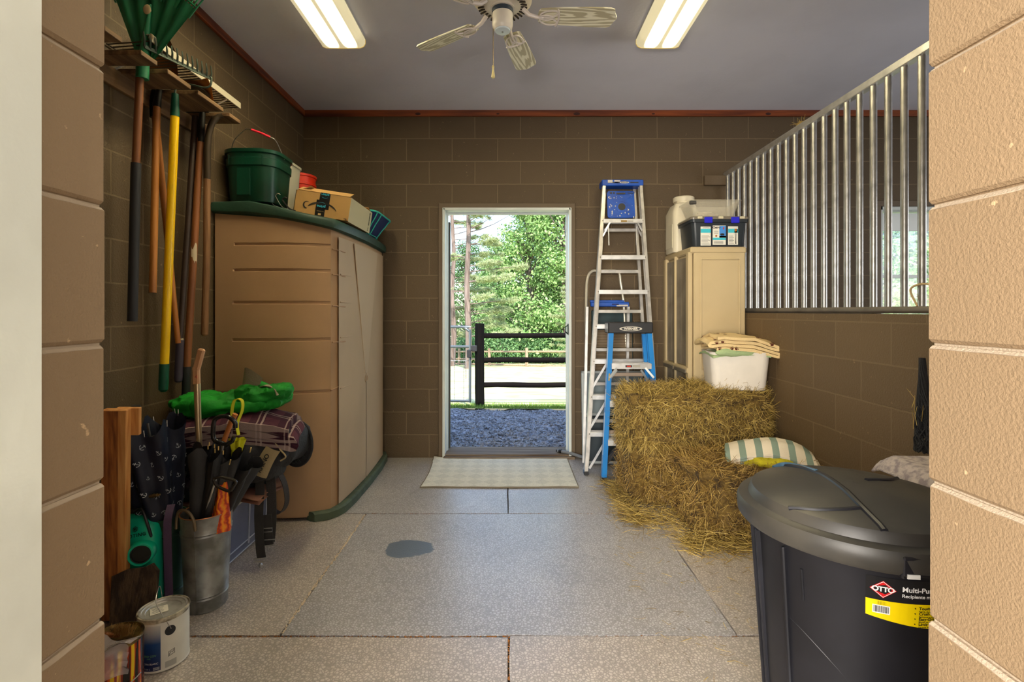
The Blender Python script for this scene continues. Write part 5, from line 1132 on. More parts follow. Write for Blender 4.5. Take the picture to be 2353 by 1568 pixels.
def lab3(xc, w, z0, z1, kind):
    m = MB(); sh = lambda z: yl+.010-.012*(z-ctop)/.2*1.0
    m.mi = 0; m.box((xc, sh((z0+z1)/2), (z0+z1)/2), (w, .004, z1-z0)); Y = sh((z0+z1)/2)-.003
    def r(x0, a, x1, b, mi): m.mi = mi; m.box(((x0+x1)/2, Y, (a+b)/2), (x1-x0, .001, b-a))
    xl, xr = xc-w/2, xc+w/2; f = lambda ox, oz: plane_fn((ox, Y-.0012, oz), (1, 0, 0), (0, 0, 1))
    if kind == 0:
        r(xl, z1-.048, xr, z1-.018, 1)
        for k in range(8): r(xl+.006, z0+.010+k*.0092, xr-.006-(k % 3)*.008, z0+.012+k*.0092, 3)
        m.mi = 3; text(m, 'GROOMING', .0085, f(xc, z1-.010), 0)
    elif kind == 1:
        r(xc, z0+.055, xr, z1-.003, 2); r(xc, z0+.055, xr, z0+.068, 5); r(xl, z0+.036, xr, z0+.054, 1)
        m.mi = 3; text(m, 'Oster', .025, f(xc-.022, z1-.016), .0008); m.lathe([(.010, 0), (.010, .001)], M=Matrix.Translation((xc+.022, Y-.001, z0+.080)) @ Matrix.Rotation(R(90), 4, 'X') @ Matrix.Diagonal((1.7, .8, 1, 1)), n=14)
        for q in (-.010, -.004, .006, .012): r(xc+.022+q, z0+.060, xc+.0245+q, z0+.078, 3)
        m.mi = 6; m.lathe([(.006, 0), (.006, .001)], M=Matrix.Translation((xc+.032, Y-.0015, z1-.022)) @ Matrix.Rotation(R(90), 4, 'X') @ Matrix.Diagonal((.8, 1.6, 1, 1)), n=10)
        m.mi = 4; m.lathe([(.008, 0), (.008, .001)], M=Matrix.Translation((xc-.024, Y, z0+.068)) @ Matrix.Rotation(R(90), 4, 'X'), n=14)
        for k in range(3): r(xl+.008, z0+.008+k*.009, xr-.02, z0+.0105+k*.009, 3)
        for k in range(3): r(xl+.010, z0+.086+k*.009, xc-.008, z0+.088+k*.009, 3)
    else:
        r(xl, z1-.050, xr, z1-.020, 1); r(xc+.010, z0+.004, xr-.004, z1-.005, 0)
        m.mi = 4; m.lathe([(.010, 0), (.010, .001)], M=Matrix.Translation((xc+.020, Y-.0005, z1-.030)) @ Matrix.Rotation(R(90), 4, 'X'), n=14)
        m.mi = 3; m.tube([(xc+.022, Y, z1-.045), (xc+.021, Y, z0+.03), (xc+.021, Y, z0+.006)], [.004, .0055, .008], 8, flat=.4)
        for k in range(6): r(xl+.006, z0+.010+k*.011, xc+.006-(k % 2)*.008, z0+.0125+k*.011, 3)
    m.build('product_label', pm, t)
lab3(cx-.108, .078, ctop+.012, ctop+.158, 0); lab3(cx-.004, .100, ctop+.018, ctop+.166, 1); lab3(cx+.102, .076, ctop+.018, ctop+.160, 2)
t = thing('clear_bin', 'clear plastic shoebox bin with pale rope inside on top of the black tote', 'storage bin', (1.60, 4.0, ctop+.236))
clear = mat('clear_plastic', L(228, 220, 196), .2, alpha=.27); zb = ctop+.238; cx, cy = 1.60, 4.0
m = MB(); ro = lambda z, w, d: rrect(cx, cy, w, d, .03, 5, z)
m.loft([ro(zb, .30, .20), ro(zb+.005, .31, .21), ro(zb+.12, .385, .27), ro(zb+.125, .405, .29), ro(zb+.130, .405, .29), ro(zb+.128, .378, .263), ro(zb+.008, .305, .205)]); m.build('body', clear, t)
m = MB(); m.box((cx-.175, cy-.12, zb+.112), (.05, .03, .03), TM((0, 0, 0)), .006); m.build('latch', mat('dark_latch', L(66, 64, 60), .5), t)
m = MB(); rr = random.Random(7)
pts = [(cx-.02+.11*math.cos(k*1.9)*rr.uniform(.5, 1), cy+.05*math.sin(k*1.9+1), zb+.022+.045*rr.random()*(1-abs(math.cos(k*1.9))*.5)) for k in range(34)]
m.tube(spath(pts, 5), .0085, 7); o = m.build('coiled_rope', mat('pale_rope', L(214, 200, 172), .9, bump=.5, bs=150)); tag(o, 'tangle of pale soft rope inside the clear bin', 'rope')
t = thing('white_jug', 'white plastic lidded jug behind the tote on the cabinet', 'container', (1.47, 4.29, ctop))
m = MB(); cx, cy = 1.475, 4.29; jw = mat('jug_white', L(216, 206, 180), .45)
m.loft([rrect(cx, cy, .20, .24, .04, 5, ctop), rrect(cx, cy, .205, .245, .04, 5, ctop+.01), rrect(cx, cy, .21, .25, .04, 5, ctop+.34), rrect(cx+.01, cy, .17, .20, .04, 5, ctop+.41), rrect(cx+.02, cy, .14, .16, .05, 5, ctop+.425), rrect(cx+.02, cy, .14, .16, .05, 5, ctop+.44)]); m.build('body', jw, t)
m = MB(); m.box((cx-.102, cy, ctop+.29), (.006, .15, .03), b=.002); m.box((cx-.104, cy, ctop+.14), (.005, .17, .20), b=.002); m.build('moulded_panel', jw, t)
m = MB(); m.lathe([(.085, .44), (.088, .445), (.088, .475), (.080, .482)], c=(cx+.02, cy, ctop), n=28); m.build('cap', jw, t)

# ================================================================= ladders
def cprof(w, d, t_): return [(-w/2, -d/2), (w/2, -d/2), (w/2, -d/2+t_), (-w/2+t_, -d/2+t_), (-w/2+t_, d/2-t_), (w/2, d/2-t_), (w/2, d/2), (-w/2, d/2)]
def ladder(root, bl, br, tl, tr, rw, rd, steps, mats_, stepd=.075, steph=.032, name='rail'):
    bl, br, tl, tr = map(Vector, (bl, br, tl, tr))
    for a, b, fl in ((bl, tl, 1), (br, tr, -1)):
        m = MB(); pr = [(x*fl, y) for x, y in cprof(rw, rd, .0035)]
        if fl < 0: pr = pr[::-1]
        m.profile(a, b, pr, up=(0, 1, .02)); m.build(name, mats_[0], root)
    for z in steps:
        q = (z-bl.z)/(tl.z-bl.z); a = bl+(tl-bl)*q; b = br+(tr-br)*q; c = (a+b)/2; w = (b-a).length-rw*.6; m = MB()
        m.box((c.x, c.y, c.z), (w, stepd, .004), b=.001); m.box((c.x, c.y-stepd/2, c.z-steph/2+.002), (w, .004, steph), b=.001); m.box((c.x, c.y+stepd/2, c.z-steph/2+.002), (w, .004, steph*.7))
        for k in range(5): m.box((c.x, c.y-stepd/2+.012+k*stepd/5.2, c.z+.003), (w-.01, .004, .003))
        for sx in (a.x+rw*.2, b.x-rw*.2): m.mi = 1; m.disc((sx, c.y-rd/2-.001, c.z-.012), .005, .004, (0, 1, 0), 10); m.mi = 0
        m.build('step', [mats_[1], mat('rivet', L(110, 104, 94), .4, .8)], root)
def rear(root, bl, br, tl, tr, rw, rd, zs, mats_):
    bl, br, tl, tr = map(Vector, (bl, br, tl, tr))
    for a, b in ((bl, tl), (br, tr)): m = MB(); m.profile(a, b, cprof(rw, rd, .003), up=(0, 1, .02)); m.build('rear_rail', mats_[0], root)
    for z in zs:
        q = (z-bl.z)/(tl.z-bl.z); a = bl+(tl-bl)*q; b = br+(tr-br)*q; m = MB(); m.bar(a, b, .022, .028, b=.002); m.build('rear_rung', mats_[1], root)
worn = mat('worn_alu', (.60, .57, .52, 1), .38, .7, bump=.05, bs=120, var=.25, vs=12)
t = thing('tall_step_ladder', 'tall aluminium stepladder with a paint-spotted blue top leaning folded on the back wall', 'ladder', (.95, 4.05, 0))
ladder(t, (.612, 4.0, .02), (1.205, 4.0, .02), (.806, 4.27, 2.37), (1.118, 4.27, 2.37), .026, .055, [.33, .62, .905, 1.19, 1.475, 1.765, 2.075], (worn, alu), .07, .034)
rear(t, (.634, 4.075, .03), (1.16, 4.075, .03), (.83, 4.355, 2.36), (1.085, 4.355, 2.36), .024, .03, [.40, .70, .98, 1.30, 1.64, 2.0], (worn, worn))
blp = mat('ladder_blue', L(20, 84, 184), .45, col2=L(16, 72, 164), vs=10); pspot = mat('paint_spots', L(206, 200, 186), .7)
m = MB(); m.box((.962, 4.305, 2.392), (.352, .135, .052), b=.006); m.mi = 1
m.box((.91, 4.2365, 2.392), (.03, .001, .008)); m.box((.885, 4.2365, 2.392), (.10, .001, .010)); m.box((1.06, 4.2365, 2.392), (.07, .001, .010)); m.mi = 2
m.box((.855, 4.2365, 2.402), (.04, .0012, .022)); m.box((.915, 4.2365, 2.405), (.05, .0012, .012)); m.lathe([(.011, 0), (.010, .002)], M=Matrix.Translation((.975, 4.2365, 2.393)) @ Matrix.Rotation(R(90), 4, 'X') @ Matrix.Diagonal((3.6, .8, 1, 1)), n=20)
m.mi = 1; text(m, 'WERNER', .015, plane_fn((.975, 4.2338, 2.393), (1, 0, 0), (0, 0, 1)), .0003); m.build('top_cap', [blp, blackp, pspot], t)
m = MB(); ty0 = 4.235; PMx = Matrix.Translation((.957, 4.285, 2.215)) @ Matrix.Rotation(R(-6), 4, 'X')
outl = rrect(0, 0, .235, .235, .02, 4); m.add([tuple(PMx @ Vector((x, s_*.008, y))) for s_ in (-1, 1) for x, y, z in outl], [tuple(range(24)), tuple(range(24, 48))[::-1]]+[(i, i+24, (i+1) % 24+24, (i+1) % 24) for i in range(24)])
m.mi = 1; m.lathe([(.031, 0), (.031, .002)], M=PMx @ Matrix.Translation((.005, -.009, -.022)) @ Matrix.Rotation(R(90), 4, 'X'), n=24); m.box((.0, -.009, .095), (.075, .002, .013), PMx); m.box((-.085, -.009, .100), (.018, .002, .015), PMx); m.box((-.06, -.009, .10), (.014, .002, .015), PMx); m.box((.082, -.009, .098), (.05, .002, .006), PMx)
m.mi = 0; m.lathe([(.052, 0), (.052, .003), (.046, .003), (.046, 0)], M=PMx @ Matrix.Translation((.005, -.008, -.022)) @ Matrix.Rotation(R(90), 4, 'X'), n=28, c0=False, c1=False)
m.mi = 2; rr = random.Random(15)
for k in range(46):
    x, y = rr.uniform(-.11, .11), rr.uniform(-.115, .085)
    if math.hypot(x-.005, y+.022) < .036: continue
    s_ = rr.uniform(.0015, .006)*(1.5 if rr.random() < .12 else 1); m.lathe([(s_, 0), (s_*.9, .001)], M=PMx @ Matrix.Translation((x, -.009, y)) @ Matrix.Rotation(R(90), 4, 'X') @ Matrix.Diagonal((1, rr.uniform(.6, 2), 1, 1)), n=7)
m.build('pail_shelf', [blp, blackp, pspot], t)
for s_ in (-1, 1):
    m = MB(); x = .962+s_*.12; m.bar((x+s_*.035, 4.21, 1.98), (x-s_*.005, 4.20, 2.05), .014, .004, (0, 1, 0)); m.bar((x, 4.25, 2.04), (x-s_*.003, 4.24, 1.86), .008, .008, (0, 1, 0)); m.bar((x+s_*.045, 4.26, 1.94), (x-s_*.002, 4.24, 2.03), .012, .004, (0, 1, 0)); m.build('spreader_brace', alu, t)
for q, z in ((0, .60), (0, .28), (1, .905)):
    m = MB(); a = Vector((.62+.045*z, 4.0+.11*z, z-.24)); m.bar(a+Vector((.01, -.02, 0)), a+Vector((.14, -.02, .22)), .018, .004, (0, 1, 0)); m.build('knee_brace', alu, t)
m = MB(); m.box((.962, 4.193, 2.058), (.05, .001, .014)); m.mi = 1; m.box((.985+.03, 4.193, 2.058), (.05, .001, .010)); m.build('step_label', [mat('label_tan', L(150, 120, 50), .6), mat('label_grey', L(170, 165, 150), .6)], t)
for x in (.612, 1.205): m = MB(); m.box((x, 4.0, .014), (.036, .065, .03), b=.004); m.build('foot', blackp, t)
# small blue ladder
t = thing('small_step_ladder', 'short blue fibreglass stepladder with a black top in front of the tall ladder', 'ladder', (.94, 3.86, 0))
fib = mat('fibreglass_blue', L(10, 122, 196), .4, var=.08, vs=6)
ladder(t, (.724, 3.83, .03), (1.165, 3.84, .03), (.795, 4.02-.10, 1.13), (1.095, 3.925, 1.13), .036, .05, [.315, .605, .895], (fib, alu), .085, .042)
rear(t, (.745, 3.93, .03), (1.14, 3.94, .03), (.815, 3.985, 1.12), (1.07, 3.99, 1.12), .028, .03, [.35, .80], (fib, mat('rear_rung_tan', L(170, 150, 130), .5, .3)))
m = MB(); m.box((.945, 3.965, 1.172), (.35, .15, .088), b=.008); m.mi = 1
for x, y, w, d in ((.86, 3.96, .05, .05), (.95, 3.99, .09, .03), (1.04, 3.95, .04, .06)): m.box((x, y, 1.2165), (w, d, .002))
m.mi = 2; E = Matrix.Translation((.945, 3.8895, 1.165)) @ Matrix.Rotation(R(90), 4, 'X') @ Matrix.Diagonal((4.9, 1, 1, 1)); m.lathe([(.018, 0), (.018, .0012)], M=E, n=32); m.mi = 0; m.lathe([(.0148, .0012), (.0148, .0018)], M=E, n=32)
m.mi = 2; text(m, 'WERNER', .0265, plane_fn((.945, 3.8868, 1.165), (1, 0, 0), (0, 0, 1)), .0012); m.build('top_cap', [blackp, mat('cap_hollow', (.008, .008, .008, 1), .7), pspot], t)
m = MB(); ys = 3.83+.085*.87-.075
m.box((.915, ys, .880), (.05, .0015, .016)); m.mi = 1; m.box((.975, ys, .880), (.055, .0015, .015)); m.mi = 2; m.box((.915, ys-.001, .880), (.030, .0015, .008)); m.build('step_label', [blackp, mat('label_grey', L(170, 165, 150), .6), mat('sticker_red', L(200, 50, 30), .6)], t)
for s_ in (-1, 1):
    m = MB(); x = .94+s_*.17; m.bar((x, 3.84, .79), (x-s_*.06, 3.86, .865), .016, .004, (0, 1, 0)); m.bar((x-s_*.005, 3.95, .74), (x-s_*.075, 3.93, .84), .016, .004, (0, 1, 0)); m.build('spreader_brace', mat('bright_brace', (.5, .52, .5, 1), .5, .6), t)
m = MB(); m.bar((.757, 3.862, .60), (.775, 3.87, .82), .010, .006, (0, 1, 0)); m.build('lock_bar', mat('brass_bar', L(180, 150, 70), .4, .6), t)
m = MB()
m.loft([[(x, y, z) for x, y, z in ((.745, 3.87, .10), (.745, 3.90, .10), (.765, 3.90, .18), (.765, 3.87, .18))], [(.86, 3.87, .235), (.86, 3.90, .235), (.86, 3.90, .275), (.86, 3.87, .275)], [(.93, 3.87, .27), (.93, 3.90, .27), (.93, 3.90, .30), (.93, 3.87, .30)]]); m.build('foot_brace', blackp, t)
for x, y in ((.724, 3.83), (1.165, 3.84)): m = MB(); m.box((x, y, .018), (.045, .06, .036), b=.004); m.build('foot', blackp, t)
m = MB()
for z0, z1 in ((.20, .52), (.56, .70), (.86, 1.02)):
    q = (z0+z1)/2; xx = .724+(.795-.724)*q/1.1-.0195; m.bar((.7045+.0645*z0, 3.82+.082*z0, z0), (.7045+.0645*z1, 3.82+.082*z1, z1), .0016, .022, (0, 1, 0))
m.build('side_label', mat('ladder_label', L(196, 206, 214), .5), t)
# step stool behind
t = thing('step_stool', 'folded aluminium step stool with a tall loop handle and blue platform behind the tall ladder', 'step stool', (.86, 4.38, 0))
m = MB(); lp = spath([(.668, 4.27, .02), (.672, 4.36, 1.0), (.680, 4.41, 1.45), (.695, 4.425, 1.60), (.735, 4.43, 1.655), (.80, 4.43, 1.66), (.93, 4.43, 1.66), (.975, 4.43, 1.635), (.985, 4.425, 1.56), (1.01, 4.42, 1.38), (1.02, 4.40, 1.10), (1.04, 4.36, .7), (1.05, 4.29, .02)], 5); m.tube(lp, .0125, 10); m.build('loop_handle', mat('white_tube', L(196, 190, 172), .4, .3), t)
m = MB(); m.box((.88, 4.385, 1.362), (.335, .05, .040), b=.006); m.box((.86, 4.40, 1.388), (.30, .03, .02), b=.004); m.mi = 1; m.box((.925, 4.3585, 1.362), (.06, .002, .012)); m.mi = 2; m.box((.985, 4.3585, 1.352), (.10, .002, .014)); m.build('platform', [blp, mat('dark_blue_mark', L(10, 40, 110), .6), pspot], t)
for x0, x1 in ((.66, .70), (1.015, 1.06)): 
    m = MB(); m.profile((x0-.03, 4.235, .02), (x1-.02, 4.375, 1.34), cprof(.022, .03, .003), up=(0, 1, .1)); m.build('front_rail', alu, t)
# boards leaning behind
tealb = mat('dark_teal_board', L(16, 50, 54), .5, var=.3, vs=8)
t = thing('leaning_panel', 'dark teal panel with a grooved brown face leaning behind the ladders', 'panel', (.90, 4.42, 0))
PT = lambda q0, q1: None
m = MB(); A = Matrix.Translation((.905, 4.375, .66)) @ Matrix.Rotation(R(-3.2), 4, 'X'); m.box((0, .005, 0), (.36, .018, 1.30), A, .004); m.build('board', tealb, t)
m = MB(); m.box((0, -.008, .30), (.345, .006, .36), A, .002)
for k in range(15): m.tube([tuple(A @ Vector((-.165, -.0125, .135+k*.0235))), tuple(A @ Vector((.165, -.0125, .135+k*.0235)))], .003, 5)
m.build('grooved_face', mat('grooved_brown', L(112, 94, 70), .6), t)
t = thing('framed_window', 'grey framed glazed panel with faint handwriting leaning behind the ladder legs', 'window panel', (.88, 4.27, 0))
A = Matrix.Translation((.885, 4.275, .40)) @ Matrix.Rotation(R(-6), 4, 'X'); gf = mat('grey_frame', L(150, 156, 156), .45, .3)
m = MB(); w, h = .53, .78
for (c, d) in (((0, 0, h/2-.012), (w, .022, .024)), ((0, 0, -h/2+.012), (w, .022, .024)), ((-w/2+.012, 0, 0), (.024, .022, h)), ((w/2-.012, 0, 0), (.024, .022, h)), ((0, 0, .02), (w, .016, .022))): m.box(c, d, A, .003)
m.build('frame', gf, t)
m = MB(); m.box((0, .004, .20), (w-.04, .006, .36), A); m.build('upper_panel', mat('panel_blue_grey', L(112, 124, 128), .35), t)
m = MB(); m.box((0, .004, -.18), (w-.04, .006, .36), A); m.build('lower_panel', mat('panel_dark', L(50, 60, 66), .3), t)
m = MB(); text(m, 'ex. 9-9543', .055, lambda u, v: A @ Vector((.02+u, -.0005, .085+v)), 0); m.build('handwriting', mat('marker', L(40, 60, 70), .7), t)
# umbrella/hose end lying by the door
m = MB(); m.tube(spath([(.435, 4.50, .046), (.47, 4.48, .046), (.53, 4.44, .045), (.62, 4.38, .032), (.72, 4.30, .022), (.80, 4.24, .02)], 5), .014, 10); m.mi = 1
m.tube([(.425, 4.507, .046), (.47, 4.48, .046)], [.010, .019], 10)
o = m.build('grey_pipe', [mat('pipe_grey', L(112, 116, 120), .4), dk]); tag(o, 'grey pipe with a dark end lying across the right end of the door sill', 'pipe')
# rug
def rug_mat():
    m = bpy.data.materials.new('rug_weave'); m.use_nodes = True; nt = m.node_tree; N = nt.nodes; K = nt.links; b = N['Principled BSDF']; b.inputs['Roughness'].default_value = .95; b.inputs['Specular IOR Level'].default_value = .15
    tc = N.new('ShaderNodeTexCoord'); n = N.new('ShaderNodeTexNoise'); n.inputs['Scale'].default_value = 90; K.new(tc.outputs['Object'], n.inputs['Vector'])
    mp = N.new('ShaderNodeMapping'); mp.inputs['Rotation'].default_value = (0, 0, R(45)); mp.inputs['Scale'].default_value = (11, 11, 1); K.new(tc.outputs['Object'], mp.inputs[0])
    v = N.new('ShaderNodeTexChecker'); v.inputs['Scale'].default_value = 1; v.inputs['Color1'].default_value = L(232, 228, 212); v.inputs['Color2'].default_value = L(220, 217, 202); K.new(mp.outputs[0], v.inputs['Vector'])
    x = N.new('ShaderNodeMix'); x.data_type = 'RGBA'; x.blend_type = 'MULTIPLY'; x.inputs[0].default_value = .3; K.new(v.outputs[0], x.inputs[6]); K.new(n.outputs[0], x.inputs[7])
    n4 = N.new('ShaderNodeTexNoise'); n4.inputs['Scale'].default_value = 4; K.new(tc.outputs['Object'], n4.inputs['Vector'])
    K.new(x.outputs[2], b.inputs['Base Color']); bp = N.new('ShaderNodeBump'); bp.inputs['Strength'].default_value = .6; bp.inputs['Distance'].default_value = .006; K.new(n.outputs[0], bp.inputs['Height']); K.new(bp.outputs[0], b.inputs['Normal']); return m
t = thing('door_rug', 'pale cream textured rug in front of the open doorway', 'rug', (-.07, 4.05, 0))
def rg(u, v, z): return (-.655+1.165*u+.012*math.sin(v*4)*(1-u), 3.685+.735*v+.004*math.sin(u*9), z+.0025*noise.noise(Vector((u*6, v*5, 0)))+(.012*math.exp(-((u)/.05)**2) if v > .8 else 0))
m = MB(); m.grid(lambda u, v: rg(u, v, .008), 60, 40); m.build('pile', rug_mat(), t)
m = MB(); ed = [rg(k/40, 0, .005) for k in range(40)]+[rg(1, k/30, .005) for k in range(30)]+[rg(1-k/40, 1, .005) for k in range(40)]+[rg(0, 1-k/30, .005) for k in range(30)]; m.tube(ed, .0055, 6, True); m.build('bound_edge', mat('rug_edge', L(120, 110, 92), .9), t)
# ================================================================= left foreground pile
# clear storage bin with blue contents
t = thing('storage_tote', 'long clear plastic storage bin with blue contents under the pile of blankets', 'storage bin', (-1.62, 2.72, 0))
bc = mat('bin_clear', L(150, 160, 190), .25, alpha=.62, spec=.5, var=.1, vs=4); blue_c = mat('bin_contents', L(40, 56, 120), .9, col2=L(92, 96, 128), vs=5, bump=.6, bs=14)
cx, cy = -1.622, 2.725; ro = lambda z, w, d: rrect(cx, cy, w, d, .04, 5, z)
m = MB(); m.loft([ro(.003, .375, .62), ro(.010, .385, .63), ro(.285, .400, .655), ro(.290, .405, .665)]); 
m.build('body', bc, t)
m = MB(); xo = cx+.1935
for y in (2.50, 2.735, 2.74, 2.93): m.tube([(xo+.002, y, .035), (xo+.0095, y, .265)], .004, 6)
m.tube([(xo+.001, 2.50, .055), (xo+.001, 2.735, .055)], .0035, 6); m.tube([(xo+.001, 2.74, .055), (xo+.001, 2.93, .055)], .0035, 6); m.tube([(xo-.001, 2.42, .014), (xo-.001, 3.0, .014)], .004, 6)
m.build('moulded_rib', mat('bin_rib', L(176, 184, 204), .3), t)
m = MB(); m.loft([rrect(cx, cy, .365, .60, .04, 5, .012), rrect(cx, cy, .375, .62, .04, 5, .27)]); o = m.build('blue_fabric', blue_c); tag(o, 'blue and grey fabric filling the clear storage bin', 'fabric')
m = MB(); m.loft([ro(.288, .405, .665), ro(.290, .425, .69), ro(.312, .428, .692), ro(.322, .40, .665), ro(.322, .38, .64)]); m.build('lid', mat('bin_lid', L(176, 178, 176), .4, alpha=.92), t)
# pile on it, bottom to top
def clump(nm, lb, cat, c, r, mt, seed, e=.6, amp=.02, fr=7, rz=0, extra=None):
    m = MB(); m.blob((0, 0, 0), r, e, amp, fr, 56, seed, M=TM(c, rz)); 
    if extra: extra(m)
    o = m.build(nm, mt); tag(o, lb, cat); return o
lea = mat('tan_leather', L(158, 112, 92), .55, bump=.1, bs=60, var=.15, vs=5)
m = MB(); fold(m, TM((-1.50, 2.66, .334), 62, 0, 0), .46, .24, 2, .016, .008, .010, 7, 21, 16, .012); m.grid(lambda u, v: (-1.46+.24*u, 2.50+.32*v-.06*u, .392-.018*u+.01*math.sin(v*5)), 8, 8); m.grid(lambda u, v: (-1.46+.24*u, 2.50+.32*v-.06*u, .372-.018*u+.01*math.sin(v*5)), 8, 8, flip=True)
o = m.build('folded_leather', lea); tag(o, 'folded tan-pink leather sheet sticking out over the storage bin', 'leather')
purp = mat('dark_purple_cloth', L(44, 26, 40), .9, bump=.4, bs=60, col2=L(28, 40, 44), vs=6)
clump('purple_cloth', 'dark purple and teal bunched cloth above the leather sheet', 'cloth', (-1.54, 2.70, .425), (.26, .24, .055), purp, 22, .7, .03, 6, 20)
tackm = mat('black_tack_canvas', (.020, .020, .022, 1), .75, bump=.5, bs=70, var=.3, vs=5)
o = clump('tack_bag', 'black canvas horse blanket bag with pale piping beneath the plaid blanket', 'bag', (-1.47, 2.74, .575), (.34, .27, .115), tackm, 23, .65, .025, 5)
m = MB(); pip = mat('pale_piping', L(176, 160, 120), .8)
for (y, x0) in ((2.62, -1.36), (2.50, -1.40)): m.tube(spath([(x0, y, .50), (x0+.12, y+.02, .56), (x0+.165, y+.05, .63), (x0+.10, y+.1, .665)], 5), .0022, 5)
m.build('piping', pip, o)
plaidm = stripes('plaid_purple', L(88, 46, 58), L(48, 24, 38), 'X', 7.5, .5, plaid=L(190, 168, 160), bump=.5, bs=220)
t = thing('plaid_blanket', 'purple plaid folded blanket under the bright green bag', 'blanket', (-1.47, 2.66, .695), R(12))
m = MB(); fold(m, TM((0, 0, 0)), .60, .42, 3, .030, .003, .024, 6, 24, 26, .05, .03); m.build('blanket_body', plaidm, t, local=True)
grn = mat('bright_green_nylon', L(22, 150, 40), .68, bump=.9, bs=16, var=.4, vs=9, spec=.3)
t = thing('green_bag', 'bright green nylon bag with a grey lining, topmost of the pile', 'bag', (-1.49, 2.68, .83))
m = MB(); m.blob((0, 0, 0), (.285, .17, .050), .8, .024, 10, 90, 31, M=TM((-1.49, 2.68, .815), 8)); m.blob((0, 0, 0), (.13, .10, .05), .9, .022, 14, 60, 32, M=TM((-1.30, 2.66, .868), 14)); m.build('body', grn, t)
m = MB(); c = Vector((-1.355, 2.64, .915))
m.grid(lambda u, v: c+Vector(((.055+.012*v)*math.cos(u*5.4)+.03*v, (.035+.01*v)*math.sin(u*5.4), -.035+.115*v*(.6+.5*math.cos(u*5.4+2.4)))), 24, 5); m.grid(lambda u, v: c+Vector(((.052+.012*v)*math.cos(u*5.4)+.03*v, (.032+.01*v)*math.sin(u*5.4), -.035+.115*v*(.6+.5*math.cos(u*5.4+2.4)))), 24, 5, flip=True)
m.strap(spath([(-1.30, 2.62, .905), (-1.26, 2.60, .915), (-1.215, 2.60, .90), (-1.20, 2.60, .865)], 5), .035, .004); m.build('grey_lining', mat('grey_canvas', L(150, 138, 114), .9, bump=.3, bs=120), t)
# saddle pad, girth, RHINO pouch and straps at the right of the pile
t = thing('saddle_pad', 'black quilted saddle pad with rounded edge hanging at the right of the pile', 'saddle pad', (-1.20, 2.80, .56))
m = MB(); M_ = Matrix.Translation((-1.205, 2.83, .555)) @ Matrix.Rotation(R(-14), 4, 'Z') @ Matrix.Rotation(R(90), 4, 'X'); m.lathe([(.001, .018), (.085, .016), (.10, .004), (.10, -.01), (.08, -.018), (.001, -.02)], M=M_ @ Matrix.Diagonal((1.0, 1.25, 1, 1)), n=36, c0=False, c1=False); m.tube([tuple(M_ @ Vector((.102*math.cos(a), .1275*math.sin(a), 0))) for a in [2*math.pi*k/40 for k in range(40)]], .009, 8, True); m.build('pad', black_cloth, t)
m = MB()
for k in range(-4, 5):
    for s_ in (-1, 1):
        pts = []
        for q in range(9):
            x = (-1+2*q/8)*.09; y = k*.028+s_*x
            if (x/.095)**2+(y/.118)**2 < 1: pts.append(tuple(M_ @ Vector((x, y, .0185))))
        if len(pts) > 1: m.tube(pts, .0014, 4)
m.build('quilting', mat('quilt_thread', L(60, 66, 60), .8), t)
t = thing('canvas_pouch', 'black canvas roll with a cream patch lettered in dark capitals in the pile', 'pouch', (-1.32, 2.50, .50))
m = MB(); m.blob((0, 0, 0), (.155, .14, .075), .6, .016, 7, 44, 41, M=TM((-1.335, 2.60, .505), -18)); m.build('body', tackm, t)
beige = mat('beige_webbing', L(176, 158, 118), .85, bump=.3, bs=160)
A0, A1 = at(622, 1030, 2.36), at(590, 1092, 2.36); dv = (A1-A0)
m = MB(); m.grid(lambda u, v: A0+dv*v+Vector((.072*u-.036, .03-.06*math.sin(u*2.2)*.3, -.022*u+.012*math.sin(v*math.pi))), 8, 8); m.grid(lambda u, v: A0+dv*v+Vector((.072*u-.036, .036-.06*math.sin(u*2.2)*.3, -.022*u+.012*math.sin(v*math.pi))), 8, 8, flip=True)
m.mi = 1; dn = dv.normalized(); text(m, 'RHINO', .030, plane_fn(A0+dv*.56+Vector((.004, -.004, .0)), -dn, Vector((-1, .1, .35))), .0008); m.build('patch', [beige, mat('dark_letter', L(30, 30, 30), .7)], t)
# beige trimmed girth curling above it
m = MB(); pts = spath([at(622, 1040, 2.56), at(636, 1008, 2.55), at(660, 1000, 2.55), at(662, 990, 2.55), at(640, 995, 2.54), at(634, 1010, 2.54), at(648, 1030, 2.53), at(660, 1046, 2.53), at(648, 1056, 2.53)], 6)
m.strap(pts, .035, .006, side=(0, 1, .2)); m.mi = 1; m.tube([p+Vector((0, -.018, -.003)) for p in pts], .0042, 6); m.mi = 2
for q in (10, 22, 30): p = pts[q]; m.tube([p+Vector((.012*math.cos(a), -.024, .012*math.sin(a))) for a in [2*math.pi*k/12 for k in range(12)]], .0022, 5, True)
o = m.build('girth_strap', [black_cloth, beige, steel]); tag(o, 'curled black girth strap with beige edging and small steel rings', 'strap')
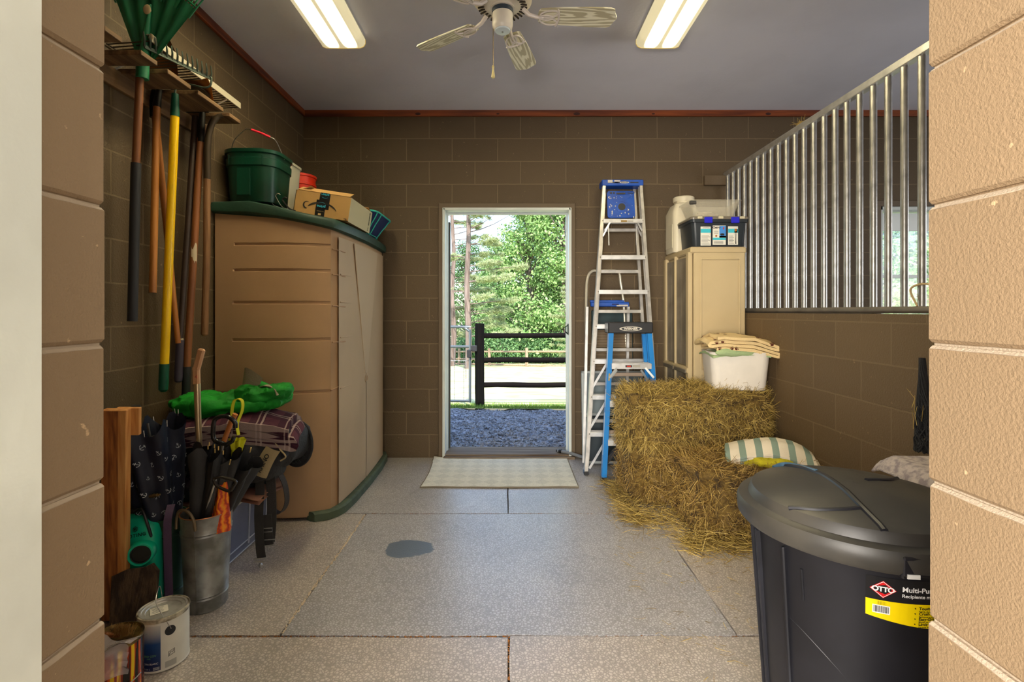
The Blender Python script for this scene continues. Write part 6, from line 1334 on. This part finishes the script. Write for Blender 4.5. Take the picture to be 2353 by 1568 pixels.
# hanging straps with buckles
web = mat('black_webbing', (.03, .028, .026, 1), .7, bump=.3, bs=200, var=.2, vs=10)
m = MB(); x_ = -1.245
m.strap(spath([(-1.30, 2.58, .52), (-1.262, 2.52, .50), (x_, 2.50, .42), (x_-.006, 2.50, .28), (x_-.004, 2.51, .12), (x_-.002, 2.52, .06)], 6), .042, .004, side=(1, .15, 0)); m.strap(spath([(-1.29, 2.60, .50), (-1.225, 2.55, .49), (-1.208, 2.54, .40), (-1.205, 2.54, .25), (-1.213, 2.54, .13)], 6), .045, .004, side=(1, .15, 0)); m.strap([( -1.232, 2.53, .27), (-1.225, 2.528, .20), (-1.22, 2.53, .12)], .055, .008, side=(1, .15, 0))
m.mi = 1
def rectloop(m, c, w, h, r=.0028): m.tube([(c[0]+a*w/2, c[1]+(a*w/2)*.15, c[2]+b*h/2) for a, b in ((-1, -1), (1, -1), (1, 1), (-1, 1))], r, 6, True)
rectloop(m, (-1.212, 2.520, .135), .062, .030); rectloop(m, (x_-.002, 2.505, .055), .060, .016); rectloop(m, (-1.226, 2.515, .20), .066, .018); m.tube([(-1.212, 2.512, .12), (-1.206, 2.505, .10), (-1.20, 2.512, .11)], .003, 6); m.lathe([(.008, 0), (.010, .012), (.004, .02)], c=(x_-.002, 2.51, .018), n=10)
o = m.build('buckle_straps', [web, steel]); tag(o, 'black webbing straps with steel buckles hanging down past the storage bin', 'strap')
m = MB(); m.strap(spath([(-1.26, 2.64, .50), (-1.20, 2.60, .47), (-1.165, 2.60, .40), (-1.155, 2.60, .31), (-1.185, 2.60, .255), (-1.225, 2.60, .27), (-1.24, 2.60, .33), (-1.235, 2.60, .41)], 7), .036, .003, side=(.25, 1, 0)); o = m.build('looped_strap', mat('brown_black_webbing', L(50, 42, 36), .7, bump=.3, bs=200)); tag(o, 'loop of dark brown webbing hanging to the right of the buckled straps', 'strap')

# galvanised umbrella bucket
def pail_profile(r0, r1, h): return [(r0, 0), (r0+.002, .004), (r0+(r1-r0)*.12, h*.12), (r0+(r1-r0)*.14+.003, h*.135), (r0+(r1-r0)*.15, h*.15), (r0+(r1-r0)*.17+.003, h*.165), (r0+(r1-r0)*.18, h*.18), (r0+(r1-r0)*.78, h*.78), (r0+(r1-r0)*.79+.003, h*.795), (r0+(r1-r0)*.80, h*.81), (r0+(r1-r0)*.82+.003, h*.825), (r0+(r1-r0)*.83, h*.84), (r1, h-.004), (r1+.003, h), (r1-.002, h), (r1-.004, h-.01), (r0, .03)]
gz_m = mat('galvanised_sheet', (.36, .37, .36, 1), .42, .75, bump=.04, bs=30, col2=(.20, .20, .19, 1), vs=11)
gzi = mat('copper_rim', L(196, 130, 84), .35, .7)
t = thing('galvanised_bucket', 'tall oval galvanised bucket holding umbrellas in the left foreground', 'bucket', (-1.345, 2.225, 0))
m = MB(); m.lathe(pail_profile(.080, .100, .415), c=(-1.345, 2.225, .001), n=48, sx=1, sy=1.08); m.mi = 0; m.bar((-1.345+.010, 2.225-.088, .01), (-1.345+.010, 2.225-.1085, .41), .004, .004, (0, 1, 0)); m.build('body', gz_m, t)
m = MB(); m.tube([(-1.345+.0995*math.cos(a), 2.225+.1075*math.sin(a), .416) for a in [2*math.pi*k/40 for k in range(40)]], .0028, 6, True); m.build('rolled_rim', gzi, t)
m = MB(); cz = .40
m.tube(spath([(-1.430, 2.150, cz-.035), (-1.428, 2.150, cz+.01), (-1.410, 2.135, cz+.045), (-1.38, 2.120, cz+.058), (-1.35, 2.110, cz+.050), (-1.328, 2.106, cz+.02), (-1.322, 2.108, cz-.025)], 5), .0062, 9); m.build('handle', mat('worn_handle', L(120, 104, 80), .45, .5), t)
m = MB(); m.strap(spath([(-1.485, 2.20, .45), (-1.470, 2.16, .42), (-1.468, 2.15, .36), (-1.463, 2.15, .15), (-1.460, 2.15, .035)], 6), .030, .004, side=(1, .35, 0)); o = m.build('purple_strap', mat('purple_webbing', L(84, 64, 92), .8, bump=.3, bs=220)); tag(o, 'dusty purple strap hanging against the left of the galvanised bucket', 'strap')
t = thing('green_bucket', 'dark green metal bucket behind the galvanised one', 'bucket', (-1.545, 2.25, 0))
m = MB(); m.lathe(pail_profile(.065, .082, .385), c=(-1.548, 2.262, .001), n=40); m.build('body', mat('bucket_dark_green', L(36, 70, 54), .45, .2, var=.2, vs=7), t)
# closed umbrellas with loose fabric (handles up)
def umb(m, base, top, r0, r1, nf=8, amp=.35, seed=0, nz=14, e=0):
    base, top = Vector(base), Vector(top); ax_ = (top-base); M = Matrix.Translation(base) @ ax_.to_track_quat('Z', 'Y').to_matrix().to_4x4(); ln = ax_.length
    def f(u, v, off=0):
        a = 2*math.pi*u; r = (r0+(r1-r0)*v**.8)*(1+amp*math.cos(nf*a+seed+v*1.5)*(.4+.6*v)+.12*noise.noise(Vector((math.cos(a)*2, math.sin(a)*2, v*5+seed)))); r = max(.004, r+off)
        z = ln*v*(1-.0*u)+(-.12*ln*v*v*abs(math.sin(nf*a/2+seed/2)) if e else -.05*ln*v*v*abs(math.sin(nf*a/2+seed/2))); return M @ Vector((r*math.cos(a), r*math.sin(a), z))
    m.grid(lambda u, v: f(u, v), nf*10, nz); m.grid(lambda u, v: f(u, v, -.003), nf*10, nz, flip=True); return f
navyc = mat('umbrella_navy', L(14, 24, 48), .55, bump=.2, bs=30, var=.3, vs=6); wht = mat('anchor_white', L(190, 196, 204), .7)
t = thing('anchor_umbrella', 'navy umbrella with white anchor print standing in the green bucket', 'umbrella', (-1.55, 2.26, .2))
m = MB(); fu = umb(m, (-1.545, 2.262, .22), (-1.618, 2.235, .83), .050, .128, 7, .17, 1.0, 20, 1)
def anchor(m, P, U, V, N, s):
    q = lambda x, y: P+U*x*s+V*y*s+N*.0016
    m.add([q(-.08, -.8), q(.08, -.8), q(.08, .6), q(-.08, .6)], [(0, 1, 2, 3)]); m.add([q(-.4, .35), q(.4, .35), q(.4, .5), q(-.4, .5)], [(0, 1, 2, 3)])
    n = 8; vs = []
    for k in range(n+1): a = math.pi+math.pi*k/n; vs += [q(.80*math.cos(a), -.1+.72*math.sin(a)), q(.60*math.cos(a), -.1+.55*math.sin(a))]
    m.add(vs, [(2*k, 2*k+1, 2*k+3, 2*k+2) for k in range(n)])
    vs = []
    for k in range(9): a = 2*math.pi*k/8; vs += [q(.2*math.cos(a), .8+.2*math.sin(a)), q(.1*math.cos(a), .8+.1*math.sin(a))]
    m.add(vs, [(2*k, 2*k+1, 2*k+3, 2*k+2) for k in range(8)])
m.mi = 1; rr = random.Random(3)
for i in range(15):
    for j in range(7):
        u, v = (i+.5*(j % 2)+rr.uniform(-.1, .1))/15, .10+.125*j+rr.uniform(-.02, .02)
        P = fu(u, v); du = (fu(u+.008, v)-P).normalized(); dv_ = (fu(u, v+.02)-P).normalized(); N_ = du.cross(dv_).normalized()
        cax = Vector((-1.58, 2.25, P.z)); 
        if N_.dot(P-cax) < 0: N_ = -N_
        an = rr.choice([0, 0, math.pi, .5, -.6, 2.8]); U = du*math.cos(an)+dv_*math.sin(an); V = N_.cross(U); anchor(m, P, U, V, N_, .0125)
m.build('canopy', [navyc, wht], t)
m = MB(); 
for k in range(8): P = fu(k/8+.02, 1); d = (P-fu(k/8+.02, .9)).normalized(); m.tube([P-d*.01, P+d*.018], .0022, 6)
m.tube([(-1.59, 2.245, .6), (-1.615, 2.236, .80)], .006, 8); m.build('rib_tip', steel, t)
# black umbrella with a C handle
ub = mat('umbrella_black', (.016, .016, .018, 1), .5, bump=.25, bs=24, var=.3, vs=5)
t = thing('hook_umbrella', 'black umbrella with a glossy black C-shaped handle in the galvanised bucket', 'umbrella', (-1.36, 2.23, .3))
m = MB(); fh = umb(m, (-1.375, 2.215, .22), (-1.285, 2.215, .72), .035, .088, 6, .30, 2.2, 16, 1); m.build('canopy', ub, t)
m = MB(); K = [(513, 1020), (492, 1010), (490, 985), (494, 965), (510, 957), (528, 960), (540, 972), (541, 984)]
m.tube(spath([at(x, y, 2.17) for x, y in K], 6), .0095, 12); m.tube([at(538, 1004, 2.17), at(534, 1014, 2.17), at(522, 1022, 2.17), at(512, 1020, 2.17)], .009, 10); m.build('handle', mat('gloss_black', (.012, .012, .014, 1), .18), t)
m = MB(); m.tube([at(512, 1020, 2.18), at(503, 1090, 2.19)], .0055, 8); m.build('shaft', steel, t)
m = MB(); gtip = mat('brass_tip', L(206, 176, 110), .4, .4)
for (x, y) in ((481, 1020), (478, 1028), (493, 1025), (494, 1036), (513, 1040), (502, 1030)): m.tube([at(x, y-4, 2.14), at(x, y+5, 2.14)], .0026, 6)
m.build('rib_tip', gtip, t)
# black flaring umbrella behind right
t = thing('flared_umbrella', 'half-open black umbrella flaring to the right out of the galvanised bucket', 'umbrella', (-1.33, 2.25, .3))
m = MB(); fh = umb(m, (-1.345, 2.25, .30), (-1.225, 2.275, .655), .030, .088, 6, .30, .4, 16, 1); m.build('canopy', ub, t)
m = MB(); 
for (x, y) in ((577, 1034), (530, 1062)): m.tube([at(x, y-5, 2.16), at(x-3, y+6, 2.17)], .0028, 6)
m.build('rib_tip', gtip, t)
m = MB(); m.tube([at(470, 1185, 2.16), at(497, 1098, 2.12)], .0045, 8); m.mi = 1
m.tube(spath([at(492, 1100, 2.11), at(505, 1097, 2.10), at(514, 1098, 2.10), at(541, 1106, 2.10), at(538, 1116, 2.10), at(527, 1129, 2.10), at(500, 1118, 2.10), at(491, 1106, 2.11)], 4), .0062, 8, True); m.mi = 0; m.tube([at(541, 1108, 2.098), at(533, 1122, 2.098)], .003, 6)
o = m.build('handle', [steel, mat('dark_chrome', L(70, 66, 60), .3, .6)], t)
# yellow umbrella
t = thing('yellow_umbrella', 'small yellow umbrella with a yellow webbing wrist loop behind the black ones', 'umbrella', (-1.28, 2.30, .5))
ylw = mat('umbrella_yellow', L(206, 206, 20), .6, bump=.2, bs=30)
m = MB(); umb(m, at(541, 1056, 2.30), at(545, 1008, 2.30), .012, .030, 6, .35, 1, 8); m.build('canopy', ylw, t)
m = MB(); m.strap(spath([at(548, 1000, 2.29), at(545, 975, 2.29), at(556, 945, 2.29), at(557, 924, 2.29), at(549, 917, 2.29), at(538, 922, 2.29), at(533, 945, 2.29), at(533, 962, 2.29)], 6), .016, .003, side=(.35, 1, 0)); m.build('wrist_loop', ylw, t)
m = MB(); a, b = at(512, 1020, 2.25), at(532, 968, 2.25)
m.tube([a+(b-a)*k/20 for k in range(21)], [.010+.0018*(k % 2) for k in range(21)], 10); m.tube([b, at(541, 952, 2.25)], .0115, 10); m.build('ribbed_grip', mat('ribbed_tan', L(186, 112, 54), .5), t)
# orange patterned umbrella piece
def orange_mat():
    m = bpy.data.materials.new('orange_pattern'); m.use_nodes = True; nt = m.node_tree; N = nt.nodes; K = nt.links; b = N['Principled BSDF']; b.inputs['Roughness'].default_value = .5
    tc = N.new('ShaderNodeTexCoord'); w = N.new('ShaderNodeTexWave'); w.inputs['Scale'].default_value = 18; w.inputs['Distortion'].default_value = 9; w.inputs['Detail'].default_value = 3; K.new(tc.outputs['Object'], w.inputs['Vector'])
    cr = N.new('ShaderNodeValToRGB'); cr.color_ramp.elements[0].color = L(176, 40, 6); cr.color_ramp.elements[1].color = L(250, 160, 24); e = cr.color_ramp.elements.new(.5); e.color = L(238, 100, 10); K.new(w.outputs['Fac'], cr.inputs[0]); K.new(cr.outputs[0], b.inputs['Base Color']); return m
m = MB(); umb(m, (-1.275, 2.21, .34), (-1.258, 2.205, .565), .045, .022, 5, .16, 1.2, 12); m.mi = 1; m.tube([at(492, 1130, 2.08), at(489, 1180, 2.09)], .0012, 5)
o = m.build('orange_umbrella', [orange_mat(), blackp]); tag(o, 'orange and yellow patterned folded umbrella at the right rim of the galvanised bucket', 'umbrella')
# wooden gripped shaft
t = thing('wood_grip_pole', 'gold-silver pole with an angled pale wooden grip standing in the umbrellas', 'pole', (-1.45, 2.26, .4))
gold = mat('gold_silver', (.72, .60, .40, 1), .28, .95)
m = MB(); m.tube([at(453, 882, 2.25), at(455, 960, 2.25), at(460, 1066, 2.26)], [.014, .0135, .011], 14); m.build('shaft', gold, t)
m = MB(); A, B, C_ = at(452, 886, 2.25), at(451, 848, 2.25), at(464, 802, 2.25)
m.bar(A, B, .030, .022, (0, 1, 0), .006); m.bar(B-Vector((0, 0, .004)), C_, .030, .022, (0, 1, 0), .006); m.blob(B, (.0155, .0112, .012), .6, 0, 1, 14)
m.mi = 1; m.tube([at(448, 868, 2.235), at(452, 862, 2.235), at(453, 870, 2.235), at(449, 866, 2.235)], .0012, 4); m.build('wooden_grip', [wood('pale_grip', L(214, 168, 126), L(190, 138, 96), 2, .45, 3), mat('red_ink', L(176, 40, 50), .6)], t)

# teal pump, hose reel, lumber, brick, cans
t = thing('teal_pump', 'bright teal electric pump unit with a round black port beside the leaning timber', 'pump', (-1.68, 2.22, 0))
tl = mat('teal_shell', L(6, 186, 148), .35)
px_, py_ = -1.625, 2.24
m = MB(); m.loft([rrect(px_, py_, .20, .20, .05, 6, .03), rrect(px_, py_, .215, .215, .055, 6, .06), rrect(px_, py_, .215, .215, .055, 6, .33), rrect(px_, py_, .20, .20, .06, 6, .375), rrect(px_, py_, .16, .16, .06, 6, .405), rrect(px_, py_, .10, .10, .045, 6, .415)]); m.build('shell', tl, t)
pc = Vector((-1.560, 2.126, .275)); nd = Vector((.38, -1, .0)).normalized(); PMt = Matrix.Translation(pc) @ nd.to_track_quat('Z', 'Y').to_matrix().to_4x4()
m = MB(); m.lathe([(.062, -.02), (.060, .020), (.056, .028), (.048, .028), (.046, .018)], M=PMt @ Matrix.Scale(.82, 4), n=36, c0=False, c1=False); m.build('port_ring', tl, t)
PMt = PMt @ Matrix.Scale(.82, 4); m = MB(); m.lathe([(.047, .018), (.046, .024), (.041, .024), (.039, .014), (.028, .010), (.026, .015), (.013, .015), (.011, .010), (.0, .010)], M=PMt, n=36, c1=False)
for k in range(6): a = k*math.pi/3; m.tube([tuple(PMt @ Vector((.016*math.cos(a), .016*math.sin(a), .014))), tuple(PMt @ Vector((.038*math.cos(a), .038*math.sin(a), .015)))], .0022, 5)
m.build('port', mat('port_black', (.012, .016, .016, 1), .3), t)
fnl = lambda ox, oz: (lambda u, v: Vector((-1.592+ox+u, 2.1305, .352+oz+v+.22*(ox+u))))
m = MB(); text(m, 'FOTING', .021, fnl(.002, -.008), .0004, space=1.2); dd = .011; m.tube([tuple(fnl(-.0, .020)(x*dd, y*dd)) for x, y in ((0, 1), (.9, .45), (.9, -.45), (0, -1), (-.9, -.45), (-.9, .45))], .0014, 4, True); m.tube([tuple(fnl(-.0, .020)(x*dd, y*dd)) for x, y in ((-.35, .5), (-.35, -.5), (.35, .5), (.35, -.5))], .0022, 4)
m.build('lettering', mat('pump_ink', L(10, 40, 40), .5), t); 
m = MB(); m.box((px_, py_, .016), (.21, .21, .03), b=.006); m.build('base', blackp, t)
t = thing('hose_reel', 'coil of black hose on a black reel above the teal pump', 'hose reel', (-1.66, 2.33, .45))
hose = mat('black_hose', (.014, .014, .015, 1), .35)
m = MB(); rr = random.Random(5)
for k in range(7):
    x0 = -1.74+k*.021; r = .125+rr.uniform(-.012, .010); m.tube([(x0+.02*math.cos(a+1), 2.37+r*math.cos(a), .575+r*1.05*math.sin(a)) for a in [2*math.pi*q/36 for q in range(36)]], .0095, 10, True)
m.tube(spath([(-1.60, 2.26, .52), (-1.57, 2.22, .47), (-1.60, 2.18, .44), (-1.66, 2.16, .43)], 6), .0095, 10); m.build('hose', hose, t)
m = MB(); m.lathe([(.155, 0), (.158, .006), (.150, .012), (.03, .014), (.03, .16), (.15, .165)], M=Matrix.Translation((-1.78, 2.37, .575)) @ Matrix.Rotation(R(90), 4, 'Y'), n=40); m.box((-1.69, 2.37, .425), (.17, .13, .025), b=.006); m.tube([(-1.745, 2.34, .62), (-1.745, 2.34, .86)], .019, 12); m.build('reel', blackp, t)
m = MB(); m.tube([at(345, 1141, 2.16), at(362, 1138, 2.15)], .0075, 12); m.tube([at(352, 1140, 2.158), at(355, 1139.5, 2.158)], .0092, 12); m.tube([at(362, 1138, 2.15), at(368, 1137, 2.15)], .004, 8); m.build('brass_end', mat('brass_dull', L(160, 140, 100), .3, .9), t)
m = MB(); m.tube(spath([(-1.62, 2.16, .43), (-1.58, 2.15, .45), (-1.55, 2.14, .40), (-1.54, 2.16, .30), (-1.58, 2.2, .22), (-1.60, 2.24, .20)], 6), .006, 8); m.tube(spath([(-1.52, 2.30, .30), (-1.50, 2.32, .12), (-1.58, 2.30, .03), (-1.56, 2.20, .02)], 6), .005, 8)
o = m.build('black_cable', hose); tag(o, 'black cable trailing between the teal pump and the storage bin', 'cable')
t = thing('orange_tool', 'small tool with an orange handle on the floor behind the galvanised bucket', 'tool', (-1.56, 2.31, .1))
m = MB(); m.bar((-1.555, 2.31, .135), (-1.55, 2.305, .180), .022, .016, (0, 1, 0), .004); m.build('handle', mat('orange_plastic', L(224, 106, 16), .5), t)
m = MB(); m.bar((-1.560, 2.315, .085), (-1.555, 2.31, .135), .030, .014, (0, 1, 0), .003); m.build('head', dk, t)
t = thing('timber', 'upright pine two-by-four with a short offcut nailed at its top, at the left jamb', 'lumber', (-1.62, 2.05, 0))
pine = wood('raw_pine', L(214, 158, 92), L(186, 118, 58), 2, .6, 6, .15, 22); pine_d = wood('raw_pine_dark', L(178, 108, 50), L(120, 64, 26), 2, .65, 8, .25, 26)
m = MB(); b0_, t0_ = Vector((-1.655, 2.105, .0)), Vector((-1.597, 2.035, .892)); ax_ = (t0_-b0_).normalized(); ux = Vector((1, .18, 0)); ux = (ux-ax_*ux.dot(ax_)).normalized(); uy = ax_.cross(ux); M = Matrix((ux, uy, ax_)).transposed().to_4x4(); M.translation = (b0_+t0_)/2+Vector((0, 0, .01))
L_ = (t0_-b0_).length; m.box((0, 0, 0), (.089, .038, L_), M, .002); f = len(m.Fc); m.mi = 1; m.box((-.014, -.0192, 0), (.060, .0006, L_-.006), M); m.build('stud', [pine, pine_d], t)
m = MB(); m.box((.030, .030, L_/2-.058), (.085, .022, .115), M, .002); m.build('offcut', pine, t)
m = MB(); A, B = at(318, 1432, 2.04), at(318, 1312, 2.10); A.z = .005
M = Matrix.Translation((-1.545, 2.075, .118)) @ Matrix.Rotation(R(9), 4, 'Z') @ Matrix.Rotation(R(-16), 4, 'X') @ Matrix.Rotation(R(-6), 4, 'Y')
vs = [(-.085, -.10), (.075, -.115), (.085, .085), (.062, .118), (.03, .108), (-.03, .112), (-.085, .095)]
m.poly(vs, .022, M @ Matrix.Rotation(R(90), 4, 'X')); o = m.build('weathered_board', mat('weathered_dark_wood', L(84, 66, 50), .95, bump=.6, bs=40, col2=L(48, 36, 28), vs=14, stretch=(3, 3, .6))); tag(o, 'broken offcut of weathered dark board leaning in front of the teal pump', 'board')
# paint can
def can(cx, cy, r, h, lb, nm='paint_can'):
    t = thing(nm, lb, 'paint can', (cx, cy, 0)); return t
t = can(-1.292, 1.872, .083, .195, 'white and blue paint can with a silver lid in the left foreground')
c0 = (-1.292, 1.872, .001); sil = mat('can_lid_silver', (.60, .58, .54, 1), .4, .6, var=.3, vs=25); rimm = mat('can_rim_painted', L(206, 198, 176), .4, .3, col2=L(84, 74, 56), vs=30)
cwhite = mat('can_white', L(222, 220, 210), .4, var=.08, vs=12)
m = MB(); m.lathe([(.080, 0), (.083, .002), (.083, .006), (.0815, .008), (.0815, .178), (.080, .1795)], c=c0, n=48); m.build('body', cwhite, t)
m = MB(); m.lathe([(.0815, .176), (.0845, .187), (.0835, .192), (.079, .193), (.077, .190)], c=c0, n=48, c0=False, c1=False); m.build('rim', rimm, t)
m = MB(); m.lathe([(.077, .189), (.0755, .1915), (.070, .1915), (.068, .187), (.058, .187), (.056, .184), (0, .184)], c=c0, n=48, c0=False, c1=False); m.build('lid', sil, t)
m = MB(); M = Matrix.Translation((c0[0]-.012, c0[1]-.008, .187)) @ Matrix.Rotation(R(38), 4, 'Z'); m.box((0, 0, 0), (.056, .050, .001), M); m.mi = 1
for k in range(5): m.box((-.004, .017-k*.008, .0008), (.038-.005*(k % 3), .0016, .0004), M)
m.build('lid_label', [mat('paper_white', L(226, 220, 204), .7), mat('paper_ink', L(120, 120, 120), .7)], t)
def cyl(u, z, off=.0006, az=303): a = R(az)+u/.0815; r = .0815+off; return Vector((c0[0]+r*math.cos(a), c0[1]+r*math.sin(a), z))
bluegrad = bpy.data.materials.new('can_blue_print'); bluegrad.use_nodes = True; nt = bluegrad.node_tree; b = nt.nodes['Principled BSDF']; b.inputs['Roughness'].default_value = .35; tcx = nt.nodes.new('ShaderNodeTexCoord'); sp = nt.nodes.new('ShaderNodeSeparateXYZ'); nt.links.new(tcx.outputs['Object'], sp.inputs[0]); crr = nt.nodes.new('ShaderNodeValToRGB'); mrr = nt.nodes.new('ShaderNodeMapRange'); mrr.inputs[1].default_value = .02; mrr.inputs[2].default_value = .175; nt.links.new(sp.outputs['Z'], mrr.inputs[0]); nt.links.new(mrr.outputs[0], crr.inputs[0])
crr.color_ramp.elements[0].color = L(20, 34, 84); crr.color_ramp.elements[1].color = L(206, 206, 200); e = crr.color_ramp.elements.new(.55); e.color = L(22, 70, 130); nt.links.new(crr.outputs[0], b.inputs['Base Color'])
m = MB(); m.mi = 0; m.grid(lambda a, b: cyl(-.115+.108*a, .010+.160*b), 18, 2); m.mi = 1
for k in range(8): m.tube([cyl(-.075+.006*k*0-.004, .118+.0045*k, .0009), cyl(-.010, .142+.0045*k, .0009)] if k < 6 else [cyl(-.06, .14, .0009), cyl(-.05, .145, .0009)], .0004, 3)
m.mi = 2; m.mi = 3; text(m, 'ZERO COV', .0095, lambda u, v: cyl(-.044+u, .064+v, .0010), .0002); text(m, 'BASE', .006, lambda u, v: cyl(-.044+u, .055+v, .0010)); m.mi = 4; text(m, 'EXTRA BLANC', .0085, lambda u, v: cyl(-.042+u, .036+v, .0010), .0002); text(m, '3.66 L', .0085, lambda u, v: cyl(-.050+u, .018+v, .0010)); 
for k in range(4): m.grid(lambda a, b: cyl(-.030+.020*a, .0135+k*.0028+.0012*b, .0010), 4, 1)
m.mi = 5; m.lathe([(.017, 0), (.017, .001)], M=Matrix.Translation(cyl(.022, .142, .0)) @ (cyl(.022, .142, 1)-cyl(.022, .142, 0)).to_track_quat('Z', 'Y').to_matrix().to_4x4(), n=24)
m.tube([cyl(.016, .050, .001), cyl(.036, .055, .001), cyl(.036, .071, .001), cyl(.016, .066, .001)], .0008, 4, True); m.tube([cyl(.018, .054, .001), cyl(.024, .064, .001), cyl(.029, .060, .001), cyl(.034, .068, .001)], .0008, 4)
m.mi = 6; m.grid(lambda a, b: cyl(.006+.036*a, .012+.022*b, .0008), 6, 2); m.build('printed_label', [bluegrad, mat('stripe_blue', L(60, 110, 150), .5), cwhite, mat('print_green', L(110, 170, 110), .5), mat('print_white', L(210, 214, 220), .5), mat('print_dark', L(30, 32, 36), .5), mat('print_grey', L(170, 170, 164), .6)], t, smooth=0)
m = MB(); m.tube(spath([cyl(.022, .150, .001), cyl(.020, .158, .006), (c0[0]+.012, c0[1]-.055, .235), (c0[0]-.018, c0[1]-.005, .262), (c0[0]-.045, c0[1]+.045, .245), (c0[0]-.055, c0[1]+.070, .195), (c0[0]-.052, c0[1]+.072, .165)], 6), .0014, 6); m.build('wire_handle', steel, t)
# stain can, brush in plastic bag
t = thing('stain_can', 'drip-streaked yellow and black stain can at the bottom left edge', 'paint can', (-1.345, 1.705, 0)); c1 = (-1.345, 1.705, .001)
def drips():
    m = bpy.data.materials.new('stain_drips'); m.use_nodes = True; nt = m.node_tree; N = nt.nodes; K = nt.links; b = N['Principled BSDF']; b.inputs['Roughness'].default_value = .25
    tc = N.new('ShaderNodeTexCoord'); mp = N.new('ShaderNodeMapping'); mp.inputs['Scale'].default_value = (60, 60, 3.0); K.new(tc.outputs['Object'], mp.inputs[0]); n = N.new('ShaderNodeTexNoise'); n.inputs['Scale'].default_value = 1; n.inputs['Detail'].default_value = 2; K.new(mp.outputs[0], n.inputs['Vector'])
    cr = N.new('ShaderNodeValToRGB'); cr.color_ramp.interpolation = 'CONSTANT'; E = cr.color_ramp.elements; E[0].color = L(24, 18, 12); E[1].color = L(226, 190, 30); E[1].position = .52
    for p, c in ((.40, L(120, 34, 10)), (.47, L(196, 84, 16)), (.62, L(150, 50, 12))): e = E.new(p); e.color = c
    K.new(n.outputs[0], cr.inputs[0]); K.new(cr.outputs[0], b.inputs['Base Color']); return m
m = MB(); m.lathe([(.080, 0), (.082, .002), (.082, .178), (.081, .1795)], c=c1, n=40); m.build('body', drips(), t)
m = MB(); m.lathe([(.0815, .176), (.0845, .187), (.0835, .192), (.079, .193), (.074, .186), (0, .184)], c=c1, n=40, c0=False, c1=False); m.build('lid', mat('stained_lid', L(120, 96, 50), .35, .7, col2=L(50, 38, 22), vs=30), t)
m = MB(); m.tube([(c1[0]+.090*math.cos(R(a)), c1[1]+.090*math.sin(R(a)), .070-.020*math.sin(R(a-180))) for a in range(180, 366, 10)], .0016, 6); m.build('wire_handle', steel, t)
t = thing('paint_brush', 'old paint brush with stiff brown bristles lying on the stain can', 'brush', (-1.32, 1.70, .2))
m = MB(); rr = random.Random(4)
for k in range(140): a = Vector((-1.322+rr.gauss(0, .015), 1.70+rr.gauss(0, .004), .200)); m.tube([a, a+Vector((.012+rr.gauss(0, .006), -.004+rr.gauss(0, .004), .036+rr.uniform(-.006, .004)))], .0007, 3)
m.build('bristles', mat('bristle_brown', L(150, 110, 54), .7), t)
m = MB(); m.box((-1.345, 1.70, .2), (.05, .014, .012), b=.002); m.box((-1.40, 1.705, .2), (.07, .018, .012), b=.004); m.build('handle', h_brown, t)
plast = mat('plastic_bag', L(226, 214, 220), .12, alpha=.38, bump=.6, bs=30)
m = MB(); m.grid(lambda u, v: (-1.43+.19*u+.012*noise.noise(Vector((u*4, v*4, 1))), 1.615+.02*math.sin(u*7)+.012*noise.noise(Vector((u*5, v*5, 2)))-.0*v, .115+.095*v*(.55+.5*abs(math.cos(u*3.6)))+.01*math.sin(u*9)), 30, 14)
m.grid(lambda u, v: (-1.43+.19*u, 1.622+.02*math.sin(u*7)+.06*v, .205+.02*math.sin(u*9)*(1-v)), 26, 6)
o = m.build('plastic_bag', plast); tag(o, 'crumpled clear plastic bag draped over the stain can and brush', 'bag')
